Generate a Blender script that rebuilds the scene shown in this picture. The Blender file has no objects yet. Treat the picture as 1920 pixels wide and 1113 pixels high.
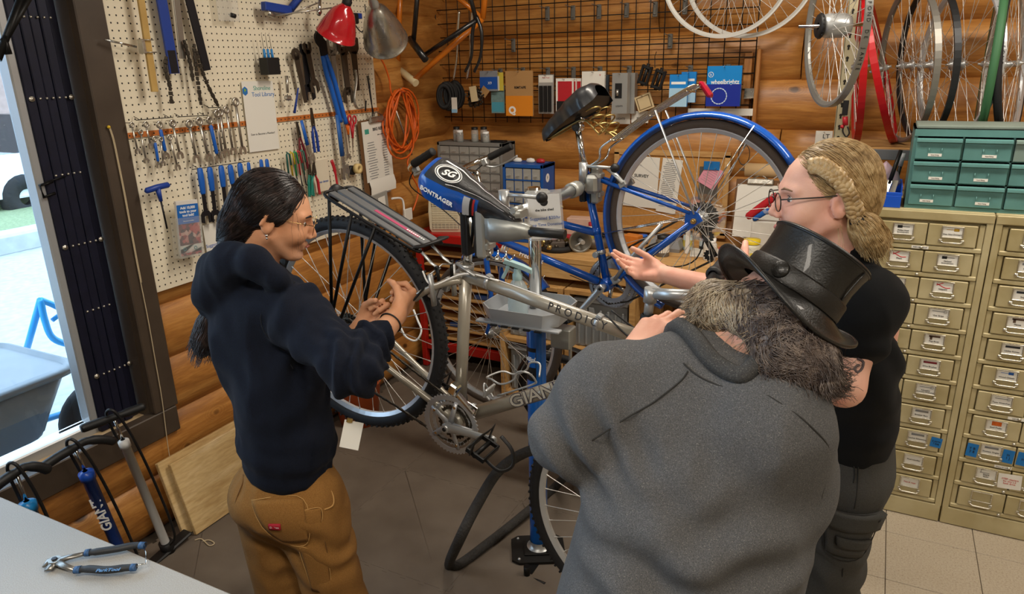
import bpy, bmesh, math, random
import numpy as np
from mathutils import Vector, Matrix
from math import sin, cos, pi, radians as rad
random.seed(7)
sc = bpy.context.scene
col = sc.collection
# ------------------------------------------------------------------ camera
CAM = np.array([2.4513, -3.9332, 1.8045]); FPX = 1336.66
PITCH, ROLL, YAW = 0.3159, -0.0247, 0.4772
_f = np.array([-sin(YAW)*cos(PITCH), cos(YAW)*cos(PITCH), -sin(PITCH)])
_r0 = np.array([cos(YAW), sin(YAW), 0.0]); _u0 = np.cross(_r0, _f)
_r = _r0*cos(ROLL)+_u0*sin(ROLL); _u = -_r0*sin(ROLL)+_u0*cos(ROLL)
cam = bpy.data.cameras.new('camera'); camo = bpy.data.objects.new('camera', cam); col.objects.link(camo)
cam.sensor_width = 36; cam.lens = FPX/1920*36; cam.clip_start = .02; cam.clip_end = 200
camo.matrix_world = Matrix([[_r[0], _u[0], -_f[0], CAM[0]], [_r[1], _u[1], -_f[1], CAM[1]], [_r[2], _u[2], -_f[2], CAM[2]], [0, 0, 0, 1]])
sc.camera = camo
# survey helpers: where a sight line meets a real plane of the room
def ray(x, y): return _f+(x-960)/FPX*_r-(y-556.5)/FPX*_u
def onx(x, y, X): d = ray(x, y); return CAM+d*((X-CAM[0])/d[0])
def ony(x, y, Y): d = ray(x, y); return CAM+d*((Y-CAM[1])/d[1])
def onz(x, y, Z): d = ray(x, y); return CAM+d*((Z-CAM[2])/d[2])
def dep(x, y, D): return CAM+D*ray(x, y)
# ------------------------------------------------------------------ world and lights
w = bpy.data.worlds.new('sky'); sc.world = w; w.use_nodes = True
bg = w.node_tree.nodes['Background']; bg.inputs[0].default_value = (.60, .80, 1, 1); bg.inputs[1].default_value = 4.8
sc.view_settings.view_transform = 'Standard'; sc.view_settings.look = 'None'
sc.view_settings.exposure = 0.18; sc.view_settings.gamma = 1; sc.view_settings.use_curve_mapping = False
def area(name, loc, rot, size, power, color, portal=False):
    l = bpy.data.lights.new(name, 'AREA'); l.shape = 'RECTANGLE'; l.size, l.size_y = size; l.energy = power; l.color = color
    o = bpy.data.objects.new(name, l); o.location = loc; o.rotation_euler = rot; col.objects.link(o)
    if portal: l.cycles.is_portal = True
    return o
CEIL = 2.85
LIGHTS = [(1.7, -1.5), (3.6, -1.5), (1.7, -4.0), (3.6, -4.0)]
for lx, ly in LIGHTS:
    area('ceiling_lamp_offscreen', (lx, ly, CEIL-.075), (0, 0, 0), (1.16, .26), 26, (1, .91, .79))
# ------------------------------------------------------------------ geometry helpers
def mat4(loc=(0, 0, 0), rot=(0, 0, 0), sc_=(1, 1, 1)):
    M = Matrix.Translation(Vector(loc))
    for ax, a in zip('XYZ', rot):
        pass
    R = Matrix.Rotation(rot[2], 4, 'Z') @ Matrix.Rotation(rot[1], 4, 'Y') @ Matrix.Rotation(rot[0], 4, 'X')
    return M @ R @ Matrix.Diagonal((*sc_, 1))
def basis(o, x, y, z):
    M = Matrix.Identity(4)
    for i, a in enumerate((x, y, z, o)):
        for k in range(3): M[k][i] = a[k]
    return M
def aim(a, b, up=(0, 0, 1)):
    """frame at a whose z axis points to b"""
    a = Vector(a); z = (Vector(b)-a); z.normalize(); x = Vector(up).cross(z)
    if x.length < 1e-4: x = Vector((1, 0, 0)).cross(z)
    if x.length < 1e-4: x = Vector((0, 1, 0)).cross(z)
    x.normalize(); y = z.cross(x)
    return basis(a, x, y, z)
class MB:
    def __init__(s): s.v = []; s.f = []; s.s = []
    def add(s, vs, fs, smooth=False, M=None):
        o = len(s.v)
        s.v += [tuple(M @ Vector(p)) for p in vs] if M is not None else [tuple(p) for p in vs]
        s.f += [tuple(i+o for i in f) for f in fs]; s.s += [smooth]*len(fs)
        return s
    def box(s, c, d, M=None, b=0.0, rot=None):
        x, y, z = d[0]/2, d[1]/2, d[2]/2
        if rot is not None: 
            T = mat4(c, rot); M = T if M is None else M @ T; c = (0, 0, 0)
        b = min(b, x*.9, y*.9, z*.9)
        if b <= 0:
            vs = [(c[0]+i*x, c[1]+j*y, c[2]+k*z) for i in (-1, 1) for j in (-1, 1) for k in (-1, 1)]
            return s.add(vs, [(0, 1, 3, 2), (4, 6, 7, 5), (0, 4, 5, 1), (2, 3, 7, 6), (0, 2, 6, 4), (1, 5, 7, 3)], False, M)
        vs = []; idx = {}
        for i in (-1, 1):
            for j in (-1, 1):
                for k in (-1, 1):
                    for a in range(3):
                        p = [i*(x-b), j*(y-b), k*(z-b)]; p[a] = (i*x, j*y, k*z)[a]
                        idx[(i, j, k, a)] = len(vs); vs.append((c[0]+p[0], c[1]+p[1], c[2]+p[2]))
        fs = []
        for a in range(3):
            o = [q for q in range(3) if q != a]
            for sg in (-1, 1):
                loop = []
                for (p, q) in ((-1, -1), (1, -1), (1, 1), (-1, 1)):
                    k = [0, 0, 0]; k[a] = sg; k[o[0]] = p; k[o[1]] = q; loop.append(idx[(*k, a)])
                flip = (sg < 0) ^ (a == 1)
                fs.append(tuple(loop[::-1] if flip else loop))
        for a in range(3):
            o = [q for q in range(3) if q != a]
            for p in (-1, 1):
                for q in (-1, 1):
                    k0 = [0, 0, 0]; k0[a] = -1; k0[o[0]] = p; k0[o[1]] = q; k1 = k0[:]; k1[a] = 1
                    fs.append((idx[(*k0, o[0])], idx[(*k1, o[0])], idx[(*k1, o[1])], idx[(*k0, o[1])]))
        for i in (-1, 1):
            for j in (-1, 1):
                for k in (-1, 1): fs.append(tuple(idx[(i, j, k, a)] for a in range(3)))
        return s.add(vs, fs, False, M)
    def tube(s, pts, r, n=8, closed=False, caps=True, M=None, flat=None, smooth=True, up=None):
        P = [Vector(p) for p in pts]; m = len(P)
        rs = r if isinstance(r, (list, tuple)) else [r]*m
        T = []
        for i in range(m):
            a = P[i-1] if (i > 0 or closed) else P[i]; b = P[(i+1) % m] if (i < m-1 or closed) else P[i]
            t = b-a
            if t.length < 1e-9: t = Vector((0, 0, 1))
            T.append(t.normalized())
        u = Vector(up) if up else (Vector((0, 0, 1)) if abs(T[0].z) < .9 else Vector((1, 0, 0)))
        u = (u-T[0]*u.dot(T[0])).normalized(); vs = []; fs = []
        for i in range(m):
            u = (u-T[i]*u.dot(T[i])); u = u.normalized() if u.length > 1e-6 else Vector((1, 0, 0)); v = T[i].cross(u)
            for k in range(n):
                a = 2*pi*k/n; f1, f2 = (1, 1) if flat is None else flat
                vs.append(P[i]+u*(rs[i]*f1*cos(a))+v*(rs[i]*f2*sin(a)))
        for i in range(m-1 if not closed else m):
            j = (i+1) % m
            for k in range(n):
                l = (k+1) % n; fs.append((i*n+k, i*n+l, j*n+l, j*n+k))
        s.add(vs, fs, smooth, M)
        if caps and not closed:
            o = len(s.v)-m*n; s.f += [tuple(o+k for k in range(n))[::-1], tuple(o+(m-1)*n+k for k in range(n))]; s.s += [False, False]
        return s
    def cyl(s, a, b, r, n=16, r2=None, M=None, smooth=True, caps=True):
        return s.tube([a, b], [r, r if r2 is None else r2], n, False, caps, M, None, smooth)
    def lathe(s, prof, n=24, M=None, smooth=True, close=False, arc=None):
        vs = []; fs = []; m = len(prof); full = arc is None; nn = n if full else n+1
        for k in range(nn):
            a = 2*pi*k/n if full else arc[0]+(arc[1]-arc[0])*k/n
            for (r, z) in prof: vs.append((r*cos(a), r*sin(a), z))
        for k in range(n):
            l = (k+1) % nn
            for i in range(m if close else m-1):
                j = (i+1) % m; fs.append((k*m+i, l*m+i, l*m+j, k*m+j))
        return s.add(vs, fs, smooth, M)
    def prism(s, poly, z0, z1, M=None, smooth=False):
        n = len(poly); vs = [(x, y, z0) for x, y in poly]+[(x, y, z1) for x, y in poly]
        fs = [tuple(range(n))[::-1], tuple(range(n, 2*n))]+[(i, (i+1) % n, n+(i+1) % n, n+i) for i in range(n)]
        return s.add(vs, fs, smooth, M)
    def ball(s, c, r, n=12, m=8, M=None):
        r = r if isinstance(r, (tuple, list)) else (r, r, r); vs = [(c[0], c[1], c[2]+r[2])]; fs = []
        for i in range(1, m):
            t = pi*i/m
            for k in range(n): vs.append((c[0]+r[0]*sin(t)*cos(2*pi*k/n), c[1]+r[1]*sin(t)*sin(2*pi*k/n), c[2]+r[2]*cos(t)))
        vs.append((c[0], c[1], c[2]-r[2])); L = len(vs)-1
        for k in range(n):
            l = (k+1) % n; fs.append((0, 1+k, 1+l)); fs.append((L, L-n+l, L-n+k))
            for i in range(m-2): fs.append((1+i*n+k, 1+(i+1)*n+k, 1+(i+1)*n+l, 1+i*n+l))
        return s.add(vs, fs, True, M)
    def loft(s, rings, closed=True, caps=True, smooth=True, M=None):
        n = len(rings[0]); vs = [p for r in rings for p in r]; fs = []
        for i in range(len(rings)-1):
            for k in range(n if closed else n-1):
                l = (k+1) % n; fs.append((i*n+k, i*n+l, (i+1)*n+l, (i+1)*n+k))
        s.add(vs, fs, smooth, M)
        if caps and closed:
            o = len(s.v)-len(vs); s.f += [tuple(o+k for k in range(n))[::-1], tuple(o+(len(rings)-1)*n+k for k in range(n))]; s.s += [False, False]
        return s
    def torus(s, R, r, n=32, m=8, M=None, flat=None):
        return s.tube([(R*cos(2*pi*k/n), R*sin(2*pi*k/n), 0) for k in range(n)], r, m, True, False, M, flat, True, (0, 0, 1))
    def mesh(s, name):
        me = bpy.data.meshes.new(name); me.from_pydata(s.v, [], s.f); me.polygons.foreach_set('use_smooth', s.s); me.validate(); me.update(); return me
    def build(s, name, m, parent=None, M=None):
        return obj(name, s.mesh(name), m, parent, M)
def obj(name, me, m, parent=None, M=None):
    if m is not None:
        me.materials.clear(); me.materials.append(m)
    o = bpy.data.objects.new(name, me); col.objects.link(o)
    if parent is not None: o.parent = parent
    if M is not None: o.matrix_local = M
    return o
def thing(name, label, cat, M=None, group=None):
    o = bpy.data.objects.new(name, None); col.objects.link(o); o.empty_display_size = .05
    if M is not None: o.matrix_local = M if isinstance(M, Matrix) else Matrix.Translation(Vector(M))
    return tag(o, label, cat, group)
def tag(o, label, cat, group=None):
    o['label'] = label; o['category'] = cat
    if group: o['group'] = group
    return o
def struct(o): o['kind'] = 'structure'; return o
def kid(o, label): o['label'] = label; return o
def copy_tree(o, parent=None):
    c = o.copy(); col.objects.link(c)
    if parent is not None: c.parent = parent
    for ch in list(o.children): copy_tree(ch, c)
    return c
_tcache = {}
def text(s, size, m, parent, M, name='lettering', ext=.0003, align='CENTER', bold=0.0, shear=0.0, sx=1.0):
    """flat printed lettering in the xy plane of M"""
    c = bpy.data.curves.new('t', 'FONT'); c.body = s; c.size = size; c.extrude = ext; c.align_x = align; c.align_y = 'CENTER'
    c.offset = bold; c.shear = shear; c.resolution_u = 3
    t = bpy.data.objects.new('t', c); col.objects.link(t)
    me = bpy.data.meshes.new_from_object(t); bpy.data.objects.remove(t); bpy.data.curves.remove(c)
    if sx != 1:
        for v in me.vertices: v.co.x *= sx
    me.name = name
    return obj(name, me, m, parent, M)
def lerp(a, b, t): return a+(b-a)*t
def bez(p, n=12):
    """Catmull-Rom through points"""
    P = [Vector(q) for q in p]; out = []
    for i in range(len(P)-1):
        a = P[max(i-1, 0)]; b = P[i]; c = P[i+1]; d = P[min(i+2, len(P)-1)]
        for k in range(n):
            t = k/n; out.append(.5*((2*b)+(c-a)*t+(2*a-5*b+4*c-d)*t*t+(3*b-a-3*c+d)*t**3))
    out.append(P[-1]); return out
# ------------------------------------------------------------------ materials
_mats = {}
def srgb(c):
    if isinstance(c, str):
        c = tuple(int(c[i:i+2], 16)/255 for i in (0, 2, 4))
    return tuple((x/12.92 if x <= .04045 else ((x+.055)/1.055)**2.4) for x in c)
def mat(name, c, rough=.5, metal=0.0, var=0.0, vs=8.0, bump=0.0, bs=60.0, spec=.5, trans=0.0, ior=1.45, coat=0.0, c2=None, stretch=None, emit=0.0, sheen=0.0, alpha=1.0, aniso=None, rvar=0.0, sss=0.0):
    if name in _mats: return _mats[name]
    m = bpy.data.materials.new(name); m.use_nodes = True; nt = m.node_tree; N = nt.nodes; L = nt.links
    b = N['Principled BSDF']; rgb = srgb(c)
    def I(k, v): b.inputs[k].default_value = v
    I('Base Color', (*rgb, 1)); I('Roughness', rough); I('Metallic', metal); I('Specular IOR Level', spec)
    I('Transmission Weight', trans); I('IOR', ior); I('Coat Weight', coat); I('Sheen Weight', sheen); I('Alpha', alpha)
    if sss: I('Subsurface Weight', sss); I('Subsurface Radius', (.01, .004, .002)); I('Subsurface Scale', 1.0)
    if emit: I('Emission Color', (*rgb, 1)); I('Emission Strength', emit)
    tc = None
    if var or bump or rvar:
        tc = N.new('ShaderNodeTexCoord'); src = tc.outputs['Object']
        if stretch:
            mp = N.new('ShaderNodeMapping'); mp.inputs['Scale'].default_value = stretch; L.new(src, mp.inputs[0]); src = mp.outputs[0]
    if var or rvar:
        nz = N.new('ShaderNodeTexNoise'); nz.inputs['Scale'].default_value = vs; nz.inputs['Detail'].default_value = 5; L.new(src, nz.inputs['Vector'])
        rp = N.new('ShaderNodeValToRGB'); rp.color_ramp.elements[0].position = .3; rp.color_ramp.elements[1].position = .7
        d = srgb(c2) if c2 else tuple(x*(1-var) for x in rgb)
        if var:
            rp.color_ramp.elements[0].color = (*d, 1); rp.color_ramp.elements[1].color = (*rgb, 1)
            L.new(nz.outputs['Fac'], rp.inputs[0]); L.new(rp.outputs[0], b.inputs['Base Color'])
        if rvar:
            mr = N.new('ShaderNodeMapRange'); mr.inputs[3].default_value = max(0, rough-rvar); mr.inputs[4].default_value = min(1, rough+rvar)
            mr.inputs[1].default_value = .3; mr.inputs[2].default_value = .7
            L.new(nz.outputs['Fac'], mr.inputs[0]); L.new(mr.outputs[0], b.inputs['Roughness'])
    if bump:
        n2 = N.new('ShaderNodeTexNoise'); n2.inputs['Scale'].default_value = bs; n2.inputs['Detail'].default_value = 3; L.new(src, n2.inputs['Vector'])
        bp = N.new('ShaderNodeBump'); bp.inputs['Strength'].default_value = bump; bp.inputs['Distance'].default_value = .01
        L.new(n2.outputs['Fac'], bp.inputs['Height']); L.new(bp.outputs[0], b.inputs['Normal'])
    _mats[name] = m; return m
class NT:
    """small node-graph writer"""
    def __init__(s, name):
        s.m = bpy.data.materials.new(name); s.m.use_nodes = True; s.N = s.m.node_tree.nodes; s.L = s.m.node_tree.links; s.b = s.N['Principled BSDF']
    def n(s, t, **k):
        q = s.N.new('ShaderNode'+t)
        for a, v in k.items(): setattr(q, a, v)
        return q
    def l(s, a, b): s.L.new(a, b); return s
    def math(s, op, a, b=None):
        q = s.n('Math', operation=op)
        for i, v in enumerate((a, b)):
            if v is None: continue
            if isinstance(v, (int, float)): q.inputs[i].default_value = v
            else: s.l(v, q.inputs[i])
        return q.outputs[0]
    def mix(s, f, a, b):
        q = s.n('Mix', data_type='RGBA')
        for i, v in ((0, f), (6, a), (7, b)):
            if isinstance(v, (int, float)): q.inputs[i].default_value = v
            elif isinstance(v, tuple): q.inputs[i].default_value = (*v, 1)
            else: s.l(v, q.inputs[i])
        return q.outputs[2]
    def noise(s, vec, scale, detail=4, rough=.5, dist=0):
        q = s.n('TexNoise'); q.inputs['Scale'].default_value = scale; q.inputs['Detail'].default_value = detail; q.inputs['Roughness'].default_value = rough; q.inputs['Distortion'].default_value = dist
        s.l(vec, q.inputs['Vector']); return q.outputs['Fac']
    def ramp(s, f, *st):
        q = s.n('ValToRGB'); e = q.color_ramp.elements
        while len(e) < len(st): e.new(.5)
        for i, (p, c) in enumerate(st): e[i].position = p; e[i].color = (*c, 1) if len(c) == 3 else c
        s.l(f, q.inputs[0]); return q.outputs[0]
    def bump(s, h, st, d=.01):
        q = s.n('Bump'); q.inputs['Strength'].default_value = st; q.inputs['Distance'].default_value = d; s.l(h, q.inputs['Height']); s.l(q.outputs[0], s.b.inputs['Normal'])
def map_(g, vec, scale=(1, 1, 1), loc=(0, 0, 0)):
    q = g.n('Mapping'); q.inputs['Scale'].default_value = scale; q.inputs['Location'].default_value = loc; g.l(vec, q.inputs[0]); return q.outputs[0]
def wood_mat(name, c_hi, c_mid, c_lo, axis_scale, knots=True, rough=.42, knot_scale=2.2, coat=.0):
    """varnished timber: grain along local x, with knots"""
    g = NT(name); tc = g.n('TexCoord'); oi = g.n('ObjectInfo')
    sh = g.n('VectorMath', operation='SCALE'); cx = g.n('CombineXYZ')
    g.l(oi.outputs['Random'], cx.inputs[0]); g.l(oi.outputs['Random'], cx.inputs[1]); g.l(oi.outputs['Random'], cx.inputs[2]); g.l(cx.outputs[0], sh.inputs[0]); sh.inputs['Scale'].default_value = 37
    ad = g.n('VectorMath', operation='ADD'); g.l(tc.outputs['Object'], ad.inputs[0]); g.l(sh.outputs[0], ad.inputs[1]); v = ad.outputs[0]
    v1 = map_(g, v, axis_scale); big = g.noise(v1, 3.0, 4, .6, 1.2); fine = g.noise(map_(g, v, tuple(a*6 for a in axis_scale)), 5, 3)
    base = g.ramp(big, (.25, srgb(c_lo)), (.5, srgb(c_mid)), (.75, srgb(c_hi)))
    dk = g.ramp(fine, (.35, (.78, .72, .66)), (.6, (1, 1, 1)))
    mm = g.n('Mix', data_type='RGBA', blend_type='MULTIPLY'); mm.inputs[0].default_value = .7; g.l(base, mm.inputs[6]); g.l(dk, mm.inputs[7]); cur = mm.outputs[2]
    if knots:
        vo = g.n('TexVoronoi'); vo.inputs['Scale'].default_value = knot_scale; g.l(map_(g, v, (1.6, 2.6, 2.6)), vo.inputs['Vector'])
        ds = g.math('ADD', vo.outputs['Distance'], g.math('MULTIPLY', g.noise(v, 30, 2), .05))
        kn = g.ramp(ds, (.085, (1, 1, 1)), (.13, (0, 0, 0)))
        rg = g.math('MULTIPLY', g.ramp(g.math('FRACT', g.math('MULTIPLY', ds, 22)), (.0, (0, 0, 0)), (.5, (1, 1, 1)), (1, (0, 0, 0))), g.ramp(ds, (.12, (.5, .5, .5)), (.33, (0, 0, 0))))
        cur = g.mix(rg, cur, srgb(c_lo)); cur = g.mix(kn, cur, tuple(x*.33 for x in srgb(c_lo)))
    g.l(cur, g.b.inputs['Base Color']); g.b.inputs['Roughness'].default_value = rough; g.b.inputs['Coat Weight'].default_value = coat; g.b.inputs['Coat Roughness'].default_value = .3
    g.bump(g.math('ADD', fine, big), .12, .01)
    return g.m
# ================================================================== THE ROOM
M_log = wood_mat('log_wood', 'd49c54', 'b97e3c', '8b5726', (.5, 3.5, 3.5), True, .45, 2.2, .15)
M_log2 = wood_mat('log_wood_back', 'd49c54', 'b97e3c', '8b5726', (.5, 3.5, 3.5), True, .45, 2.0, .15)
M_dark = mat('wall_core', '7a5630', .9)
M_plaster = mat('ceiling_paint', 'd8d2c4', .9, var=.06)
g = NT('vinyl_tile'); tc = g.n('TexCoord'); v = tc.outputs['Object']
spk = g.noise(v, 160, 3, .7); bl = g.noise(v, 5, 3)
cc = g.ramp(spk, (.3, srgb('847767')), (.45, srgb('a99d8a')), (.7, srgb('b6ab98')))
g.l(g.mix(g.math('MULTIPLY', bl, .25), cc, srgb('8a7355')), g.b.inputs['Base Color']); g.b.inputs['Roughness'].default_value = .5
M_vinyl = g.m
# floor: slab plus vinyl tiles on the right, rubber mats on the left
floor = struct(MB().box((2.6, -3.1, -.08), (6.4, 7.4, .12)).build('floor', mat('subfloor', '554b40', .8)))
tile = MB().box((0, 0, -.0125), (.3028, .3028, .025), b=.0012).mesh('floor_tile')
for i in range(-1, 19):
    for j in range(0, 22):
        x, y = .06+i*.305, -.06-j*.305
        if x < 1.75: continue
        obj('floor_tile', tile, M_vinyl, floor, Matrix.Translation((x, y, 0)))
def jig(n, L, s):
    """one jigsaw edge from (0,0) to (L,0), teeth to side s"""
    out = []; p = L/n
    for k in range(n):
        x = k*p; out += [(x+p*.3, 0), (x+p*.22, s*.012), (x+p*.78, s*.012), (x+p*.7, 0)] if k % 2 == 0 else []
    return [(0, 0)]+out
M_mat = mat('rubber_mat', '72675b', .78, var=.3, vs=5, bump=.15, bs=900, c2='61564b')
S = .61
_e = jig(15, S, -1)
poly = _e+[(S-y_, x_) for x_, y_ in _e]+[(x_, S+y_) for x_, y_ in (_e[1:]+[(S, 0)])[::-1]]+[(-y_, x_) for x_, y_ in (_e[1:]+[(S, 0)])[::-1]]
# teeth poke out below/above and cut in at the sides so that neighbours lock
pmesh = MB().prism([(x_*.9985, y_*.9985) for x_, y_ in poly], 0, .012).mesh('floor_mat')
for i in range(3):
    for j in range(6):
        o = obj('floor_mat', pmesh, M_mat, None, Matrix.Translation((.03+i*S, -.35-(j+1)*S, .0)))
        tag(o, 'grey brown interlocking rubber floor mat with jigsaw edges under the repair stand', 'floor mat', 'interlocking rubber floor mats')
ceil = struct(MB().box((2.6, -3.1, CEIL+.05), (6.4, 7.4, .1)).build('ceiling', M_plaster))
def log_mesh(L, r, seed, n=28, m=30, fy=1, fz=1):
    rnd = random.Random(seed); ph = [rnd.uniform(0, 6) for _ in range(6)]; rings = []
    for i in range(m+1):
        x = L*i/m; ring = []
        for k in range(n):
            a = 2*pi*k/n; q = r*(1+.018*sin(x*2.1+ph[0]+2*a)+.012*sin(x*5.3+ph[1])+.008*sin(3*a+ph[2]+x*1.3))
            ring.append((x, q*cos(a)*fy, q*sin(a)*fz))
        rings.append(ring)
    return MB().loft(rings).mesh('log')
# left wall (logs run along y) with the wide window cut into it
wl = struct(MB().box((-.30, -1.0, CEIL/2), (.1, 2.6, CEIL)).box((-.30, -4.4, .2), (.1, 4.4, .4)).box((-.30, -6.0, CEIL/2), (.1, 1.4, CEIL)).box((-.30, -3.8, 2.77), (.1, 3.1, .16)).build('wall_left', M_dark))
for k in range(13):
    z = .109+.232*k
    if z > CEIL: break
    segs = [(-6.5, .35)] if z < .40 else [(-2.30, .35), (-6.5, -5.25)]
    for s_, (y0, y1) in enumerate(segs):
        obj('log', log_mesh(y1-y0, .134, 11*k+s_, fz=.62), M_log, wl, basis((-.097, y0, z), (0, 1, 0), (0, 0, 1), (1, 0, 0)))
wb = struct(MB().box((2.6, .33, CEIL/2), (6.4, .1, CEIL)).build('wall_back', M_dark))
cuts = {7: 2.05, 5: 1.98, 8: 1.32, 4: 2.9, 9: 2.6}
for k in range(12):
    z = .078+.2485*k
    xs = [-.34]+([cuts[k]] if k in cuts else [])+[5.7]
    for a, b_ in zip(xs[:-1], xs[1:]):
        obj('log', log_mesh(b_-a-.006, .143, 300+7*k+int(a*3), fy=.62), M_log2, wb, basis((a+.003, .107, z), (1, 0, 0), (0, 1, 0), (0, 0, 1)))
struct(MB().box((5.75, -3.1, CEIL/2), (.1, 7.4, CEIL)).build('wall_right', mat('wall_paint', 'cabfa8', .9, var=.05)))
struct(MB().box((2.6, -6.75, CEIL/2), (6.4, .1, CEIL)).build('wall_front', mat('wall_paint', 'cabfa8', .9)))
for lx, ly in LIGHTS:
    t = thing('ceiling_light', 'long fluorescent ceiling fixture with white housing', 'light', (lx, ly, CEIL), 'fluorescent ceiling fixtures')
    MB().box((0, 0, -.03), (1.25, .32, .06), b=.01).build('housing', mat('fixture_white', 'eeeeea', .5), t)
    MB().box((0, 0, -.063), (1.18, .28, .008), b=.002).build('diffuser', mat('lit_diffuser', 'fff1dc', .4, emit=2.0), t)
# ---- window with brown metal casing
M_brown = mat('brown_frame', '4d4136', .45, .0, var=.15, vs=6, c2='40352b')
M_brown_d = M_brown
M_alu = mat('aluminium_frame', 'b2b5b8', .35, .5)
win = struct(MB().box((-.02, -2.26, 1.66), (.05, .108, 2.30), b=.004).box((-.02, -3.73, .455), (.05, 3.03, .108), b=.004).box((-.02, -5.21, 1.6), (.05, .105, 2.4), b=.004).box((-.02, -3.73, 2.75), (.05, 3.03, .1), b=.004).build('window_1', M_brown))
MB().box((-.13, -2.309, 1.6), (.21, .02, 2.3)).box((-.13, -5.15, 1.6), (.21, .02, 2.3)).box((-.13, -3.74, 2.69), (.21, 2.84, .02)).build('jamb', M_brown_d, win)
MB().box((-.08, -3.74, .488), (.12, 2.84, .03), b=.003).build('sill_board', wood_mat('sill_wood', 'd9c4a2', 'c9b08a', 'a88c66', (3.5, .5, 3.5), False, .6), win)
MB().box((-.115, -3.74, .52), (.05, 2.84, .045), b=.005).box((-.115, -3.74, 2.65), (.05, 2.84, .06)).box((-.10, -2.508, 1.6), (.06, .03, 2.1), b=.005).box((-.115, -5.1, 1.6), (.05, .06, 2.1)).build('sash_frame', M_alu, win)
g = NT('window_glass'); tr = g.n('BsdfTransparent'); gl = g.n('BsdfGlossy'); gl.inputs['Roughness'].default_value = .02; fr = g.n('Fresnel'); fr.inputs[0].default_value = 1.4
ms = g.n('MixShader'); g.l(fr.outputs[0], ms.inputs[0]); g.l(tr.outputs[0], ms.inputs[1]); g.l(gl.outputs[0], ms.inputs[2]); g.l(ms.outputs[0], g.N['Material Output'].inputs[0]); tr.inputs[0].default_value = (.93, .97, 1, 1)
M_glass = g.m
MB().box((-.12, -3.74, 1.6), (.006, 2.8, 2.08)).build('pane', M_glass, win)
# folded security gate: narrow dark slats riveted together
M_navy = mat('navy_steel', '181a30', .5, .3, var=.3, vs=30)
M_rivet = mat('rivet_steel', 'c9c4b8', .3, .9)
gate = thing('security_gate', 'folded navy steel security gate with rivet rows beside the brown window casing', 'gate', (-.085, -2.326, .505))
for k in range(5):
    sl = MB().box((.003*(k % 2)-.008*(k == 0), -.0165-k*.0333, 1.06), (.03, .0318, 2.12), b=.003).build('slat', M_navy, gate)
for zz, yc in ((.03, -.055), (.223, -.045), (.475, -.055), (.722, -.055), (.971, -.06), (1.226, -.055), (1.481, -.05)):
    for k in range(5):
        MB().ball((.019, yc+.018-k*.0215, zz), (.005, .0045, .0045), 10, 6).build('rivet', M_rivet, gate)
for zz, yc in ((.223, -.045), (.722, -.055), (1.226, -.055)):
    for yy in (yc+.04, yc-.095):
        MB().lathe([(0, .004), (.004, .004), (.0045, .001), (.0085, .0025), (.0095, -.002)], 14, basis((.018, yy, zz), (0, 1, 0), (0, 0, 1), (1, 0, 0))).build('bolt', M_rivet, gate)
MB().tube([(.03, -.15, .955), (.03, -.195, .948), (.03, -.19, .908), (.03, -.15, .915)], .0055, 6).tube([(.025, -.10, .965), (.025, -.17, .955)], .003, 6).build('latch', mat('black_metal', '141414', .45, .4), gate)
MB().box((.01, -.10, 1.74), (.05, .11, .06), b=.004).build('hanger_bracket', M_alu, gate)
for (a, b_) in ((onx(42, -12, .05), onx(-4, 112, .05)), (onx(58, -12, .05), onx(8, 76, .05)), (onx(6, 72, .05), onx(16, 102, .05))):
    M_ = gate.matrix_basis.inverted()
    MB().cyl(M_ @ Vector(a), M_ @ Vector(b_), .011, 8).build('lattice_bar', mat('black_metal', '141414', .45, .4), gate)
# ---- outside
M_asph = mat('outdoor_concrete', 'acaeac', .9, var=.2, vs=14, bump=.2, bs=120)
o = struct(MB().box((-12, -2, -.25), (23.4, 40, .1)).build('ground_outside', M_asph))
o = struct(MB().box((-1.05, -2.5, -.14), (1.1, 6, .12)).build('pavement_outside', mat('pale_slab', 'c3c4c0', .9, var=.1)))
ko = MB().box((-6.8, 3.5, -.1), (.35, 14, .25), b=.03).build('kerb', mat('kerb_concrete', 'b9bcba', .9, var=.2)); struct(ko)
gr = struct(MB().box((-8.2, 3.5, -.12), (2.5, 14, .22)).build('lawn_strip', mat('grass', '8c9a72', .95, var=.4, vs=40, bump=.5, bs=200)))
pc = MB().box((-4.95, 1.55, 1.6), (.55, .55, 3.8), b=.02).build('porch_post', mat('post_sky_tint', 'bccad8', .7, var=.06)); tag(pc, 'pale square porch post with a skylight blue tint standing outside the window', 'post')  # weak blue of the sky light is mixed into the post base colour
hb = struct(MB().box((-16, 8, 2.5), (1, 40, 6)).build('wall_neighbour', mat('brick_far', 'a88f84', .9, var=.2)))
car = thing('car', 'white parked car seen through the window beyond the post', 'car', Matrix.Translation((-9.4, 3.4, -.2)))
MB().loft([[(x_, y_, z_) for x_, z_ in ((-.85, .35), (-.85, .8), (-.8, .95), (.8, .95), (.85, .8), (.85, .35))] for y_ in (-2.1, 2.1)], True, True, False).build('car_body', mat('car_paint', 'e8ecef', .2, coat=.8), car)
MB().loft([[(-.75, -1.3, .95), (-.6, -.8, 1.45), (.6, -.8, 1.45), (.75, -1.3, .95)], [(-.75, 1.5, .95), (-.6, 1.1, 1.45), (.6, 1.1, 1.45), (.75, 1.5, .95)]], True, True, False).build('cabin', mat('car_glass', '1c2226', .1), car)
for wx in (-.8, .8):
    for wy in (-1.35, 1.35):
        MB().lathe([(.12, -.09), (.3, -.1), (.33, -.06), (.33, .06), (.3, .1), (.12, .09)], 20, basis((wx, wy, .33), (0, 1, 0), (0, 0, 1), (1, 0, 0)), close=True).build('car_wheel', mat('tyre_rubber', '1d1d1e', .8), car)
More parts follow.
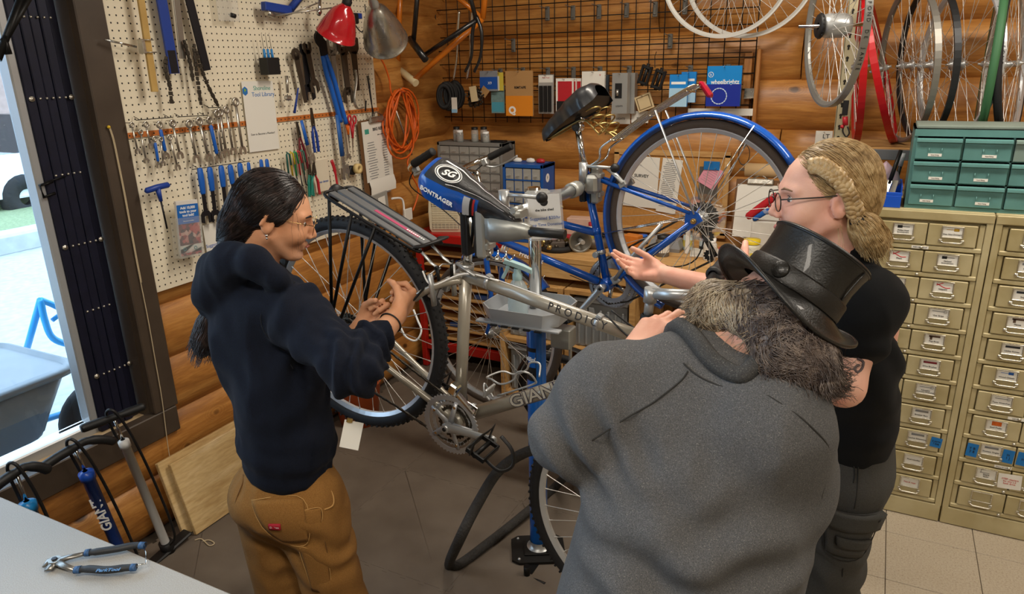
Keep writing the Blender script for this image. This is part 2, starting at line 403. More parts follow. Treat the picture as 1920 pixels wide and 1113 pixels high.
# wheelbarrow: deep grey tray, tyre, blue tubular legs
wbz = -.10
bar = thing('wheelbarrow', 'grey plastic tray wheelbarrow standing outside the window', 'wheelbarrow', Matrix.Translation((-1.1, -2.65, wbz)))
Mw = mat('barrow_plastic', '80878d', .45, var=.1, vs=8)
def rr(hx, hy, z, r=.12, cx=0, cy=0, n=5):
    out = []
    for (sx, sy, a0) in ((1, 1, 0), (-1, 1, pi/2), (-1, -1, pi), (1, -1, 1.5*pi)):
        for k in range(n):
            a = a0+k*pi/2/(n-1); out.append((cx+sx*(hx-r)+r*cos(a), cy+sy*(hy-r)+r*sin(a), z))
    return out
MB().loft([rr(.33, .5, .62), rr(.365, .535, .60), rr(.37, .54, .625), rr(.34, .51, .64), rr(.26, .36, .33, .1, 0, .03), rr(.2, .26, .32, .08, 0, .03)], True, True).build('tray', Mw, bar)
MB().loft([rr(.335, .505, .60), rr(.25, .35, .31, .1, 0, .03)], True, True).build('tray_shell', Mw, bar)
MB().lathe([(.1, -.04), (.17, -.05), (.2, -.03), (.205, 0), (.2, .03), (.17, .05), (.1, .04)], 28, basis((.1, .70, .21), (0, 1, 0), (0, 0, 1), (1, 0, 0)), close=True).build('tyre', mat('tyre_rubber', '1d1d1e', .8), bar)
MB().cyl((-.1, .70, .21), (.3, .70, .21), .015).cyl((-.1, .7, .21), (-.2, -.5, .33), .017).cyl((.3, .7, .21), (.3, -.5, .33), .017).tube([(-.2, -.4, .33), (-.2, -.45, .02), (.3, -.45, .02), (.3, -.4, .33)], .015).build('undercarriage', mat('blue_tube', '1c8fd0', .4), bar)
fr_ = thing('tubular_frame', 'bright blue bent tube cart frame lying outside on the ground', 'cart frame', Matrix.Translation((0, 0, 0)))
X_ = -1.9
def ox(x, y, X=X_): return Vector(onx(x, y, X))
MB().tube(bez([ox(76, 562), ox(84, 600), ox(100, 634), ox(140, 648), ox(195, 660)], 6), .02, 8).tube(bez([ox(76, 562), ox(92, 568), ox(125, 580), ox(160, 570), ox(230, 545)], 6), .018, 8).tube([ox(98, 600), ox(125, 580)], .014, 8).tube([ox(76, 562), ox(76, 562)+Vector((-.5, .05, -.55))], .02, 8).tube([ox(195, 660), ox(195, 660)+Vector((-.3, .3, -.3))], .02, 8).build('tube', mat('blue_tube', '1c8fd0', .4), fr_)
# ---- pegboard
def peg_mat(name, c):
    g = NT(name); tc = g.n('TexCoord'); sp = g.n('SeparateXYZ'); g.l(tc.outputs['Object'], sp.inputs[0])
    a = g.math('SUBTRACT', g.math('FRACT', g.math('DIVIDE', sp.outputs[1], .0254)), .5); b_ = g.math('SUBTRACT', g.math('FRACT', g.math('DIVIDE', sp.outputs[2], .0254)), .5)
    d = g.math('SQRT', g.math('ADD', g.math('MULTIPLY', a, a), g.math('MULTIPLY', b_, b_)))
    f = g.math('LESS_THAN', d, .128)
    bc = g.mix(g.math('MULTIPLY', g.noise(tc.outputs['Object'], 3, 3), .25), srgb(c), tuple(x*.8 for x in srgb(c)))
    g.l(g.mix(f, bc, (.012, .009, .006)), g.b.inputs['Base Color']); g.b.inputs['Roughness'].default_value = .6
    g.bump(g.math('SUBTRACT', 1.0, f), .4, .004)
    return g.m
HY, HZ = -2.1874, 1.9737
peg = thing('pegboard', 'cream pegboard panel with rows of holes on the log wall', 'pegboard', (0, 0, 0))
po = (-.0075, HY, HZ)
P_peg = peg_mat('pegboard_cream', 'ebe1c9')
y0, y1 = -2.235-HY+.0127, -.705-HY
MB().box((0, (y0+y1)/2+.0, (1.588+2.62)/2-HZ), (.008, y1-y0, 2.62-1.588), b=.001).build('panel', P_peg, peg, Matrix.Translation((po[0], po[1]-.0127, po[2]-.0127)))
MB().box((0, (y0+y1)/2, (1.0+1.586)/2-HZ), (.008, y1-y0, .586), b=.001).build('panel', P_peg, peg, Matrix.Translation((po[0], po[1]-.0127, po[2]-.0127)))
MB().box((.0048-.0075, (-2.235-.705)/2, 1.588), (.0024, 1.53, .020)).build('painted_strip', peg_mat('pegboard_orange', 'c4702f'), peg)
for zz in (1.06, 1.5, 2.0): MB().box((-.015, -1.47, zz), (.010, 1.5, .04)).build('batten', mat('batten_wood', '9c7446', .7), peg)
# ---- wire grid panel on the back wall
M_wire = mat('black_wire', '1b1a18', .5, .3)
grid = thing('wire_grid', 'black wire grid panel hung on the back log wall', 'wire grid', (0, 0, 0))
gb = MB(); gx0, gx1, gz0, gz1 = -.045, 1.835, 1.47, 2.62
n = round((gx1-gx0)/.0775)
for k in range(n+1):
    x = gx0+(gx1-gx0)*k/n; gb.cyl((x, -.02, gz0), (x, -.02, gz1), .0028, 6)
k = 0
while gz0+k*.0775 <= gz1:
    z = gz0+k*.0775+.0285; gb.cyl((gx0, -.0255, z), (gx1, -.0255, z), .0028, 6); k += 1
    if k in (3, 4, 5, 6): gb.cyl((gx0+.08*k, -.0145, z+.023), (gx1-.02, -.0145, z+.023), .002, 6)
gb.build('wire', M_wire, grid)
M_brk = mat('grey_bracket', '6d6b66', .5, .5)
def bracket(px, py, h=.075):
    p = Vector(ony(px, py, -.033)); MB().box((p.x, -.031, p.z-h/2), (.026, .012, h), b=.003).box((p.x, -.040, p.z-h*.5), (.016, .006, h*.7), b=.002).cyl((p.x, -.04, p.z-.012), (p.x, -.14, p.z-.004), .0022, 6).build('hook', M_brk, grid)
for px, py in ((1026, 12), (1074, 10), (1123, 8), (1175, 5), (1229, 3), (1285, -2), (962, 72), (1257, 63), (938, 128), (980, 126), (1027, 126), (1075, 125), (1125, 124), (1180, 123), (1295, 122), (1366, 120)):
    bracket(px, py)
pst = tag(MB().box((1.80, -.005, 1.62), (.04, .025, .42), b=.003).build('timber_batten', wood_mat('pale_batten', 'c9925a', 'b57c43', '8d5a2c', (3, 3, .5), False)), 'pale timber batten screwed to the wall at the end of the wire grid', 'batten')
pst2 = tag(MB().box((1.852, -.012, 1.62), (.018, .05, .45), b=.003).build('timber_batten', wood_mat('pale_batten2', 'c98f55', 'b1783e', '875428', (3, 3, .5), False)), 'thin timber strip standing beside the batten at the end of the wire grid', 'batten')
# ================================================================== DRAWER CABINETS
M_cab = mat('cabinet_beige', 'c2b68f', .42, .1, var=.22, vs=6, c2='a6976c', bump=.06, bs=40, rvar=.1)
M_cabd = M_cab
M_seam = mat('drawer_gap', '221d14', .8)
M_nick = mat('nickel', 'c9c4b6', .28, .9, rvar=.1, vs=30)
M_card = mat('white_card', 'e6e3da', .6)
M_ink = mat('black_ink', '1c1c1e', .6)
M_inkb = mat('blue_ink', '2f5fb0', .6)
M_inkr = mat('red_ink', 'c23a34', .6)
M_tape = mat('blue_tape', '1470b8', .6, var=.1)
XF = basis((0, 0, 0), (1, 0, 0), (0, 0, 1), (0, -1, 0))      # text plane facing -y
def face(x, y, z): return Matrix.Translation((x, y, z)) @ XF
ROWS, Z0, PIT = 11, .083, .1035
L1 = [('Files & rasps', None, 'r'), ('Pool noodles', None, 'k'), ('Ratchet Extensions', 'bar', 'k'), ('Breaker Bars', 'bar', 'k'), ('Adjustable\nCrescent Wrenches', 'wrench', 'k'), ('Wire Brushes', 'redbar', 'k'), ('Pop Rivet', 'gun', 'k'), ('Vise Grips', 'wrench', 'k'), ('Nippers', 'nip', 'k'), ('Flathead\nScrewdrivers', 'drv', 'k'), ('Hex Nut Drivers', 'drvy', 'k')]
L2 = [('', None, 'k'), ('Staple\nGuns', 'hook', 'k'), ('Sockets, Singles', 'bar', 'k'), ('Stud Finder', 'org', 'k'), ('Torx Wrenches', 'wrench', 'k'), ('Wood Chisels', 'drvb', 'k'), ('Utility Knives', 'knife', 'k'), ('Planes', 'gun', 'k'), ('Snips', 'knife', 'k'), ('Hammers', 'bar', 'k'), ('Mallets', 'bar', 'k')]
CARDCOL = {'drv': '1a1a1a', 'drvy': 'b8902a', 'drvb': '2a62b5', 'nip': 'c8343c', 'org': 'e06a20', 'redbar': '8a2f3a', 'knife': '33363a', 'gun': '5a4436', 'wrench': '7a7a7a', 'bar': '8a8a8a', 'hook': '555555'}
def icon(kind, parent, x, y, z, w_):
    m = mat('print_'+kind, CARDCOL[kind], .6); b = MB(); t = .0006
    if kind in ('drv', 'drvy', 'drvb'):
        s_ = -1 if kind == 'drv' else 1
        b.tube([(x+s_*w_*.06, y, z), (x+s_*w_*.32, y, z)], .0052, 8, flat=(1, .1)); b.box((x-s_*w_*.12, y, z), (w_*.4, t, .0016))
    elif kind == 'nip':
        for q in (1, -1): b.tube(bez([(x-w_*.36, y, z-q*.003), (x-w_*.2, y, z+q*.002), (x+w_*.1, y, z+q*.011), (x+w_*.36, y, z+q*.010)], 4), .0016, 6, flat=(1, .3))
    elif kind == 'org': b.tube([(x-w_*.25, y, z), (x+w_*.25, y, z)], .009, 10, flat=(1, .07))
    elif kind == 'wrench': b.box((x, y, z), (w_*.7, t, .002)); b.torus(.005, .0016, 12, 5, basis((x+w_*.33, y, z), (1, 0, 0), (0, 0, 1), (0, 1, 0)), (1, .3))
    elif kind == 'gun': b.box((x, y, z+.003), (w_*.6, t, .007)); b.box((x-w_*.18, y, z-.004), (w_*.14, t, .014))
    elif kind == 'hook': b.tube([(x-w_*.3, y, z-.006), (x-w_*.3, y, z+.006), (x-.002, y, z+.008)], .001, 5, flat=(1, .4)); b.box((x-.006, y, z-.006), (w_*.5, t, .0015))
    else: b.tube([(x-w_*.36, y, z), (x+w_*.36, y, z)], .0042, 8, flat=(1, .1))
    b.build('printed_picture', m, parent)
def steel_unit(x0, label, left_cards, right_cards, yF=-.965):
    W, DP, H = .402, .44, 1.262
    t = thing('drawer_cabinet', label, 'cabinet', (x0, yF, 0))
    c = MB().box((W/2, DP/2+.012, H/2), (W, DP, H), b=.003)
    c.build('carcass', M_cabd, t)
    MB().box((W/2, .006, .04), (W-.004, .03, .076), b=.003).build('plinth', M_cabd, t)
    MB().box((W/2, .006, H-.018), (W-.002, .035, .032), b=.003).build('top_rail', M_cab, t)
    for sx in (.012, W-.012): MB().box((sx, .004, (Z0+H-.03)/2), (.022, .026, H-.03-Z0+.02), b=.002).build('corner_post', M_cabd, t)
    for r_ in range(ROWS):
        z = Z0+r_*PIT
        f = MB().box((W/2, .002, z+.008), (W-.05, .024, .017), b=.003)
        f.box((.033, .004, z+PIT/2), (.018, .018, PIT-.004), b=.002).box((W-.033, .004, z+PIT/2), (.018, .018, PIT-.004), b=.002)
        ro = f.build('row_frame', M_cab, t)
        MB().lathe([(0, .006), (.005, .005), (.0065, .001), (.0065, -.004)], 10, face(W*.47, -.010, z+.008)).build('bolt', M_nick, ro)
        for cdx in (0, 1):
            dw = (W-.088)/2; cx = .044+dw/2+cdx*dw
            zc = z+.0175+(PIT-.021)/2; dh = PIT-.021
            d = MB().box((cx, -.002, zc), (dw-.004, .02, dh-.003), b=.0025).build('drawer', M_cab, t)
            cw, ch = .062, .040; zc2 = zc+.013
            h = MB()
            for (dx, dz, sx, sz) in ((0, ch/2, cw+.008, .004), (0, -ch/2, cw+.008, .004), (-cw/2-.002, 0, .004, ch), (cw/2+.002, 0, .004, ch)): h.box((cx+dx, -.0145, zc2+dz), (sx, .005, sz), b=.001)
            h.build('card_holder', M_nick, d)
            zb = zc2-ch/2-.012
            MB().tube([(cx-.034, -.012, zb), (cx-.034, -.026, zb), (cx-.026, -.030, zb-.004), (cx+.026, -.030, zb-.004), (cx+.034, -.026, zb), (cx+.034, -.012, zb)], .0033, 8).box((cx-.034, -.0135, zb), (.013, .005, .011), b=.002).box((cx+.034, -.0135, zb), (.013, .005, .011), b=.002).build('handle', M_nick, d)
            cards = left_cards if cdx == 0 else right_cards
            it = cards[r_] if cards else None
            if it and it[0]:
                MB().box((cx, -.0125, zc2), (cw-.001, .0012, ch-.003)).build('label_card', M_card, d)
                two = '\n' in it[0]; sz = .0085 if len(it[0]) < 20 else .0072
                if it[1]: icon(it[1], d, cx, -.0133, zc2+.009, cw)
                text(it[0], sz, {'k': M_ink, 'r': M_inkr}[it[2]], d, face(cx, -.0136, zc2-(.008 if it[1] else 0)), 'label_lettering')
    return t
u1 = steel_unit(2.438, 'beige steel drawer cabinet directly behind the blonde person', [('Pliers', 'nip', 'k')]*10+[('Phillips Head\nScrewdrivers', 'drv', 'k')], L1)
u2 = steel_unit(2.842, 'beige steel drawer cabinet marked with several strips of blue tape', L2, None)
yF = -.965
def sticker(x, z, w_, h_, m, parent, rot=0, y=-.0135, name='sticker'):
    MB().box((0, 0, 0), (w_, .0006, h_), mat4((x, y, z), (0, rot, 0))).build(name, m, parent)
def row_z(r_): return Z0+r_*PIT
sticker(.345, row_z(2)+.062, .038, .042, M_tape, u1, .08, name='tape'); text('2 parts\n1 bag', .010, M_ink, u1, face(.345, -.0142, row_z(2)+.062))
for sx, tx in ((.062, 'T B\n7 8'), (.178, 'in\n1 J'), (.225, 'in')):
    sticker(sx, row_z(2)+.058, .037, .055, M_tape, u2, .06, name='tape'); text(tx, .014, M_ink, u2, face(sx, -.0142, row_z(2)+.058))
sticker(.20, row_z(1)+.058, .075, .062, M_card, u2, -.06, name='note'); text('STEP: staplers\nfor tiny c.2\nback drive', .0095, M_inkr, u2, face(.20, -.0142, row_z(1)+.058))
for (u_, x_, r_, tx) in ((u1, .185, 10, 'PUSH HANDLE UP'), (u1, .09, 8, 'push handle up'), (u1, .075, 6, 'push handle'), (u1, .06, 4, 'pull up'), (u2, .18, 4, 'push handle'), (u2, .17, 2, 'Drawer for sockets'), (u2, .20, 6, 'push up')):
    sticker(x_, row_z(r_)+.008, .055, .011, M_card, u_, 0, -.0115, 'strip_label'); text(tx, .0055, M_ink, u_, face(x_, -.0122, row_z(r_)+.008))
# teal drawer box on top
M_teal = mat('teal_paint', '5f8f8b', .4, .05, var=.12, vs=10, c2='527f7b')
M_teald = M_teal
tb = thing('drawer_box', 'teal metal nine drawer parts box standing on the beige cabinets', 'drawer box', (2.553, -.93, 1.262))
TW, TH, TD = .46, .285, .27
cs = MB().box((TW/2, .006, .006), (TW, .02, .012)).box((TW/2, .006, TH-.012), (TW, .02, .024)).box((.006, TD/2, TH/2), (.012, TD, TH)).box((TW-.006, TD/2, TH/2), (.012, TD, TH)).box((TW/2, TD-.01, TH/2), (TW, .01, TH)).box((TW/2, TD/2, TH-.004), (TW, TD, .008)).box((TW/2, TD/2, .004), (TW, TD, .008))
for k in (1, 2): cs.box((.006+k*(TW-.012)/3, .03, TH/2), (.006, .05, TH-.02)).box((TW/2, .03, .012+k*.083), (TW-.02, .05, .005))
cs.build('case', M_teald, tb)
MB().box((TW/2, TD*.45, TH+.006), (TW-.01, TD*.8, .012), b=.003).build('top_board', mat('dusty_board', '7e8a80', .9, var=.2), tb)
for i in range(3):
    for j in range(3):
        dw = (TW-.012)/3-.008; cx = .006+(i+.5)*(TW-.012)/3; z0 = .014+j*.083; dh = .074
        md = M_teal if not (i == 2 and j == 2) else mat('teal_faded', '7b8f86', .5, var=.15)
        d = MB().box((cx, -.004, z0+dh/2), (dw, .010, dh), b=.002).box((cx, .06, z0+dh/2), (dw-.004, .12, dh-.006)).build('drawer', md, tb)
        MB().prism([(-.004, 0), (-.018, -.004), (-.019, -.012), (-.012, -.014), (-.004, -.012)], -dw/2, dw/2, basis((cx, 0, z0+dh), (0, 1, 0), (0, 0, 1), (1, 0, 0))).build('pull_lip', md, d)
        lx = cx+(.012, -.005, .008)[j]*(1 if i else -1)
        MB().box((lx, -.0095, z0+.016), (.043, .001, .010)).build('label_card', M_card, d)
        h = MB()
        for q in (-.02, .02): h.tube([(lx+q, -.009, z0+.030), (lx+q, -.012, z0+.028), (lx+q, -.011, z0+.040)], .0016, 6)
        h.build('card_clip', md, d)
        text('hose fitting', .0055, M_ink, d, face(lx, -.0102, z0+.016), 'label_lettering')
# blue plastic bin with odds and ends beside it
bp = ony(1700, 388, -.955)
bin_ = thing('parts_bin', 'bright blue plastic open bin beside the teal drawer box', 'bin', (2.41, -.95, 1.262))
M_bb = mat('blue_plastic', '1450c0', .35)
b = MB()
for (c_, d_) in (((.065, .0, .022), (.13, .004, .044)), ((.065, .004, .05), (.134, .01, .012)), ((.002, .09, .04), (.004, .18, .08)), ((.128, .09, .04), (.004, .18, .08)), ((.065, .18, .04), (.13, .004, .08)), ((.065, .09, .002), (.13, .18, .004))): b.box(c_, d_, b=.0012)
b.build('bin_body', M_bb, bin_)
def loose(name, label, cat, mb, m, group=None): return tag(mb.build(name, m), label, cat, group)
bl_ = [('white and red parts packet standing in the blue bin', 'ddd8d0', (2.43, -.90, 1.315), (.03, .012, .06), .1), ('yellow edged paper packet leaning in the blue bin', 'd9b64a', (2.458, -.885, 1.315), (.02, .008, .07), -.1), ('small blue card packet standing in the blue bin', '3f78c4', (2.475, -.87, 1.315), (.018, .01, .06), .05), ('long grey cardboard strip leaning out of the blue bin', 'b9b3a2', (2.508, -.885, 1.312), (.022, .006, .085), .15)]
for lb, c_, p_, d_, a_ in bl_: loose('parts_packet', lb, 'packet', MB().box((0, 0, 0), d_, mat4(p_, (-.35, a_, 0)), .001), mat('packet_'+c_, c_, .5, var=.15, vs=60))
lm = thing('caulking_gun', 'chrome and black hand tool leaning in the blue bin', 'tool', mat4((2.488, -.90, 1.312), (-.3, .2, 0)))
MB().box((0, 0, .02), (.02, .012, .05), b=.003).build('chrome_block', mat('chrome', 'd8d8d6', .12, 1), lm); MB().tube([(0, 0, .03), (0, 0, .16)], [.008, .007], 8).build('rod', mat('black_metal', '141414', .45, .4), lm)
lm = thing('marker_pen', 'black marker pen leaning in the blue bin', 'pen', mat4((2.512, -.84, 1.30), (-.1, .12, 0)))
MB().tube([(0, 0, 0), (0, 0, .13)], .007, 8).build('barrel', mat('black_metal', '141414', .45, .4), lm); MB().tube([(0, 0, .1), (0, 0, .15)], .008, 8).build('cap', mat('grey_plastic', '8d8f92', .4), lm)
pbg = MB(); rnd = random.Random(3); rings = []
for i in range(7):
    t_ = i/6; rings.append([(2.475+(.05*sin(pi*(.18+.8*t_)))*cos(a)*(1+.25*rnd.uniform(-1, 1)), -.84+.03*sin(a)*(1+.3*rnd.uniform(-1, 1)), 1.30+.115*t_) for a in [2*pi*k/10 for k in range(10)]])
pbg.loft(rings); loose('plastic_bag', 'crumpled clear plastic bag with pink print behind the blue bin contents', 'bag', pbg, mat('bag_film', 'cfc6cc', .25, var=.3, vs=25, c2='c9a7b8', alpha=.75))
# shelf with bare wheels above
M_steel = mat('shelf_steel', '7c8084', .4, .6)
sh = thing('wheel_shelf', 'timber shelf board with grey steel edge on slotted uprights', 'shelf', (0, 0, 0))
MB().box((3.45, -.43, 1.432), (2.2, .40, .012), b=.002).build('board', wood_mat('shelf_board', 'd0aa72', 'bd945c', '9a7342', (.5, 3, 3), False, .6), sh)
MB().box((3.45, -.634, 1.418), (2.2, .008, .042), b=.002).build('edge_beam', M_steel, sh)
M_up = mat('slotted_beige', 'b5ab8c', .45, .3)
up = MB(); ux = 2.285
up.box((ux, -.60, 1.2), (.034, .004, 2.4)).box((ux-.017, -.585, 1.2), (.004, .034, 2.4))
up.build('slotted_upright', M_up, sh)
for k in range(26): MB().lathe([(.0001, 0), (.006, 0)], 10, face(ux, -.6026, 1.30+k*.045)).box((ux, -.6026, 1.292+k*.045), (.007, .0004, .012)).build('slot', M_seam, sh)
for ux_, uy_ in ((4.5, -.6), (2.285, -.1)): MB().box((ux_, uy_, 1.2), (.034, .03, 2.4)).build('slotted_upright', M_up, sh)
# counter at the lower left
M_lam = mat('grey_laminate', 'a9a8a4', .5, var=.18, vs=500, c2='8f8d88', bump=.03, bs=300)
ct = thing('work_counter', 'speckled grey laminate counter in front of the window', 'counter', (0, 0, 0))
MB().box((.82, -3.62, .745), (1.5, 1.02, .03), b=.006).build('worktop', M_lam, ct)
MB().box((.82, -3.60, .365), (1.4, .9, .73)).build('base', mat('counter_base', '8a8378', .7), ct)
# timber boards leaning on the left wall
M_ply = wood_mat('plywood', 'e0c79b', 'd5b883', 'bd9a63', (.6, 3, 3), False, .6)
c0, c1 = np.array([.17, -2.375, 0.012]), np.array([.20, -1.985, .012])
def board(name, label, y0, y1, xf, xt, h, th):
    n_ = Vector((xf-xt, 0, h)).normalized(); yv = Vector((0, 1, 0)); nz = yv.cross(n_)
    o = MB().box(((y1-y0)/2, h/2, th/2), (y1-y0, h, th), b=.002).build(name, M_ply, None, basis((xf, y0, .012), yv, -n_*-1 if False else Vector((xt-xf, 0, h)).normalized(), yv.cross(Vector((xt-xf, 0, h)).normalized())))
    return tag(o, label, 'board')
board('plywood_sheet', 'pale plywood sheet leaning against the log wall, in front of another board', -2.345, -1.62, .145, .06, .315, .018)
board('plywood_sheet', 'pale plywood sheet leaning on the log wall behind the front sheet', -2.375, -1.70, .11, .026, .325, .018)
# ================================================================== BICYCLES
M_tyre = mat('tyre_black', '1c1c1e', .72, bump=.2, bs=500)
M_tyreg = mat('tyre_brown', '4b4038', .8, bump=.2, bs=400)
M_rim = mat('rim_alloy', 'c2c5c9', .32, .5)
M_chrome = mat('chrome', 'd8d8d6', .12, 1)
M_spoke = mat('spoke_steel', 'd6d3cc', .3, .6)
M_alloy = mat('alloy', 'b4b6b6', .35, .65)
M_blk = mat('black_metal', '141414', .45, .4)
M_blkp = mat('black_plastic', '161617', .5)
M_rub = mat('black_rubber', '1f1f20', .7)
M_chain = mat('chain_steel', '4c4740', .45, .8)
M_gold = mat('zinc_gold', 'b59c62', .3, .9)
M_champ = mat('champagne_paint', '9f998c', .32, .3, coat=.5)
M_blue = mat('bike_blue', '0d55b5', .25, .1, coat=.6)
M_white = mat('white_print', 'f2f2f0', .5)
WX = lambda c: basis(c, (1, 0, 0), (0, 0, 1), (0, -1, 0))
def tyre_mb(R, tw, n=72, knob=0, kx=.006):
    b = MB(); r = tw/2; b.torus(R-r, r, n, 12)
    for k in range(knob):
        a = 2*pi*k/knob
        for j, dz in enumerate((-.36, 0, .36)):
            aa = a+(pi/knob)*(j % 2); rr_ = R-r+r*cos(dz*2.2)*.99
            b.box((0, 0, 0), (.006, kx, tw*.22), Matrix.Translation((rr_*cos(aa), rr_*sin(aa), r*sin(dz*2.2))) @ Matrix.Rotation(aa, 4, 'Z'))
    return b
def rim_mb(R, w_, d_, n=72):
    return MB().lathe([(R, -w_/2), (R, w_/2), (R-d_*.4, w_/2), (R-d_, w_*.2), (R-d_, -w_*.2), (R-d_*.4, -w_/2)], n, close=True, smooth=False)
def spokes_mb(R, n, fl, fw_, rs=.0012, cross=True):
    b = MB()
    for k in range(n):
        s_ = 1 if k % 2 else -1; a = 2*pi*k/n; off = (.9 if (k//2) % 2 else -.9) if cross else 0
        p = Vector((fl*cos(a+off), fl*sin(a+off), s_*fw_)); q = Vector((R*cos(a), R*sin(a), s_*.003)); b.tube([p, q], rs, 5, caps=False)
        b.tube([q, q.lerp(p, .035)], rs*1.7, 5, caps=False)
    return b
def hub_mb(w_, fl, axle):
    return MB().lathe([(.005, -axle), (.005, -w_-.012), (.011, -w_-.008), (.012, -w_-.002), (fl, -w_), (fl, -w_+.003), (.013, -w_+.007), (.012, w_-.007), (fl, w_-.003), (fl, w_), (.012, w_+.002), (.011, w_+.008), (.005, w_+.012), (.005, axle), (.0001, axle)], 20)
def wheel(root, c, R, tw, n=36, mt=None, mrim=None, knob=0, fl=.024, hw=.03, axle=.065, rot=None, rw=.024, rd=.02, M=None, tyre=True):
    M = (WX(c) if M is None else M) @ (Matrix.Rotation(rot or 0, 4, 'Z')); Rr = R-tw*.72 if tyre else R
    r_ = rim_mb(Rr, rw, rd).build('wheel', mrim or M_rim, root, M)
    if tyre: tyre_mb(R, tw, knob=knob).build('tyre', mt or M_tyre, r_)
    spokes_mb(Rr-rd, n, fl*.9, hw).build('spokes', M_spoke, r_)
    hub_mb(hw, fl, axle).build('hub', M_alloy, r_)
    return r_
def gear_mb(R, teeth, th, inner=None, M=None):
    b = MB(); out = []
    for k in range(teeth):
        for f, q in ((0, R-.004), (.3, R-.004), (.45, R), (.65, R)): out.append(((q*cos(2*pi*(k+f)/teeth)), q*sin(2*pi*(k+f)/teeth)))
    n = len(out); ri = inner or R*.85
    vs = []; 
    for z in (-th/2, th/2):
        vs += [(x, y, z) for x, y in out]+[(ri*cos(2*pi*i/n), ri*sin(2*pi*i/n), z) for i in range(n)]
    fs = []
    for i in range(n):
        j = (i+1) % n; fs += [(n+i, n+j, j, i), (2*n+i, 2*n+j, 3*n+j, 3*n+i), (i, j, 2*n+j, 2*n+i), (n+j, n+i, 3*n+i, 3*n+j)]
    return b.add(vs, fs, False, M)
def ring_chain(pts, M=None):
    b = MB(); P = [Vector(p) for p in pts]; L = 0
    for i in range(len(P)-1):
        a, c = P[i], P[i+1]; n = max(1, int((c-a).length/.0127)); u = (c-a).normalized(); ax = Vector((0, 1, 0)); v = ax.cross(u)
        for k in range(n):
            p = a.lerp(c, (k+.5)/n); wv = .0035 if k % 2 else .0022
            b.box((0, 0, 0), (.0145, wv*2, .0078), basis(p, u, ax, v), .0012)
    return b
def saddle_patch(prof, a0, a1, x0, x1, off, nx=14, na=10):
    """prof(x)->(half width, z top, z bottom); angle 0 is the crown"""
    rows = []
    for i in range(nx+1):
        x = lerp(x0, x1, i/nx); hw, zt, zb = prof(x); row = []
        for k in range(na+1):
            a = rad(lerp(a0, a1, k/na)); s_, c_ = sin(a), cos(a)
            y = hw*math.copysign(abs(s_)**.72, s_); z = zb+(zt-zb)*max(0, c_)**.62 if abs(a) < pi/2 else zb
            L_ = math.hypot(s_, c_); row.append((x, y+off*s_/L_, z+off*c_/L_))
        rows.append(row)
    return MB().loft(rows, False, False)
def interp(tab, x):
    if x <= tab[0][0]: return tab[0][1:]
    for a, b_ in zip(tab[:-1], tab[1:]):
        if x <= b_[0]:
            t = (x-a[0])/(b_[0]-a[0]); t = t*t*(3-2*t); return tuple(lerp(p, q, t) for p, q in zip(a[1:], b_[1:]))
    return tab[-1][1:]
# ---------------- silver bicycle
MS = basis((1.400, -2.275, .791), (.918, -.045, -.393), (.051, .999, .006), (.392, -.026, .919))
MS = MS.to_quaternion().to_matrix().to_4x4(); MS.translation = Vector((1.406, -2.277, .785))
sb = thing('bicycle', 'champagne silver bicycle with rear rack clamped nose down in the repair stand', 'bicycle', MS)
ST = Vector((-.137, 0, .443)); HT = Vector((.381, 0, .585)); HB = Vector((.425, 0, .455)); RH = Vector((-.448, 0, .067)); FH = Vector((.615, 0, .067)); DT = Vector((.407, 0, .494)); TT = Vector((.391, 0, .556))
std = ST.normalized()
f = MB().cyl((0, 0, 0), ST+std*.03, .0178, 20).cyl(ST-std*.003, TT, .0188, 20).cyl((0, 0, 0), DT, .0212, 20)
f.cyl(HB, HT, .0215, 20).cyl((0, -.036, 0), (0, .036, 0), .023, 20)
for s_ in (-1, 1):
    f.tube(bez([(-.02, s_*.022, .003), (-.12, s_*.034, .02), (-.3, s_*.052, .045), RH+Vector((0, s_*.066, 0))], 5), [.0115]*4+[.011]*4+[.0095]*7+[.008], 10)
    f.tube(bez([ST+Vector((0, s_*.016, -.015)), (-.20, s_*.044, .375), (-.33, s_*.055, .20), RH+Vector((0, s_*.066, .0))], 5), [.0105]*8+[.0095]*7+[.008], 10)
    f.box(RH+Vector((0, s_*.066, 0)), (.04, .006, .045), b=.002)
f.cyl((-.205, -.05, .365), (-.205, .05, .365), .008, 10)
fo = f.build('frame', M_champ, sb)
# lettering on the tubes, on the side that faces the room
def tube_text(s_, a, b_, r_, size, m, parent, t, up=None, name='lettering', bold=0., sp=0, side=-1, sx=1.0, off=.0008, tilt=0.0):
    a = Vector(a); b_ = Vector(b_); x = (b_-a).normalized()*(1 if side < 0 else -1); z = Vector((0, side, 0)); y = z.cross(x)
    z2 = z*cos(tilt)+y*sin(tilt); y2 = z2.cross(x)
    p = a.lerp(b_, t)
    return text(s_, size, m, parent, basis(p+z2*(r_+off), x, y2, z2), name, .0004, 'CENTER', bold, 0, sx)
tube_text('P R O D I G Y', ST, TT, .0188, .030, mat('dark_print', '2c2a2c', .5), fo, .66, sx=.95, tilt=.25)
for s2, m_, of in (('GIANT', mat('outline_print', '3a3440', .5), .0009), ('GIANT', mat('silver_print', 'b9b2a2', .4, .3), .0016)):
    tube_text(s2, (0, 0, 0), DT, .0212, .050, m_, fo, .50, bold=.0022 if of < .001 else .0004, sx=1.35, off=of, tilt=.15)
fk = MB().cyl(HB, HB+Vector((.02, 0, -.055)), .018, 14)
for s_ in (-1, 1): fk.tube(bez([HB+Vector((.018, s_*.012, -.05)), HB+Vector((.035, s_*.05, -.09)), (.54, s_*.052, .19), FH+Vector((0, s_*.05, 0))], 5), [.014]*8+[.012]*4+[.0095]*4, 10)
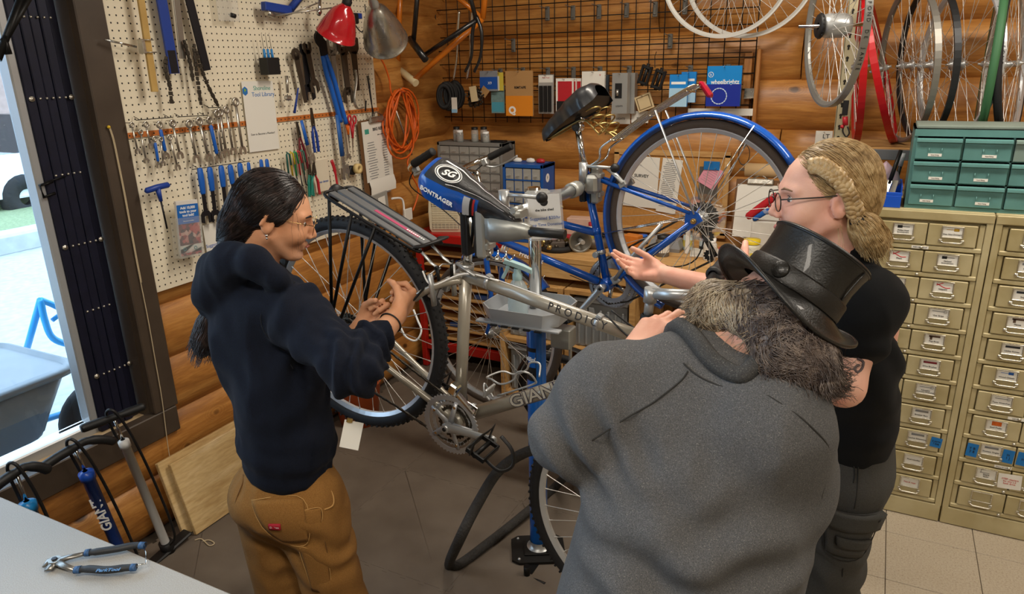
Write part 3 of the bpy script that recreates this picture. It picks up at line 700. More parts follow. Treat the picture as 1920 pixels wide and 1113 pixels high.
fk.build('fork', M_champ, sb)
hs = MB().lathe([(.018, 0), (.02, .004), (.02, .012), (.017, .016), (.019, .02), (.0185, .034), (.014, .038)], 18, aim(HT, HT+(HT-HB)))
hs.build('headset', M_blk, sb)
sa = (HT-HB).normalized(); SQ = Vector((.352, 0, .672)); SE = Vector((.452, 0, .727))
MB().cyl(HT+sa*.03, SQ, .0115, 16).cyl(SQ-sa*.022, SQ+sa*.014, .0165, 16).cyl(SQ, SE, .0138, 16).cyl(SE+Vector((0, -.024, 0)), SE+Vector((0, .024, 0)), .0185, 16).build('stem', M_alloy, sb)
hb_pts = [(SE.x+.036, -.29, SE.z+.036), (SE.x+.014, -.15, SE.z+.016), (SE.x, -.05, SE.z), (SE.x, .05, SE.z), (SE.x-.004, .15, SE.z+.006), (SE.x-.012, .29, SE.z+.012)]
hbar = MB().tube(bez(hb_pts, 5), .0112, 12).build('handlebar', M_blk, sb)
for s_ in (-1, 1):
    e = Vector((SE.x+(.037 if s_ < 0 else -.012), s_*.292, SE.z+(.037 if s_ < 0 else .012))); i_ = Vector((SE.x+(.016 if s_ < 0 else -.006), s_*.165, SE.z+(.018 if s_ < 0 else .007)))
    gp = MB().lathe([(.0001, -.001), (.0165, 0), (.0175, .004), (.016, .012), (.0165, .11), (.019, .122), (.019, .127), (.012, .128)], 16, aim(e, i_)).build('grip', M_rub, hbar)
    MB().tube(bez([e+Vector((0, -s_*.012, 0)), e+Vector((.03, s_*.006, .012)), e+Vector((.075, s_*.004, .02)), e+Vector((.105, -s_*.01, .02))], 4), [.011]*10+[.010, .010, .008], 10).build('bar_end', M_alloy, hbar)
    l0 = i_+Vector((.012, -s_*.02, -.004)); MB().box(l0, (.034, .03, .026), b=.004).tube(bez([l0+Vector((.018, 0, -.004)), l0+Vector((.05, s_*.03, -.012)), l0+Vector((.052, s_*.10, -.016)), l0+Vector((.048, s_*.125, -.014))], 4), [.007]*6+[.006]*7, 8, flat=(.7, 1)).build('brake_lever', M_blk, hbar)
    MB().lathe([(.018, -.012), (.021, -.006), (.021, .006), (.018, .012), (.0125, .012)], 16, aim(i_+Vector((0, -s_*.004, 0)), i_+Vector((0, -s_*.1, -.004)))).build('shifter', M_blkp, hbar)
    MB().tube(bez([l0+Vector((0, -s_*.015, 0)), l0+Vector((.08, -s_*.09, .02)), HT+Vector((.07, s_*.03, .03)), HT+Vector((.0, s_*.03, -.03)), ST.lerp(HT, .8)+Vector((0, s_*.018, .012))], 6), .0026, 6).build('cable', M_blkp, hbar)
cabl = MB().tube([ST.lerp(TT, .8)+Vector((0, -.010, .021)), ST.lerp(TT, .18)+Vector((0, -.010, .022))], .0012, 5)
cabl.tube(bez([ST.lerp(TT, .20)+Vector((0, -.012, .021)), ST.lerp(TT, .02)+Vector((0, -.03, .015)), (-.20, -.05, .385), (-.25, -.04, .40)], 6), .0026, 6); cabl.build('cable', M_white, sb)
for t_ in (.14, .76):
    q = ST.lerp(TT, t_); u_ = (TT-ST).normalized()
    MB().lathe([(.0189, -.006), (.0212, -.006), (.0212, .006), (.0189, .006)], 20, aim(q, q+u_)).box(q+Vector((0, -.010, .024)), (.016, .018, .010), b=.002).build('cable_clip', M_alloy, sb)
# seatpost, saddle
SPT = Vector((-.186, 0, .642))
MB().cyl(ST, SPT, .0132, 18).tube(bez([SPT, SPT+Vector((-.012, 0, .018)), SPT+Vector((-.03, 0, .016))], 4), .012, 12).build('seatpost', M_chrome, sb)
MB().lathe([(.018, -.006), (.022, -.006), (.022, .010), (.018, .010)], 18, aim(ST+std*.022, ST+std)).tube([ST+std*.024+Vector((-.024, -.014, 0)), ST+std*.024+Vector((.05, -.026, .004))], .0045, 6, flat=(1, 1.8)).build('seat_clamp', M_alloy, sb)
prof = lambda x: interp([(-.365, .030, .690, .668), (-.355, .062, .712, .648), (-.32, .076, .726, .628), (-.26, .073, .728, .618), (-.20, .052, .722, .622), (-.14, .033, .712, .630), (-.08, .024, .700, .638), (-.035, .021, .688, .640), (-.018, .014, .672, .644), (-.012, .004, .660, .648)], x)
M_sadb = mat('saddle_blue', '1154b0', .3, coat=.4)
M_carb = mat('saddle_carbon', '121214', .3, bump=.35, bs=700, coat=.5)
sd = saddle_patch(prof, -90, 90, -.365, -.012, 0, 30, 20).build('saddle', M_sadb, sb, Matrix.Translation((0, 0, .655)) @ Matrix.Rotation(.52, 4, 'X') @ Matrix.Translation((-.02, 0, -.655)) @ mat4((-.0, 0, .655*.25), (0, 0, 0), (.9, .84, .75)))
saddle_patch(prof, -38, 38, -.335, -.012, .002, 26, 14).build('saddle_top', M_carb, sd)
saddle_patch(prof, -91, 91, -.148, -.012, .0028, 18, 20).build('saddle_nose', M_carb, sd)
for x0_, x1_, m_ in ((-.192, -.172, mat('saddle_grey', 'b9bcc0', .4)), (-.172, -.164, M_blkp), (-.164, -.158, mat('saddle_red', 'b03030', .4))):
    for s_ in (-1, 1): saddle_patch(prof, s_*42, s_*90, x0_, x1_, .0022, 4, 10).build('stripe', m_, sd)
bt = MB().loft([[(x, y*interp([(-.365, .02), (-.3, .06), (-.2, .04), (-.012, .006)], x)[0], prof(x)[2]+.004) for y in (-1, -.5, 0, .5, 1)] for x in [lerp(-.36, -.014, i/16) for i in range(17)]], False, False).build('saddle_base', M_blkp, sd)
MB().tube(bez([(-.33, -.03, .635), (-.30, -.022, .645-.022), (-.18, -.022, .626), (-.08, -.012, .632), (-.045, 0, .645), (-.08, .012, .632), (-.18, .022, .626), (-.30, .022, .623), (-.33, .03, .635)], 5), .0038, 8).build('saddle_rail', M_chrome, sd)
hw, zt, zb = prof(-.265)
text('BONTRAGER', .0225, M_white, sd, basis((-.272, -.0755, .676), (1, 0, -.02), (0, .34, .94), (0, -.94, .34)), 'lettering', .0012, 'CENTER', .0003, 0, .92)
em = basis((-.270, -.012, .7325), (1, 0, -.03), (0, 1, 0), (.03, 0, 1))
MB().torus(.027, .0022, 30, 6, em @ Matrix.Diagonal((1.35, 1, .3, 1))).build('emblem_ring', M_white, sd); MB().torus(.0325, .0012, 30, 6, em @ Matrix.Diagonal((1.35, 1, .3, 1))).build('emblem_ring', M_white, sd)
text('SG', .034, M_white, sd, em @ Matrix.Rotation(.3, 4, 'Z'), 'emblem', .0012, 'CENTER', .001, .3, 1.0)
# drivetrain
M_chr = mat('chainring_alloy', 'b9bbbf', .42, .7)
def spider(R, n, th, y, parent, m, name):
    b = MB()
    for k in range(n):
        a = 2*pi*k/n+.4; b.tube([(0, y, 0), (R*cos(a), y, R*sin(a))], [.011, .007], 8, flat=(1, .45))
    return b.build(name, m, parent)
cr = gear_mb(.098, 48, .004, .080, WX((0, -.048, 0))).build('chainring', M_chr, sb)
gear_mb(.074, 36, .003, .062, WX((0, -.040, 0))).build('chainring', M_chr, sb); gear_mb(.056, 28, .003, .044, WX((0, -.033, 0))).build('chainring', M_chain, sb)
spider(.080, 5, .006, -.052, cr, M_chr, 'spider')
for k in range(5): a = 2*pi*k/5+.4; MB().cyl((.066*cos(a), -.056, .066*sin(a)), (.066*cos(a), -.046, .066*sin(a)), .0045, 10).build('chainring_bolt', M_chrome, cr)
def crank(root, y, d, s_, m, clip=True, L=.17):
    d = Vector((d[0], 0, d[1])).normalized(); e = Vector((0, y+s_*.012, 0))+d*L; o = Vector((0, y, 0))
    c_ = MB().tube([o-d*.012, o, o+d*.03, e-d*.02, e, e+d*.012], [.012, .0165, .0135, .0105, .0125, .007], 12, flat=(1, .55) if True else None, up=(0, 0, 1) if abs(d.z) < .7 else (1, 0, 0)).cyl(o+Vector((0, s_*.012, 0)), o-Vector((0, s_*.03, 0)), .012, 14).build('crank_arm', m, root)
    MB().lathe([(.0001, .004), (.006, .004), (.0075, 0), (.0075, -.004)], 12, aim(o+Vector((0, s_*.010, 0)), o+Vector((0, s_, 0)))).build('crank_bolt', M_blkp, c_)
    p = e+Vector((0, s_*.055, 0)); b = MB().cyl(e, e+Vector((0, s_*.10, 0)), .007, 10)
    for q in (-1, 1): b.box(p+Vector((q*.028, 0, 0)), (.006, .085, .018), b=.002)
    for q in (-1, 1): b.box(p+Vector((0, q*.04, 0)), (.06, .006, .016), b=.002)
    b.build('pedal', M_blk, c_)
    if clip:
        q0 = p+Vector((.03, 0, -.004)); MB().tube(bez([p+Vector((.02, -.02, -.008)), p+Vector((.075, -.022, -.012)), p+Vector((.098, 0, .012)), p+Vector((.075, .012, .045)), p+Vector((.03, .016, .06))], 5), .006, 8, flat=(1, .5)).tube(bez([p+Vector((-.01, -.048, .0)), p+Vector((-.01, -.045, .05)), p+Vector((.0, 0, .07)), p+Vector((-.01, .045, .05)), p+Vector((-.01, .048, 0))], 5), .0055, 6, flat=(.3, 1.6)).build('toe_clip', M_blkp, c_)
    return c_
crank(sb, -.072, (.151, .077), -1, M_alloy); crank(sb, .072, (-.151, -.077), 1, M_alloy)
rw_ = wheel(sb, RH, .352, .042, 36, M_tyre, M_rim, 96)
for k in range(7): gear_mb(.052-.0045*k, 26-2*k, .0022, .02, Matrix.Translation((0, 0, -.0)) @ Matrix.Translation((0, 0, .030+.0045*k))).build('sprocket', M_chain, rw_)
fw_ = wheel(sb, FH, .352, .040, 36, M_tyre, M_rim, 96)
rd0 = RH+Vector((.0, -.045, -.0)); J1 = RH+Vector((.03, -.045, -.075)); J2 = RH+Vector((.05, -.045, -.135))
MB().box(RH+Vector((.012, -.066, -.035)), (.022, .02, .06), b=.004).box((J1+J2)/2+Vector((0, -.008, 0)), (.02, .003, .085), b=.001).build('rear_derailleur', M_blk, sb)
for J in (J1, J2): gear_mb(.022, 11, .004, .004, WX(J)).build('jockey_wheel', M_blkp, sb)
CR = .070
ch = [(0+.02, -.040, CR), (-.2, -.042, .085), (RH.x, -.044, RH.z+.040), (RH.x-.034, -.045, RH.z+.02), (RH.x-.038, -.045, RH.z-.012), (RH.x-.015, -.045, RH.z-.036), J1+Vector((.022, 0, 0)), J1+Vector((.0, 0, -.03)), J2+Vector((-.02, 0, 0)), J2+Vector((.0, 0, -.022)), (-.2, -.042, -.075), (-.01, -.040, -CR), (.05, -.04, -.05), (CR, -.040, -.005), (.055, -.04, .045), (.02, -.040, CR)]
ring_chain(ch).build('chain', M_chain, sb)
MB().box((.02, -.045, .096), (.075, .016, .012), b=.003, rot=(0, .35, 0)).box((-.035, -.035, .11), (.03, .03, .035), b=.005).box((.03, -.03, .08), (.05, .004, .03), b=.001).build('front_derailleur', M_chrome, sb)
bb_ = MB()
for s_ in (-1, 1): bb_.tube([(-.175, s_*.05, .33), (-.215, s_*.056, .415)], .007, 8, flat=(1, 1.4)).box((-.20, s_*.035, .36), (.02, .02, .045), b=.003)
bb_.tube([(-.215, -.056, .415), (-.218, .0, .43), (-.215, .056, .415)], .002, 6).build('brake_caliper', M_alloy, sb)
# rack
rk = MB()
Z_ = .462
for s_ in (-1, 1): rk.tube(bez([(-.635, s_*.02, Z_-.004), (-.628, s_*.062, Z_-.004), (-.56, s_*.068, Z_-.006), (-.30, s_*.06, Z_-.006), (-.27, s_*.045, Z_-.002)], 5), .005, 8)
rack = rk.build('rack', M_blk, sb)
for k, (yy, ww, m_) in enumerate(((-.040, .026, mat('rack_grey', '6a6c6e', .4, .5)), (0, .034, mat('rack_grey', '6a6c6e', .4, .5)), (.040, .026, mat('rack_grey', '6a6c6e', .4, .5)))):
    MB().box((-.45, yy, Z_), (.345, ww, .008), b=.002).build('deck_slat', m_, rack)
MB().box((-.40, 0, Z_+.0046), (.17, .012, .001)).build('deck_stripe', mat('magenta_print', 'b03a62', .5), rack)
for k in range(9): MB().box((-.36+k*.0075, 0, Z_+.0054), (.0045, .007, .0006)).build('deck_print', M_white, rack)
MB().tube(bez([(-.285, -.06, Z_+.004), (-.262, -.05, Z_+.02), (-.255, 0, Z_+.026), (-.262, .05, Z_+.02), (-.285, .06, Z_+.004)], 5), .009, 8, flat=(.5, 1.4)).build('front_stop', M_blkp, rack)
st_ = MB()
for s_ in (-1, 1):
    for xt in (-.605, -.515, -.425):
        MB().tube([(xt, s_*.066, Z_-.006), (RH.x+(-.02 if xt < -.5 else .0)-.02+(.012 if xt > -.45 else 0), s_*.078, RH.z+.035)], .0052, 8).build('strut', M_blk, rack)
    MB().box((RH.x-.018, s_*.078, RH.z+.022), (.034, .006, .045), b=.002).build('strut_foot', M_blk, rack)
    MB().tube([(-.29, s_*.03, Z_-.012), (-.235, s_*.03, Z_-.03), (-.205, s_*.03, Z_-.032)], .0045, 8, flat=(.5, 1.6)).build('stay', M_alloy, rack)
    MB().tube([(-.212, s_*.036, Z_-.028), (-.185, s_*.030, .375)], .006, 8, flat=(1, .6)).cyl((-.212, s_*.03, Z_-.03), (-.212, s_*.044, Z_-.03), .005, 8).build('link', M_blk, rack)
MB().lathe([(.0001, .010), (.022, .009), (.026, .004), (.026, -.004)], 20, aim((-.642, 0, Z_-.018), (-.70, 0, Z_-.03))).build('reflector', mat('red_lens', 'a3122e', .2, coat=.6), rack)
MB().lathe([(.0001, -.016), (.026, -.014), (.0275, .002), (.026, .004)], 20, aim((-.642, 0, Z_-.018), (-.70, 0, Z_-.03))).build('reflector_body', M_blkp, rack)
# bottle cage on the down tube
dd = DT.normalized(); nn = Vector((-dd.z, 0, dd.x))
def dc(t_, h, y): p = dd*t_+nn*(h+.021); return Vector((p.x, y, p.z))
cg = MB().tube(bez([dc(.17, .008, 0), dc(.30, .008, .0), dc(.325, .02, -.012), dc(.33, .05, -.034), dc(.30, .062, -.036), dc(.275, .045, -.037), dc(.23, .045, -.037), dc(.20, .066, -.030), dc(.165, .07, 0), dc(.20, .066, .030), dc(.23, .045, .037), dc(.275, .045, .037), dc(.30, .062, .036), dc(.33, .05, .034), dc(.325, .02, .012)], 5), .003, 8)
cg.tube(bez([dc(.145, .004, -.01), dc(.14, .03, -.012), dc(.145, .055, 0), dc(.14, .03, .012), dc(.145, .004, .01)], 4), .003, 8)
cg.box(dc(.15, .03, 0), (.008, .05, .03), b=.002).build('bottle_cage', M_alloy, sb)
# ---------------- blue bicycle
MBl = Matrix(((-.837, -.080, -.542, 1.573), (.029, -.994, .102, -1.428), (-.547, .069, .834, .984), (0, 0, 0, 1)))
q_ = MBl.to_3x3().to_quaternion(); MBl = q_.to_matrix().to_4x4(); MBl.translation = Vector((1.573, -1.428, .984))
bb = thing('bicycle', 'old blue step-through bicycle with mudguards and sprung saddle clamped tail up in the stand', 'bicycle', MBl)
ST = Vector((-.137, 0, .416)); std = ST.normalized(); HT = Vector((.325, 0, .575)); HB = Vector((.392, 0, .385)); RH = Vector((-.44, 0, .055)); FH = Vector((.596, 0, .055))
f = MB().cyl((0, 0, 0), ST+std*.035, .0155, 18).cyl(std*.205, HT-(HT-HB)*.18, .0145, 18).cyl((0, 0, 0), HB+(HT-HB)*.16, .0155, 18).cyl(HB, HT, .0175, 18).cyl((0, -.036, 0), (0, .036, 0), .021, 18)
for s_ in (-1, 1):
    f.tube([(-.01, s_*.022, 0), (-.1, s_*.03, .012), RH+Vector((.02, s_*.062, .0))], [.011, .011, .008], 10)
    f.tube([ST+Vector((0, s_*.016, -.006)), RH+Vector((.0, s_*.062, .03))], [.0085, .0065], 10)
    f.prism([(-.03, -.014), (.03, -.02), (.035, .0), (.012, .035), (-.014, .036), (-.03, .016)], -.0025, .0025, WX(RH+Vector((.004, s_*.062, 0))))
f.cyl(std*.20, std*.225, .0172, 16).cyl(std*.005, std*.03, .0175, 16)
fo2 = f.build('frame', M_blue, bb)
tube_text('Free Spirit', (0, 0, 0), HB, .0155, .030, M_white, fo2, .62, side=1, sx=.9, tilt=.35)
MB().lathe([(.0158, -.003), (.0164, -.003), (.0164, .003), (.0158, .003)], 18, aim(HB*.86, HB)).lathe([(.0158, -.003), (.0164, -.003), (.0164, .003), (.0158, .003)], 18, aim(HB*.88, HB)).build('white_band', M_white, fo2)
fk = MB().cyl(HB, HB+(HB-HT).normalized()*.025, .017, 14)
for s_ in (-1, 1): fk.tube(bez([HB+Vector((.005, s_*.02, -.02)), HB+Vector((.025, s_*.046, -.05)), (.475, s_*.048, .20), (.535, s_*.048, .11), FH+Vector((0, s_*.048, 0))], 5), [.0125]*10+[.0105]*5+[.008]*6, 10)
fk.build('fork', M_blue, bb)
MB().cyl(HT, HT+(HT-HB).normalized()*.02, .018, 14).cyl(HT, HT+(HT-HB).normalized()*.085, .011, 14).tube(bez([HT+(HT-HB).normalized()*.085, HT+(HT-HB).normalized()*.10+Vector((.01, 0, 0)), (.398, 0, .734)], 4), .012, 12).cyl((.398, -.022, .734), (.398, .022, .734), .017, 14).build('stem', M_chrome, bb)
hb2 = MB().tube(bez([(.20, -.285, .700), (.30, -.272, .712), (.372, -.225, .722), (.392, -.13, .706), (.35, -.04, .682), (.35, .04, .682), (.392, .13, .706), (.372, .225, .722), (.30, .272, .712), (.20, .285, .700)], 6), .0111, 12).build('handlebar', M_chrome, bb, Matrix.Translation((.05, 0, .052)))
for s_ in (-1, 1):
    MB().lathe([(.0001, -.001), (.015, 0), (.0165, .004), (.0148, .01), (.016, .03), (.0148, .034), (.016, .056), (.0148, .06), (.016, .085), (.0165, .118), (.0155, .122)], 14, aim((.195, s_*.2855, .699), (.30, s_*.272, .712))).build('grip', M_rub, hb2)
    MB().box((.335, s_*.245, .700), (.03, .018, .03), b=.004).tube(bez([(.345, s_*.25, .690), (.32, s_*.285, .668), (.25, s_*.298, .655), (.20, s_*.298, .652)], 4), .0055, 8, flat=(1, .7)).build('brake_lever', M_alloy, hb2)
    MB().tube(bez([(.345, s_*.25, .700), (.43, s_*.2, .67), (.45, s_*.05, .56), (.40, s_*.02, .42), (.30, s_*.02, .33)], 6), .0026, 6).build('cable', M_blkp, hb2)
MB().tube(bez([(.34, .255, .690), (.30, .33, .60), (.18, .25, .50), (.10, .10, .42), (.05, .03, .30)], 6), .0026, 6).build('cable', M_blkp, bb)
SPT = Vector((-.198, 0, .585))
MB().cyl(ST, SPT, .0127, 16).build('seatpost', M_chrome, bb)
MB().cyl(SPT+Vector((0, -.02, -.008)), SPT+Vector((0, .02, -.008)), .017, 14).cyl(SPT+Vector((-.02, -.016, .012)), SPT+Vector((-.02, .016, .012)), .013, 14).build('saddle_clamp', M_chrome, bb)
prof = lambda x: interp([(-.345, .05, .660, .622), (-.335, .088, .676, .604), (-.29, .104, .684, .598), (-.23, .088, .680, .604), (-.17, .052, .672, .610), (-.12, .032, .664, .612), (-.075, .026, .652, .606), (-.055, .020, .638, .602), (-.048, .008, .622, .604)], x)
sd = saddle_patch(prof, -90, 90, -.345, -.048, 0, 26, 22).build('saddle', mat('saddle_vinyl', '232427', .35, coat=.2), bb)
MB().loft([[(x, y*prof(x)[0]*.93, prof(x)[2]+.006) for y in (-1, -.5, 0, .5, 1)] for x in [lerp(-.34, -.05, i/14) for i in range(15)]], False, False).build('saddle_pan', M_blkp, sd)
for s_ in (-1, 1):
    cx_ = Vector((-.300, s_*.045, .596)); MB().tube([cx_+Vector((.026*cos(t_*.5), .026*sin(t_*.5), -.0026*t_)) for t_ in range(0, 40)], .0032, 7).build('saddle_spring', M_gold, sd)
    MB().tube(bez([(-.275, s_*.045, .50+.0), (-.245, s_*.03, .575-.0), (-.19, s_*.022, .592), (-.10, s_*.014, .60), (-.065, 0, .607)], 5), .0032, 7).build('saddle_rail', M_gold, sd)
MB().tube(bez([(-.30, -.07, .50), (-.285, -.045, .498), (-.275, 0, .515), (-.285, .045, .498), (-.30, .07, .50)], 5), .0036, 7).build('saddle_rail', M_gold, sd)
# wheels and mudguards
rw2 = wheel(bb, RH, .342, .036, 36, M_tyreg, M_rim, 0)
MB().lathe([(.02, .0335), (.082, .0345), (.085, .032)], 40).build('spoke_guard', mat('clear_plastic', 'dfe2e2', .08, trans=.85, alpha=.45), rw2)
for k in range(5): gear_mb(.058-.006*k, 28-3*k, .0022, .02, Matrix.Translation((0, 0, .038+.005*k))).build('sprocket', M_chain, rw2)
fw2 = wheel(bb, FH, .342, .036, 36, M_tyreg, M_rim, 0, hw=.024, axle=.058)
for s_ in (1, -1): MB().cyl(RH+Vector((0, s_*.064, 0)), RH+Vector((0, s_*.078, 0)), .010, 6).cyl(RH+Vector((0, s_*.06, 0)), RH+Vector((0, s_*.088, 0)), .0048, 8).build('axle_nut', M_gold, bb)
for s_ in (1, -1): MB().cyl(FH+Vector((0, s_*.05, 0)), FH+Vector((0, s_*.064, 0)), .009, 6).build('axle_nut', M_chrome, bb)
def fender(c, R, a0, a1, w_, n=46):
    rows = []
    for i in range(n+1):
        a = rad(lerp(a0, a1, i/n)); rows.append([(c.x+(R+d_)*cos(a), y*w_, c.z+(R+d_)*sin(a)) for y, d_ in ((-1, -.016), (-.92, -.006), (-.6, .002), (0, .006), (.6, .002), (.92, -.006), (1, -.016), (.9, -.012), (0, .003), (-.9, -.012))])
    return MB().loft(rows, True, True)
fender(RH, .362, -38, 178, .028).build('mudguard', M_blue, bb)
fender(FH, .352, 99, 172, .034).build('mudguard', M_blue, bb)
for s_ in (-1, 1):
    for a in (150, 20): MB().cyl(RH+Vector((0, s_*.06, .012)), RH+Vector((.362*cos(rad(a)), s_*.027, .362*sin(rad(a)))), .0024, 6).build('mudguard_stay', M_chrome, bb)
    MB().cyl(FH+Vector((0, s_*.05, .006)), FH+Vector((.362*cos(rad(164)), s_*.027, .362*sin(rad(164)))), .0024, 6).build('mudguard_stay', M_chrome, bb)
# rear carrier
ck = MB()
for y in (-.05, -.025, 0, .025, .05): ck.tube(bez([(-.30, y, .455), (-.46, y, .463), (-.63, y, .458), (-.655, y*.7, .452)], 5), .0032, 7)
for x in (-.31, -.47, -.62): ck.tube([(x, -.052, .452), (x, .052, .452)], .0028, 7)
carrier = ck.build('carrier', mat('carrier_chrome', 'c9b89a', .2, .95), bb)
for s_ in (-1, 1):
    MB().tube(bez([(-.31, s_*.05, .455), (-.255, s_*.045, .452), (-.225, s_*.03, .425), (-.175, s_*.02, .425), ST+Vector((-.006, s_*.018, .015))], 5), .0042, 8).build('carrier_arm', M_chrome, carrier)
    MB().tube([(-.50, s_*.052, .455), RH+Vector((-.012, s_*.066, .02))], .0058, 8, flat=(.5, 1.3)).build('carrier_leg', M_alloy, carrier)
MB().tube(bez([(-.315, -.02, .46), (-.30, -.02, .49), (-.28, 0, .495), (-.30, .02, .49), (-.315, .02, .46)], 5), .0035, 7).build('carrier_spring', M_gold, carrier)
MB().box((-.668, 0, .428), (.018, .036, .066), b=.007, rot=(0, .1, 0)).build('reflector', mat('red_lens', 'a3122e', .2, coat=.6), carrier)
# brake, crank, stand
bk = MB()
for s_ in (-1, 1): bk.tube(bez([(-.225, 0, .40-.02), (-.245, s_*.03, .36), (-.262, s_*.05, .335), (-.268, s_*.045, .300)], 5), .0075, 8, flat=(.6, 1.2)).box((-.262, s_*.036, .298), (.03, .018, .02), b=.003)
bk.build('brake_caliper', M_alloy, bb)
gear_mb(.098, 48, .003, .070, WX((0, -.045, 0))).build('chainring', M_chr, bb); gear_mb(.082, 40, .003, .060, WX((0, -.038, 0))).build('chainring', M_chr, bb)
MB().lathe([(.106, -.0012), (.106, .0012), (.088, .0012), (.088, -.0012)], 44, WX((0, -.052, 0)), close=True).build('chain_guard', M_chr, bb)
spider(.085, 5, .006, -.044, bb, M_chrome, 'spider')
crank(bb, .062, (.9, -.30), 1, M_alloy, False); crank(bb, -.066, (-.9, .30), -1, M_alloy, False)
MB().box((-.055, .022, .004), (.035, .03, .03), b=.004).tube([(-.055, .035, .005), (-.15, .05, .045), (-.33, .06, .10)], .0075, 8).build('kickstand', M_alloy, bb)
J1, J2 = RH+Vector((.02, -.055, -.07)), RH+Vector((.05, -.055, -.13))
MB().box(RH+Vector((.0, -.068, -.03)), (.03, .02, .05), b=.004).box((J1+J2)/2+Vector((0, -.008, 0)), (.02, .004, .09), b=.001).build('rear_derailleur', M_blk, bb)
for J in (J1, J2): gear_mb(.022, 11, .004, .004, WX(J)).build('jockey_wheel', M_blkp, bb)
ring_chain([(0, -.045, .09), (RH.x, -.052, RH.z+.035), (RH.x-.03, -.052, RH.z), J1+Vector((.02, 0, 0)), J2+Vector((-.02, 0, 0)), J2+Vector((0, 0, -.022)), (-.02, -.045, -.092), (.06, -.045, -.065), (.09, -.045, 0), (.065, -.045, .06), (0, -.045, .09)]).build('chain', M_chain, bb)
MB().tube([std*.13+Vector((.016, -.02, 0)), std*.13+Vector((.02, .02, 0))], .012, 8).lathe([(.0158, -.008), (.019, -.008), (.019, .008), (.0158, .008)], 16, aim(std*.13, std)).build('front_derailleur', M_alloy, bb)
MB().tube(bez([std*.13+Vector((.0, .018, 0)), std*.07+Vector((.012, .02, 0)), Vector((.03, .018, .02)), HB*.3+Vector((.0, .017, -.012))], 5), .002, 6).build('cable', M_blkp, bb)
MB().tube(bez([RH+Vector((0, -.07, -.02)), RH+Vector((.10, -.06, -.12)), RH+Vector((.20, -.04, -.10)), RH+Vector((.24, -.03, -.02))], 5), .0026, 6).build('cable', M_blkp, bb)
# ================================================================== REPAIR STAND
PX, PY = 1.455, -1.83
M_pblue = mat('stand_blue', '0f5fb4', .3, coat=.4)
M_pgrey = mat('clamp_grey', 'a3a49f', .4, .6)
std_ = thing('repair_stand', 'blue column double arm bicycle repair stand with chrome mast on black floor plate', 'repair stand', (PX, PY, 0))
MB().lathe([(.031, .055), (.034, .06), (.034, .925), (.030, .935)], 28).build('column', M_pblue, std_)
MB().lathe([(.027, .93), (.027, .99), (.022, 1.0)], 24).build('collar', M_blkp, std_)
MB().cyl((0, 0, .99), (0, 0, 1.42), .0215, 24).build('mast', M_chrome, std_)
pl = MB(); Mp = Matrix.Translation((0, -.01, .02)) @ Matrix.Rotation(.5, 4, 'Z') @ Matrix.Scale(.68, 4)
pl.prism([(-.15, -.09), (-.11, -.12), (.11, -.12), (.15, -.09), (.15, .09), (.11, .12), (-.11, .12), (-.15, .09)], -.008, .006, Mp); pl.box((0, 0, .012), (.16, .13, .012), Mp, .004)
pl.build('floor_plate', mat('plate_black', '1d1c1b', .55, .4, rvar=.15), std_)
MB().lathe([(.05, .028), (.046, .034), (.038, .036), (.036, .06)], 24).build('column_socket', M_alloy, std_)
for a, b_ in ((-.11, .09), (.11, -.09), (.11, .09), (-.11, -.09)): MB().lathe([(0, .010), (.006, .009), (.009, .004), (.009, 0)], 6, Mp @ Matrix.Translation((a, b_, .006))).build('bolt', M_alloy, std_)
MB().box((.02, -.10, -.0), (.04, .09, .028), b=.005).cyl((.02, -.15, .004), (.10, -.165, .01), .006, 8).cyl((.02, -.15, 0), (.02, -.15, .05), .012, 10).build('plate_clamp', M_blk, std_)
# decal on the column, facing the room
a0 = -2.02
def on_col(a, z, r_=.0346): return basis((r_*cos(a), r_*sin(a), z), (-sin(a), cos(a), 0), (0, 0, 1), (cos(a), sin(a), 0))
MB().lathe([(.0345, .74), (.0345, .865)], 14, arc=(a0-.75, a0+.85)).build('decal', M_blkp, std_)
MB().lathe([(.0347, .792), (.0347, .85)], 10, arc=(a0-.1, a0+.8)).build('decal_patch', M_pblue, std_)
for i, (ch_, dx) in enumerate(zip('ParkTool', range(8))): text(ch_, .021, M_white, std_, on_col(a0-.62+dx*.185, .822, .0350), 'lettering', .0004, 'CENTER', .0006, .2)
text('PRS', .010, M_white, std_, on_col(a0+.25, .765, .0350))
# arms: one along y through the mast head
arm = MB().cyl((0, -.33, -.045), (0, .33, -.045), .021, 24, M=Matrix.Translation((.03, 0, 1.415))).build('arm', mat('arm_chrome', 'c3c6c8', .22, .9), std_)
MB().box((.012, 0, 1.372), (.07, .07, .08), b=.01).build('mast_head', M_pgrey, std_)
for yy in (-.27, .27): MB().lathe([(.0215, -.03), (.028, -.028), (.028, .028), (.0215, .03)], 24, aim((.03, yy, 1.37), (.03, yy+.1, 1.37))).build('sleeve', M_pgrey, std_)
def clampset(y, s_, zc, xc, lever, pbase):
    """jaws round the seat post at local (xc, y, zc); s_ is the outward direction along y"""
    j = MB().box((xc+.027, y, zc), (.030, .056, .135), b=.006).box((xc+.045, y, zc+.035), (.012, .05, .02), b=.004).box((xc+.045, y, zc-.035), (.012, .05, .02), b=.004).build('jaw', M_pgrey, std_)
    MB().box((xc+.0115, y, zc), (.005, .05, .13), b=.001).build('jaw_pad', M_blkp, j)
    k = MB().box((xc-.026, y, zc), (.018, .052, .13), b=.005).build('jaw', mat('jaw_black', '222427', .35, .3), std_)
    MB().box((xc-.0145, y, zc), (.006, .05, .128), b=.001).build('jaw_pad', M_blkp, k)
    MB().box((xc+.03, y-s_*.05, zc+.012), (.05, .06, .07), b=.012).build('clamp_body', M_pgrey, std_)
    return j
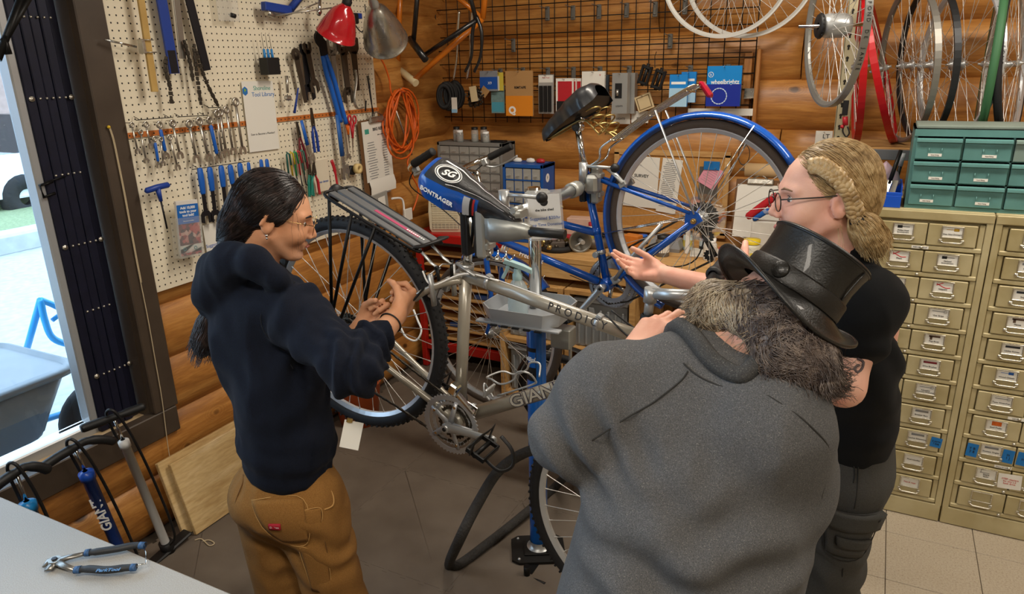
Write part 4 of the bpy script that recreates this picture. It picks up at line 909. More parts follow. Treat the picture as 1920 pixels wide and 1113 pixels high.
clampset(-.455, -1, 1.372, .037, 1, None)
# long closing lever of the near clamp
lv = MB().loft([[(x, -.475+dy*w_, z+dz*h_) for dy, dz in ((-1, -1), (1, -1), (1, 1), (-1, 1))] for x, z, w_, h_ in ((.085, 1.39, .012, .026), (.10, 1.387, .014, .032), (.15, 1.389, .013, .028), (.20, 1.391, .011, .019), (.215, 1.391, .010, .015))], True, True).build('lever', M_pgrey, std_)
MB().cyl((.212, -.475, 1.391), (.31, -.475, 1.391), .0125, 16).build('lever_grip', M_blkp, lv)
MB().loft([[(x, -.455+dy*.022, z+dz*h_) for dy, dz in ((-1, -1), (1, -1), (1, 1), (-1, 1))] for x, z, h_ in ((.07, 1.41, .011), (.11, 1.42, .011), (.16, 1.432, .011), (.185, 1.433, .009))], True, True).cyl((.10, -.48, 1.43), (.10, -.43, 1.43), .008, 10).cyl((.165, -.48, 1.443), (.165, -.43, 1.443), .008, 10).build('toggle_link', M_pgrey, std_)
MB().tube([(.075+.0035*k, -.455+.012*cos(k*.9), 1.315+.012*sin(k*.9)) for k in range(0, 22)], .0025, 6).cyl((.07, -.455, 1.30), (.12, -.455, 1.30), .006, 8).build('adjust_screw', M_chrome, std_)
# blue jaw tall pad and the far clamp on the blue bicycle
clampset(.425, 1, 1.365, .032, 1, None)
for (yy, zz) in ((-.27, 1.455), (.36, 1.455)):
    h = MB().cyl((.03, yy, 1.38), (.03, yy, zz), .016, 16).build('crank_post', M_alloy, std_)
    MB().cyl((.03, yy, zz-.012), (.145, yy, zz-.015), .006, 10).build('crank_handle', M_alloy, h)
    MB().ball((.152, yy, zz-.015), .017, 14, 10).build('crank_knob', M_blkp, h)
# cast tray round the mast
ty = MB(); Mt = Matrix.Translation((.015, -.075, 1.0))
oc = lambda r_, c_: [(-r_, -r_*.8+c_), (-r_+c_, -r_*.8), (r_-c_, -r_*.8), (r_, -r_*.8+c_), (r_, r_*.8-c_), (r_-c_, r_*.8), (-r_+c_, r_*.8), (-r_, r_*.8-c_)]
rings = [[(x, y, z) for x, y in oc(r_, c_)] for r_, c_, z in ((.128, .04, 0), (.142, .045, .05), (.138, .044, .05), (.124, .039, .006), (.03, .01, .005))]
ty.loft(rings, True, True, False, Mt)
tray = ty.build('tray', mat('cast_alloy', 'b4b8bc', .45, .5), std_)
MB().box((.0, 0, 0), (.30, .03, .008), Mt @ Matrix.Translation((0, -.095, -.002)), .002).build('tray_rim', mat('cast_alloy', 'b4b8bc', .45, .5), tray)
for k in range(5): MB().box((-.08+.04*k, -.112, -.006), (.026, .012, .006), Mt, .002).build('tray_slot', M_blkp, tray)
MB().box((.12, -.04, .93), (.07, .06, .07), b=.004).build('tray_bracket', M_pgrey, std_)
MB().cyl((.145, -.04, .96), (.15, -.05, .84), .006, 8).ball((.15, -.05, .832), .012).build('tray_lever', M_alloy, std_)
# spray bottle standing in the tray
sp = thing('spray_bottle', 'pale blue clear spray bottle standing in the stand tray', 'spray bottle', Matrix.Translation((PX-.01, PY-.115, 1.006)) @ Matrix.Rotation(.3, 4, 'Z'))
M_spray = mat('clear_bottle', 'd5e6ea', .08, alpha=.4)
MB().lathe([(.0001, 0), (.030, 0), (.034, .004), (.034, .085), (.031, .105), (.022, .122), (.013, .132), (.012, .14), (.0108, .139), (.0205, .119), (.0295, .104), (.0325, .085), (.0325, .006), (.0001, .003)], 28).build('bottle', M_spray, sp)
MB().lathe([(.0001, .004), (.0318, .004), (.0318, .06), (.0001, .06)], 24).build('liquid', mat('water', 'cfe3ea', .05, alpha=.3), sp)
M_trig = mat('trigger_plastic', 'b9dde0', .4)
MB().lathe([(.0145, .128), (.0165, .132), (.0165, .148), (.013, .152), (.011, .168)], 18).build('collar', M_trig, sp)
MB().loft([[(x, y*w_, z+dz) for y, dz in ((-1, -.008), (1, -.008), (1, .006), (.5, .010), (-.5, .010), (-1, .006))] for x, w_, z in ((.048, .008, .158), (.02, .011, .172), (-.02, .011, .186), (-.045, .008, .192))], True, True, False).tube(bez([(-.03, 0, .178), (-.035, 0, .16), (-.05, 0, .132)], 4), [.006]*8+[.005], 8, flat=(1, .7)).build('trigger', M_trig, sp)
# donation card hanging on the arm
M_sl = mat('clear_sleeve', 'e9ecee', .15, trans=.3, alpha=.35)
cd = thing('donation_card', 'white donation card in a clear sleeve hung on the stand arm', 'sign', basis((PX+.10, PY-.135, 1.355), Vector((.93, .37, 0)).normalized(), (0, 0, 1), Vector((.37, -.93, 0)).normalized()) @ Matrix.Rotation(.08, 4, 'Z'))
MB().box((0, 0, 0), (.098, .135, .0012)).build('card', mat('card_paper', 'e4e4e2', .6), cd)
MB().box((0, .004, -.0015), (.112, .155, .0008)).build('sleeve', M_sl, cd)
MB().lathe([(.0001, 0), (.0125, 0)], 24, Matrix.Translation((0, .046, .001))).build('logo_disc', M_ink, cd)
MB().tube([(-.004, .043, .0014), (.004, .05, .0014)], .002, 6, flat=(1, .2)).build('logo_mark', M_white, cd)
text('the bike shed', .0105, M_ink, cd, Matrix.Translation((0, .022, .0012)), bold=.0002)
text('Suggested $20/hr', .0135, M_inkb, cd, Matrix.Translation((0, -.004, .0012))); text('Shop Time Donation', .0125, M_inkb, cd, Matrix.Translation((0, -.024, .0012)))
# loose tyre leaning on the stand foot
ltp = [dep(1030, 842, 2.50), dep(985, 848, 2.50), dep(935, 882, 2.47), dep(895, 945, 2.42), dep(862, 1010, 2.38), onz(842, 1058, .03), onz(862, 1057, .025), onz(915, 1018, .03), onz(985, 962, .035), onz(1045, 908, .05), dep(1075, 862, 2.55)]
P_ = [Vector(p) for p in ltp]; cl = []
for i in range(len(P_)):
    a, b_, c_, d_ = P_[i-1], P_[i], P_[(i+1) % len(P_)], P_[(i+2) % len(P_)]
    for k in range(8): t_ = k/8; cl.append(.5*((2*b_)+(c_-a)*t_+(2*a-5*b_+4*c_-d_)*t_*t_+(3*b_-a-3*c_+d_)*t_**3))
tag(MB().tube(cl, .0185, 12, True, False).build('loose_tyre', mat('worn_tyre', '3c3a38', .85, var=.3, vs=60, bump=.5, bs=160)), 'worn bare bicycle tyre slumped on the mat against the stand', 'tyre')
# ================================================================== PEOPLE
V = lambda *a: np.array(a, float)
def nrm(v): v = np.asarray(v, float); return v/np.linalg.norm(v)
def smin(a, b, k):
    if k <= 0: return np.minimum(a, b)
    h = np.clip(.5+.5*(b-a)/k, 0, 1); return b*(1-h)+a*h-k*h*(1-h)
class SDF:
    """smooth blend of tapered limbs and ellipsoids, meshed as one skin"""
    def __init__(s): s.p = []
    def cone(s, a, b, ra, rb=None, k=.02, flat=None, sub=False):
        a = np.asarray(a, float); b = np.asarray(b, float); rb = ra if rb is None else rb; ab = b-a; L = ab@ab+1e-12
        def fn(P):
            Q = P-a
            if flat is not None:
                fd, fs = flat; Q = Q+np.outer((Q@fd-0)*(1/fs-1), fd); ab2 = ab+fd*((ab@fd)*(1/fs-1)); L2 = ab2@ab2+1e-12
            else: ab2, L2 = ab, L
            t = np.clip(Q@ab2/L2, 0, 1); return (np.linalg.norm(Q-t[:, None]*ab2, axis=1)-(ra+(rb-ra)*t))*(flat[1] if flat is not None and flat[1] < 1 else 1)
        R = max(ra, rb)*(1 if flat is None else max(1, flat[1])); s.p.append((fn, np.minimum(a, b)-R, np.maximum(a, b)+R, k, sub)); return s
    def ell(s, c, r, F=None, k=.02, sub=False):
        c = np.asarray(c, float); r = np.asarray(r, float)
        def fn(P):
            Q = P-c
            if F is not None: Q = Q@F
            q = np.linalg.norm(Q/r, axis=1); g = np.linalg.norm(Q/(r*r), axis=1)+1e-9; return q*(q-1)/g
        R = r.max(); s.p.append((fn, c-R, c+R, k, sub)); return s
    def chain(s, pts, rs, k=.02, flat=None):
        for i in range(len(pts)-1): s.cone(pts[i], pts[i+1], rs[i], rs[i+1], k, flat)
        return s
    def ev(s, P):
        d = np.full(len(P), 1.0)
        for fn, lo, hi, k, sub in s.p:
            v = fn(P); d = -smin(-d, v, k) if sub else smin(d, v, k)
        return d
    def grad(s, P, e=.002):
        g = np.stack([s.ev(P+e*a)-s.ev(P-e*a) for a in np.eye(3)], 1); return g/(np.linalg.norm(g, axis=1, keepdims=True)+1e-9)
    def snap(s, P, off=0.0, it=4):
        P = np.array(P, float)
        for _ in range(it): P = P-s.grad(P)*(s.ev(P)-off)[:, None]
        return P
    def mesh(s, h, lo=None, hi=None):
        lo = np.min([p[1] for p in s.p], 0)-3*h if lo is None else np.asarray(lo, float); hi = np.max([p[2] for p in s.p], 0)+3*h if hi is None else np.asarray(hi, float)
        n = np.ceil((hi-lo)/h).astype(int)+1; ax = [lo[i]+h*np.arange(n[i]) for i in range(3)]
        D = np.full(n, 1.0, np.float32)
        for fn, a, b, k, sub in s.p:
            m = k+3*h; i0 = np.clip(np.floor((a-m-lo)/h).astype(int), 0, n); i1 = np.clip(np.ceil((b+m-lo)/h).astype(int)+1, 0, n)
            if (i1 <= i0).any(): continue
            G = np.stack(np.meshgrid(*[ax[i][i0[i]:i1[i]] for i in range(3)], indexing='ij'), -1); sh = G.shape[:3]
            v = fn(G.reshape(-1, 3)).reshape(sh); sl = tuple(slice(i0[i], i1[i]) for i in range(3)); D[sl] = -smin(-D[sl], v, k) if sub else smin(D[sl], v, k)
        return nets(D, lo, h)
def nets(D, lo, h):
    n = np.array(D.shape); S_ = D < 0
    cs = [(i, j, k) for i in (0, 1) for j in (0, 1) for k in (0, 1)]
    C = np.zeros(n-1, np.int8)
    for c in cs: C += S_[c[0]:n[0]-1+c[0], c[1]:n[1]-1+c[1], c[2]:n[2]-1+c[2]]
    act = (C > 0) & (C < 8); I = np.argwhere(act); idx = -np.ones(n-1, np.int64); idx[act] = np.arange(len(I))
    acc = np.zeros((len(I), 3)); cnt = np.zeros(len(I))
    for a in cs:
        for ax in range(3):
            if a[ax]: continue
            b = list(a); b[ax] = 1
            A = D[I[:, 0]+a[0], I[:, 1]+a[1], I[:, 2]+a[2]]; B = D[I[:, 0]+b[0], I[:, 1]+b[1], I[:, 2]+b[2]]
            m = (A < 0) != (B < 0); t = np.where(m, A/(A-B+1e-12), 0); p = np.tile(np.array(a, float), (len(I), 1)); p[:, ax] += t
            acc += p*m[:, None]; cnt += m
    Vt = lo+(I+acc/np.maximum(cnt, 1)[:, None])*h; F = []
    for ax in range(3):
        u, v = (ax+1) % 3, (ax+2) % 3
        sl0 = [slice(None)]*3; sl1 = [slice(None)]*3; sl0[ax] = slice(0, n[ax]-1); sl1[ax] = slice(1, n[ax])
        a, b = S_[tuple(sl0)], S_[tuple(sl1)]; E_ = np.argwhere(a != b); ok = (E_[:, u] > 0) & (E_[:, v] > 0) & (E_[:, u] < n[u]-1) & (E_[:, v] < n[v]-1); E_ = E_[ok]
        def at(du, dv):
            q = E_.copy(); q[:, u] += du; q[:, v] += dv; return idx[q[:, 0], q[:, 1], q[:, 2]]
        Q = np.stack([at(-1, -1), at(0, -1), at(0, 0), at(-1, 0)], 1); fl = ~a[E_[:, 0], E_[:, 1], E_[:, 2]]; Q[fl] = Q[fl][:, ::-1]; F.append(Q)
    F = np.concatenate(F); F = F[(F >= 0).all(1)]
    return Vt, F
def vnormals(Vt, F):
    fn = np.cross(Vt[F[:, 2]]-Vt[F[:, 0]], Vt[F[:, 3]]-Vt[F[:, 1]]); N_ = np.zeros_like(Vt)
    for i in range(4): np.add.at(N_, F[:, i], fn)
    return N_/(np.linalg.norm(N_, axis=1, keepdims=True)+1e-12)
def vnoise(P, seed=0):
    """smooth value noise"""
    i = np.floor(P).astype(np.int64); f = P-i; f = f*f*(3-2*f); out = np.zeros(len(P))
    for c in [(a, b, c_) for a in (0, 1) for b in (0, 1) for c_ in (0, 1)]:
        q = i+np.array(c); hsh = (q[:, 0]*374761393+q[:, 1]*668265263+q[:, 2]*2147483647+seed*974711) & 0xffffffff
        hsh = ((hsh ^ (hsh >> 13))*1274126177) & 0xffffffff; val = ((hsh ^ (hsh >> 16)) & 0xffff)/65535.0*2-1
        w_ = np.prod(np.where(np.array(c), f, 1-f), axis=1); out += val*w_
    return out
def np_mesh(name, Vt, F, smooth=True):
    me = bpy.data.meshes.new(name); me.vertices.add(len(Vt)); me.vertices.foreach_set('co', np.ascontiguousarray(Vt, dtype=np.float32).ravel())
    k = F.shape[1]; me.loops.add(F.size); me.loops.foreach_set('vertex_index', F.ravel().astype(np.int32)); me.polygons.add(len(F))
    me.polygons.foreach_set('loop_start', np.arange(0, F.size, k, dtype=np.int32)); me.polygons.foreach_set('use_smooth', np.ones(len(F), bool) if smooth else np.zeros(len(F), bool)); me.update(calc_edges=True); me.validate(); return me
def build_sdf(S_, name, m, parent, h, wr=0.0, wf=(14, 14, 14), seed=0, extra=None, relax=2, lo=None, hi=None):
    Vt, F = S_.mesh(h, lo, hi)
    for _ in range(relax):
        A = np.zeros_like(Vt); c = np.zeros(len(Vt))
        for i in range(4): np.add.at(A, F[:, i], Vt[F[:, (i+1) % 4]]+Vt[F[:, i-1]]); np.add.at(c, F[:, i], 2)
        Vt = Vt*.5+.5*A/np.maximum(c, 1)[:, None]
    if wr or extra is not None:
        N_ = vnormals(Vt, F); d = np.zeros(len(Vt))
        if wr: d += wr*(1-2*np.abs(vnoise(Vt*np.array(wf), seed)))+wr*.5*(1-2*np.abs(vnoise(Vt*np.array(wf)*2.1+5, seed+1)))
        if extra is not None: d += extra(Vt)
        Vt = Vt+N_*d[:, None]
    return obj(name, np_mesh(name, Vt, F), m, parent)
def join_skin(parts, name, m, parent):
    Vs, Fs, o = [], [], 0
    for Vt, F in parts: Vs.append(Vt); Fs.append(F+o); o += len(Vt)
    return obj(name, np_mesh(name, np.concatenate(Vs), np.concatenate(Fs)), m, parent)
def strands(S_, starts, flow, n, step, r, name, m, parent, off=.002, wob=.0, seed=1, free=None, taper=True):
    """fine locks of hair that run over a surface"""
    P = S_.snap(starts, off); path = [P]; rnd = np.random.RandomState(seed); ph = rnd.uniform(0, 50, (len(P), 1))
    for i in range(n):
        f_ = flow(P, i); g = S_.grad(P)
        if free is None or i < free: f_ = f_-g*np.sum(f_*g, 1, keepdims=True)
        f_ = f_/(np.linalg.norm(f_, axis=1, keepdims=True)+1e-9)
        if wob: f_ = f_+wob*np.stack([vnoise(P*40+ph+k*9, seed+k) for k in range(3)], 1)
        P = P+f_*step
        if free is None or i < free: P = S_.snap(P, off+(.0015*vnoise(P*60+ph, seed+7)), 1)
        path.append(P)
    path = np.stack(path, 1); m_, L, _ = path.shape; T = np.gradient(path, axis=1); T /= np.linalg.norm(T, axis=2, keepdims=True)+1e-9
    a = np.cross(T, np.array([.31, .77, .55])); a /= np.linalg.norm(a, axis=2, keepdims=True)+1e-9; b = np.cross(T, a)
    rr_ = r*(np.linspace(1, .25, L)**.7 if taper else np.ones(L)); rr_ = rr_[None, :, None]*np.random.RandomState(seed+3).uniform(.5, 1.3, (m_, 1, 1))
    ring = np.stack([path+rr_*(a*cos(t)+b*sin(t)) for t in (0, 2.1, 4.2)], 2); Vt = ring.reshape(-1, 3)
    base = (np.arange(m_)[:, None]*L+np.arange(L-1)[None, :]).reshape(-1)*3; F = np.concatenate([np.stack([base+k, base+(k+1) % 3, base+3+(k+1) % 3, base+3+k], 1) for k in range(3)])
    return obj(name, np_mesh(name, Vt, F), m, parent)
def frame(fx, up):
    fx = nrm(fx); y = nrm(np.cross(up, fx)); z = np.cross(fx, y); return np.stack([fx, y, z], 1)
def head_sdf(S_, O, F, sc_=.95, jaw=1.0, ears=(1, -1)):
    W = lambda x, y, z: O+F@(np.array([x, y, z])*sc_)
    e = lambda c, r, k: S_.ell(W(*c), np.array(r)*sc_, F, k)
    e((-.012, 0, .038), (.098, .076, .088), .02); e((.03, 0, .0), (.062, .062, .08), .03)
    S_.cone(W(.04, 0, -.03), W(.066, 0, -.088), .05*sc_, .022*sc_, .03)
    for s_ in (-1, 1):
        S_.cone(W(.0, s_*.052, -.045), W(.06, s_*.02, -.092), .020*sc_, .016*sc_, .025)
        e((.066, s_*.038, -.028), (.03, .026, .026), .02)
        S_.cone(W(.086, s_*.014, .030), W(.074, s_*.046, .030), .011*sc_, .009*sc_, .014)
    S_.cone(W(.094, 0, .014), W(.114, 0, -.024), .0085*sc_, .0105*sc_, .012)
    for s_ in (-1, 1): S_.ell(W(.104, s_*.011, -.031), np.array([.010, .0075, .007])*sc_, F, .006)
    for s_ in (-1, 1): S_.ell(W(.1, s_*.031, .010), np.array([.016, .017, .011])*sc_, F, .012, True)
    S_.cone(W(.092, -.016, -.056), W(.092, .016, -.056), .0075*sc_, .0075*sc_, .006); S_.cone(W(.0985, -.006, -.0545), W(.0985, .006, -.0545), .0055*sc_, .0055*sc_, .006)
    S_.cone(W(.092, -.013, -.067), W(.092, .013, -.067), .0078*sc_, .0078*sc_, .006)
    S_.ell(W(.0815, 0, -.094), np.array([.017, .02, .014])*sc_, F, .012)
    for s_ in ears:
        Fe = F@np.array([[1, 0, 0], [0, 1, 0], [0, 0, 1.0]]); S_.ell(W(-.012, s_*.079, -.004), np.array([.019, .009, .031])*sc_, Fe, .006); S_.cone(W(-.020, s_*.088, .018), W(-.030, s_*.088, -.008), .006*sc_, .005*sc_, .005)
        S_.cone(W(-.008, s_*.086, .026), W(-.022, s_*.089, .022), .0055*sc_, .0055*sc_, .005); S_.ell(W(-.008, s_*.089, -.002), np.array([.009, .006, .014])*sc_, Fe, .004, True)
    return W
def hand_sdf(S_, wr, fx, fy, curls, spread=.0, thumb=(.6, .5, .3), sc_=1.0, tuck=-.3, mir=1):
    """fx runs to the knuckles, fy to the thumb side; fingers curl towards -z"""
    fx = nrm(fx); fy = nrm(np.asarray(fy)-fx*(np.dot(fx, fy))); fz = np.cross(fx, fy)*mir
    W = lambda x, y, z: wr+(fx*x+fy*y+fz*z)*sc_
    bases = [(.088, .027), (.093, .008), (.087, -.012), (.078, -.030)]; L = [(.042, .026, .021), (.046, .030, .022), (.042, .028, .021), (.033, .021, .018)]
    for (x, y) in bases: S_.cone(W(.0, y*.62, 0), W(x, y, 0), .0165*sc_, .0115*sc_, .012)
    S_.cone(W(.02, .018, -.010), W(.05, .03, -.012), .018*sc_, .014*sc_, .012); S_.cone(W(.02, -.018, -.010), W(.05, -.026, -.010), .016*sc_, .012*sc_, .012)
    for i, ((x, y), l) in enumerate(zip(bases, L)):
        p = W(x, y, 0); a = 0; sp = spread*(1.5-i); cu = curls[i] if isinstance(curls[0], (tuple, list)) else curls; r_ = .0088 if i < 3 else .0076
        for j in range(3):
            a += cu[j]; d = fx*cos(a)*cos(sp)+fy*sin(sp)*cos(a)-fz*sin(a); q = p+nrm(d)*l[j]*sc_
            S_.cone(p, q, (r_-.0006*j)*sc_, (r_-.0006*(j+1))*sc_, .0035 if j else .006); p = q
    p = W(.022, .030, -.010); a, b_, c_ = thumb; l = (.044, .032, .026)
    d = nrm(fx*cos(a)+fy*sin(a)+fz*tuck); y_ = d
    for j, an in enumerate((0, b_, c_)):
        d = nrm(d-fy*0.0+(-fy*sin(an)*.8+fx*0-fz*sin(an)*.4)) if an else d; q = p+d*l[j]*sc_; S_.cone(p, q, (.0125-.0015*j)*sc_, (.0112-.0015*j)*sc_, .008 if j == 0 else .004); p = q
    return fx, fy, fz
def skin_mat(name, c, c2): return mat(name, c, .5, 0, var=.3, vs=14, c2=c2, bump=.05, bs=300, sss=.08)
def cloth_mat(name, c, c2, sc1=350, melange=0.0, rough=.95, bump=.25):
    g = NT(name); tc = g.n('TexCoord'); v = tc.outputs['Object']; nz = g.noise(map_(g, v, (1, 1, 1)), sc1, 2, .7); big = g.noise(v, 6, 3)
    cur = g.ramp(nz, (.38, srgb(c2)), (.62, srgb(c)))
    if melange:
        fl = g.noise(map_(g, v, (1.0, 1.0, 2.4)), 380, 2, .8); cur = g.mix(g.math('MULTIPLY', g.ramp(fl, (.60, (0, 0, 0)), (.72, (1, 1, 1))), melange), cur, srgb('b9b4aa'))
    cur = g.mix(g.math('MULTIPLY', big, .18), cur, srgb(c2)); g.l(cur, g.b.inputs['Base Color']); g.b.inputs['Roughness'].default_value = rough; g.b.inputs['Sheen Weight'].default_value = .02; g.b.inputs['Specular IOR Level'].default_value = .2
    g.bump(nz, bump, .002); return g.m
def hair_mat(name, c, c2, c3, rough=.4):
    g = NT(name); tc = g.n('TexCoord'); v = tc.outputs['Object']; a = g.noise(v, 26, 4, .6, 1.5); b_ = g.noise(v, 220, 2)
    cur = g.mix(g.math('MULTIPLY', b_, .5), g.ramp(a, (.32, srgb(c3)), (.5, srgb(c2)), (.68, srgb(c))), srgb(c3)); g.l(cur, g.b.inputs['Base Color']); g.b.inputs['Roughness'].default_value = rough
    g.bump(b_, .3, .003); return g.m
def surf_patch(S_, o, ux, uy, poly_or_size, off, name, m, parent, nu=10, nv=10, thick=None):
    """a sewn-on panel that follows the garment: projects a flat quad grid on to it"""
    o = np.asarray(o, float); c = poly_or_size; pts = []
    for i in range(nu+1):
        for j in range(nv+1):
            u, v = i/nu, j/nv; p = (1-u)*(1-v)*c[0]+u*(1-v)*c[1]+u*v*c[2]+(1-u)*v*c[3]; pts.append(p)
    P = S_.snap(np.array(pts), off, 5); F = np.array([(i*(nv+1)+j, (i+1)*(nv+1)+j, (i+1)*(nv+1)+j+1, i*(nv+1)+j+1) for i in range(nu) for j in range(nv)])
    me = np_mesh(name, P, F); ob = obj(name, me, m, parent); 
    md = ob.modifiers.new('thickness', 'SOLIDIFY'); md.thickness = abs(off)+.003; md.offset = 0
    return ob
def seam(S_, pts, r, name, m, parent, off=.001, n=8):
    P = np.array([tuple(p) for p in bez(pts, n)]); P = S_.snap(P, off, 5); return MB().tube([Vector(p) for p in P], r, 6).build(name, m, parent)
RR, UU, FF = _r, _u, _f
# ---------------- person in the navy hooded sweatshirt, working on the rear brake
def person_hoodie():
    t = thing('person', 'person in a navy hooded sweatshirt and tan work trousers working on the rear brake', 'person', (1.10, -2.62, .012))
    inv = np.array([1.10, -2.62, .012]); D = lambda x, y, d: dep(x, y, d)-inv
    sk = skin_mat('skin_warm', 'e2ab88', 'cf9068')
    F = frame(V(.74, .60, -.30), V(.16, .13, .97)); sc_ = .93
    O = D(502, 420, 1.86)-F@(np.array([-.012, -.079, -.004])*sc_)
    B = SDF(); W = head_sdf(B, O, F, sc_)
    NK = D(480, 520, 1.97); CH = D(505, 600, 1.99); B.cone(W(-.035, 0, -.05), NK, .052, .058, .03)
    SR = D(556, 590, 1.88); ER = D(660, 690, 1.77); WR = D(745, 590, 1.93); SL = D(520, 575, 2.12); EL = D(615, 665, 2.10); WL = D(678, 615, 2.06)
    B.cone(ER, WR, .040, .026, .015).cone(SR, ER, .045, .04, .015); B.cone(EL, WL, .038, .026, .015); B.cone(SL, EL, .045, .038, .015)
    body = SDF(); body.p = list(B.p)
    hx = nrm(D(782, 548, 2.03)-WR); B2 = SDF(); B2.cone(ER, WR, .040, .026, .015); hand_sdf(B2, WR+hx*.004, hx, nrm(UU*.7-FF*.35+RR*.2), [(.95, 1.35, .8), (1.05, 1.4, .8), (1.1, 1.4, .8), (1.1, 1.4, .8)], 0, (.35, .55, .3), .95, -.75)
    hl = nrm(D(716, 588, 2.06)-WL); B3 = SDF(); B3.cone(EL, WL, .038, .026, .015); hand_sdf(B3, WL, hl, nrm(UU*.9-RR*.1), [(1.15, 1.5, .9)]*4, 0, (.45, .6, .35), .95, -.6, -1)
    B4 = SDF(); B4.p = B.p[:]
    core = SDF(); core.cone(NK, CH, .06, .10, .04).cone(CH, D(545, 870, 2.08), .10, .11, .04).cone(CH, SR, .06, .05, .03).cone(CH, SL, .06, .05, .03).cone(SR, ER, .045, .04, .02).cone(SL, EL, .045, .038, .02).cone(W(-.035, 0, -.05), NK, .052, .058, .03)
    parts = [B.mesh(.0042, O-.16, O+.16)] + [core.mesh(.012)] + [B2.mesh(.0034, WR-.15, WR+.15)] + [B3.mesh(.0034, WL-.15, WL+.15)]
    fa = SDF(); fa.cone(ER, WR, .040, .026, .015); fb = SDF(); fb.cone(EL, WL, .038, .026, .015); parts += [fa.mesh(.006), fb.mesh(.006)]
    join_skin(parts, 'body', sk, t)
    for s_ in (-1, 1):
        MB().ball(W(.0745, s_*.031, .010), .0125*sc_).build('eye', mat('eye_white', 'e8e4de', .3), t); MB().ball(W(.0835, s_*.031, .0085), .0062*sc_).build('iris', mat('iris_dark', '2a1a10', .2), t)
        MB().tube([Vector(W(.0985, s_*.012, .030)), Vector(W(.096, s_*.03, .036)), Vector(W(.084, s_*.05, .031))], [.0018, .003, .0014], 6, flat=(1, .6)).build('eyebrow', mat('hair_black', '1a1412', .5), t)
    MB().tube([Vector(W(.1015, -.019, -.0605)), Vector(W(.1045, 0, -.0605)), Vector(W(.1015, .019, -.0605))], [.003, .0062, .003], 8, flat=(.8, 1)).build('lips', mat('lip', 'b0685c', .45), t)
    # hood, sweatshirt
    H = SDF(); back = nrm(V(-.74, -.60, 0)); fw = V(.74, .60, 0); rt = V(.60, -.74, 0)
    H.cone(D(497, 585, 1.98), D(525, 720, 2.02), .128, .140, .06, (fw, .80)).cone(D(525, 720, 2.02), D(540, 825, 2.06), .142, .150, .06, (fw, .82)).cone(D(540, 825, 2.06), D(541, 852, 2.07), .150, .138, .03, (fw, .82))
    H.ell(D(470, 640, 2.02), (.10, .12, .16), None, .05)
    H.cone(D(508, 572, 1.99), SR, .085, .078, .05).cone(SR, ER, .077, .066, .03); CU = ER*.52+WR*.48; H.cone(ER, CU, .064, .050, .03)
    H.cone(D(500, 565, 2.0), SL, .08, .07, .04).cone(SL, EL, .07, .06, .03).cone(EL, EL*.5+WL*.5, .058, .047, .03)
    H.cone(NK+V(0, 0, -.03), NK+V(0, 0, .0), .075, .072, .03)
    # hood rolled behind the neck
    H.chain([D(515, 520, 1.82), D(478, 492, 1.82), D(436, 492, 1.86), D(412, 512, 1.93), D(420, 500, 2.04), D(470, 505, 2.10)], [.028, .036, .046, .052, .045, .035], .03)
    H.chain([D(428, 510, 1.90), D(402, 552, 1.95), D(398, 572, 1.98)], [.050, .048, .034], .03); H.chain([D(515, 520, 1.82), D(545, 545, 1.90)], [.028, .03], .02)
    nav = cloth_mat('navy_fleece', '101727', '0a0f1b', 420, 0, .92, .2)
    def fold(P):
        d = np.zeros(len(P))
        for c_, ax_, fq, am, rd in ((ER*.6+WR*.4, nrm(WR-ER), 150, .011, .09), (ER, nrm(WR-SR), 90, .015, .11), (SR, nrm(ER-SR+V(0,0,.1)), 70, .011, .10), (D(590, 700, 1.9), nrm(V(.3, -.2, 1)), 60, .012, .12), (D(540, 845, 2.05), nrm(V(.2, .2, 1)), 80, .009, .12), (D(470, 700, 2.05), nrm(V(.5, .2, .8)), 45, .010, .14)):
            q = P-c_; w_ = np.exp(-np.sum(q*q, 1)/(rd*rd)); d += am*w_*np.sin(q@ax_*fq+4*vnoise(P*9, 3))
        return d
    build_sdf(H, 'hooded_sweatshirt', nav, t, .0080, .0048, (13, 13, 7), 4, fold, 1)
    sw = [seam(H, [D(548, 540, 1.86), D(520, 600, 1.86), D(528, 660, 1.86), D(560, 700, 1.86)], .0014, 'sleeve_seam', mat('navy_seam', '10141c', .9), t)]
    # trousers
    T = SDF(); hc = D(543, 905, 2.10); T.cone(D(541, 858, 2.08), hc, .128, .146, .03, (fw, .86)); HR = D(585, 945, 2.07); HL = D(508, 945, 2.16)
    T.ell(hc+back*.03+V(0, 0, -.03), (.15, .14, .11), None, .05)
    KR = HR+V(.03, .03, -.37); KL = HL+V(-.01, .02, -.37); AR = KR+V(-.01, -.02, -.28); AL = KL+V(-.02, -.02, -.28); AR[2] = AL[2] = .10
    T.cone(HR, KR, .100, .085, .05).cone(KR, AR, .085, .078, .03).cone(HL, KL, .100, .085, .05).cone(KL, AL, .085, .078, .03)
    tan = cloth_mat('tan_duck', '9a6f3c', '7d5729', 600, 0, .9, .2)
    def tf(P):
        q = P-(HR+V(0, 0, -.1)); w_ = np.exp(-np.sum(q*q, 1)/.03); return .008*w_*np.sin(q[:, 2]*55+q[:, 0]*40+3*vnoise(P*8, 2))
    build_sdf(T, 'trousers', tan, t, .008, .0045, (11, 11, 7), 9, tf, 1)
    tm = mat('tan_seam', '6e4c24', .9); tl = mat('tan_stitch', 'b98f55', .9)
    pk = [D(467, 938, 1.95), D(570, 936, 1.93), D(578, 1035, 1.95), D(520, 1042, 1.96)]
    surf_patch(T, 0, 0, 0, pk, .003, 'back_pocket', tan, t); seam(T, [pk[0], pk[1], pk[2], pk[3], pk[0]], .0013, 'pocket_stitching', tl, t, .004, 6)
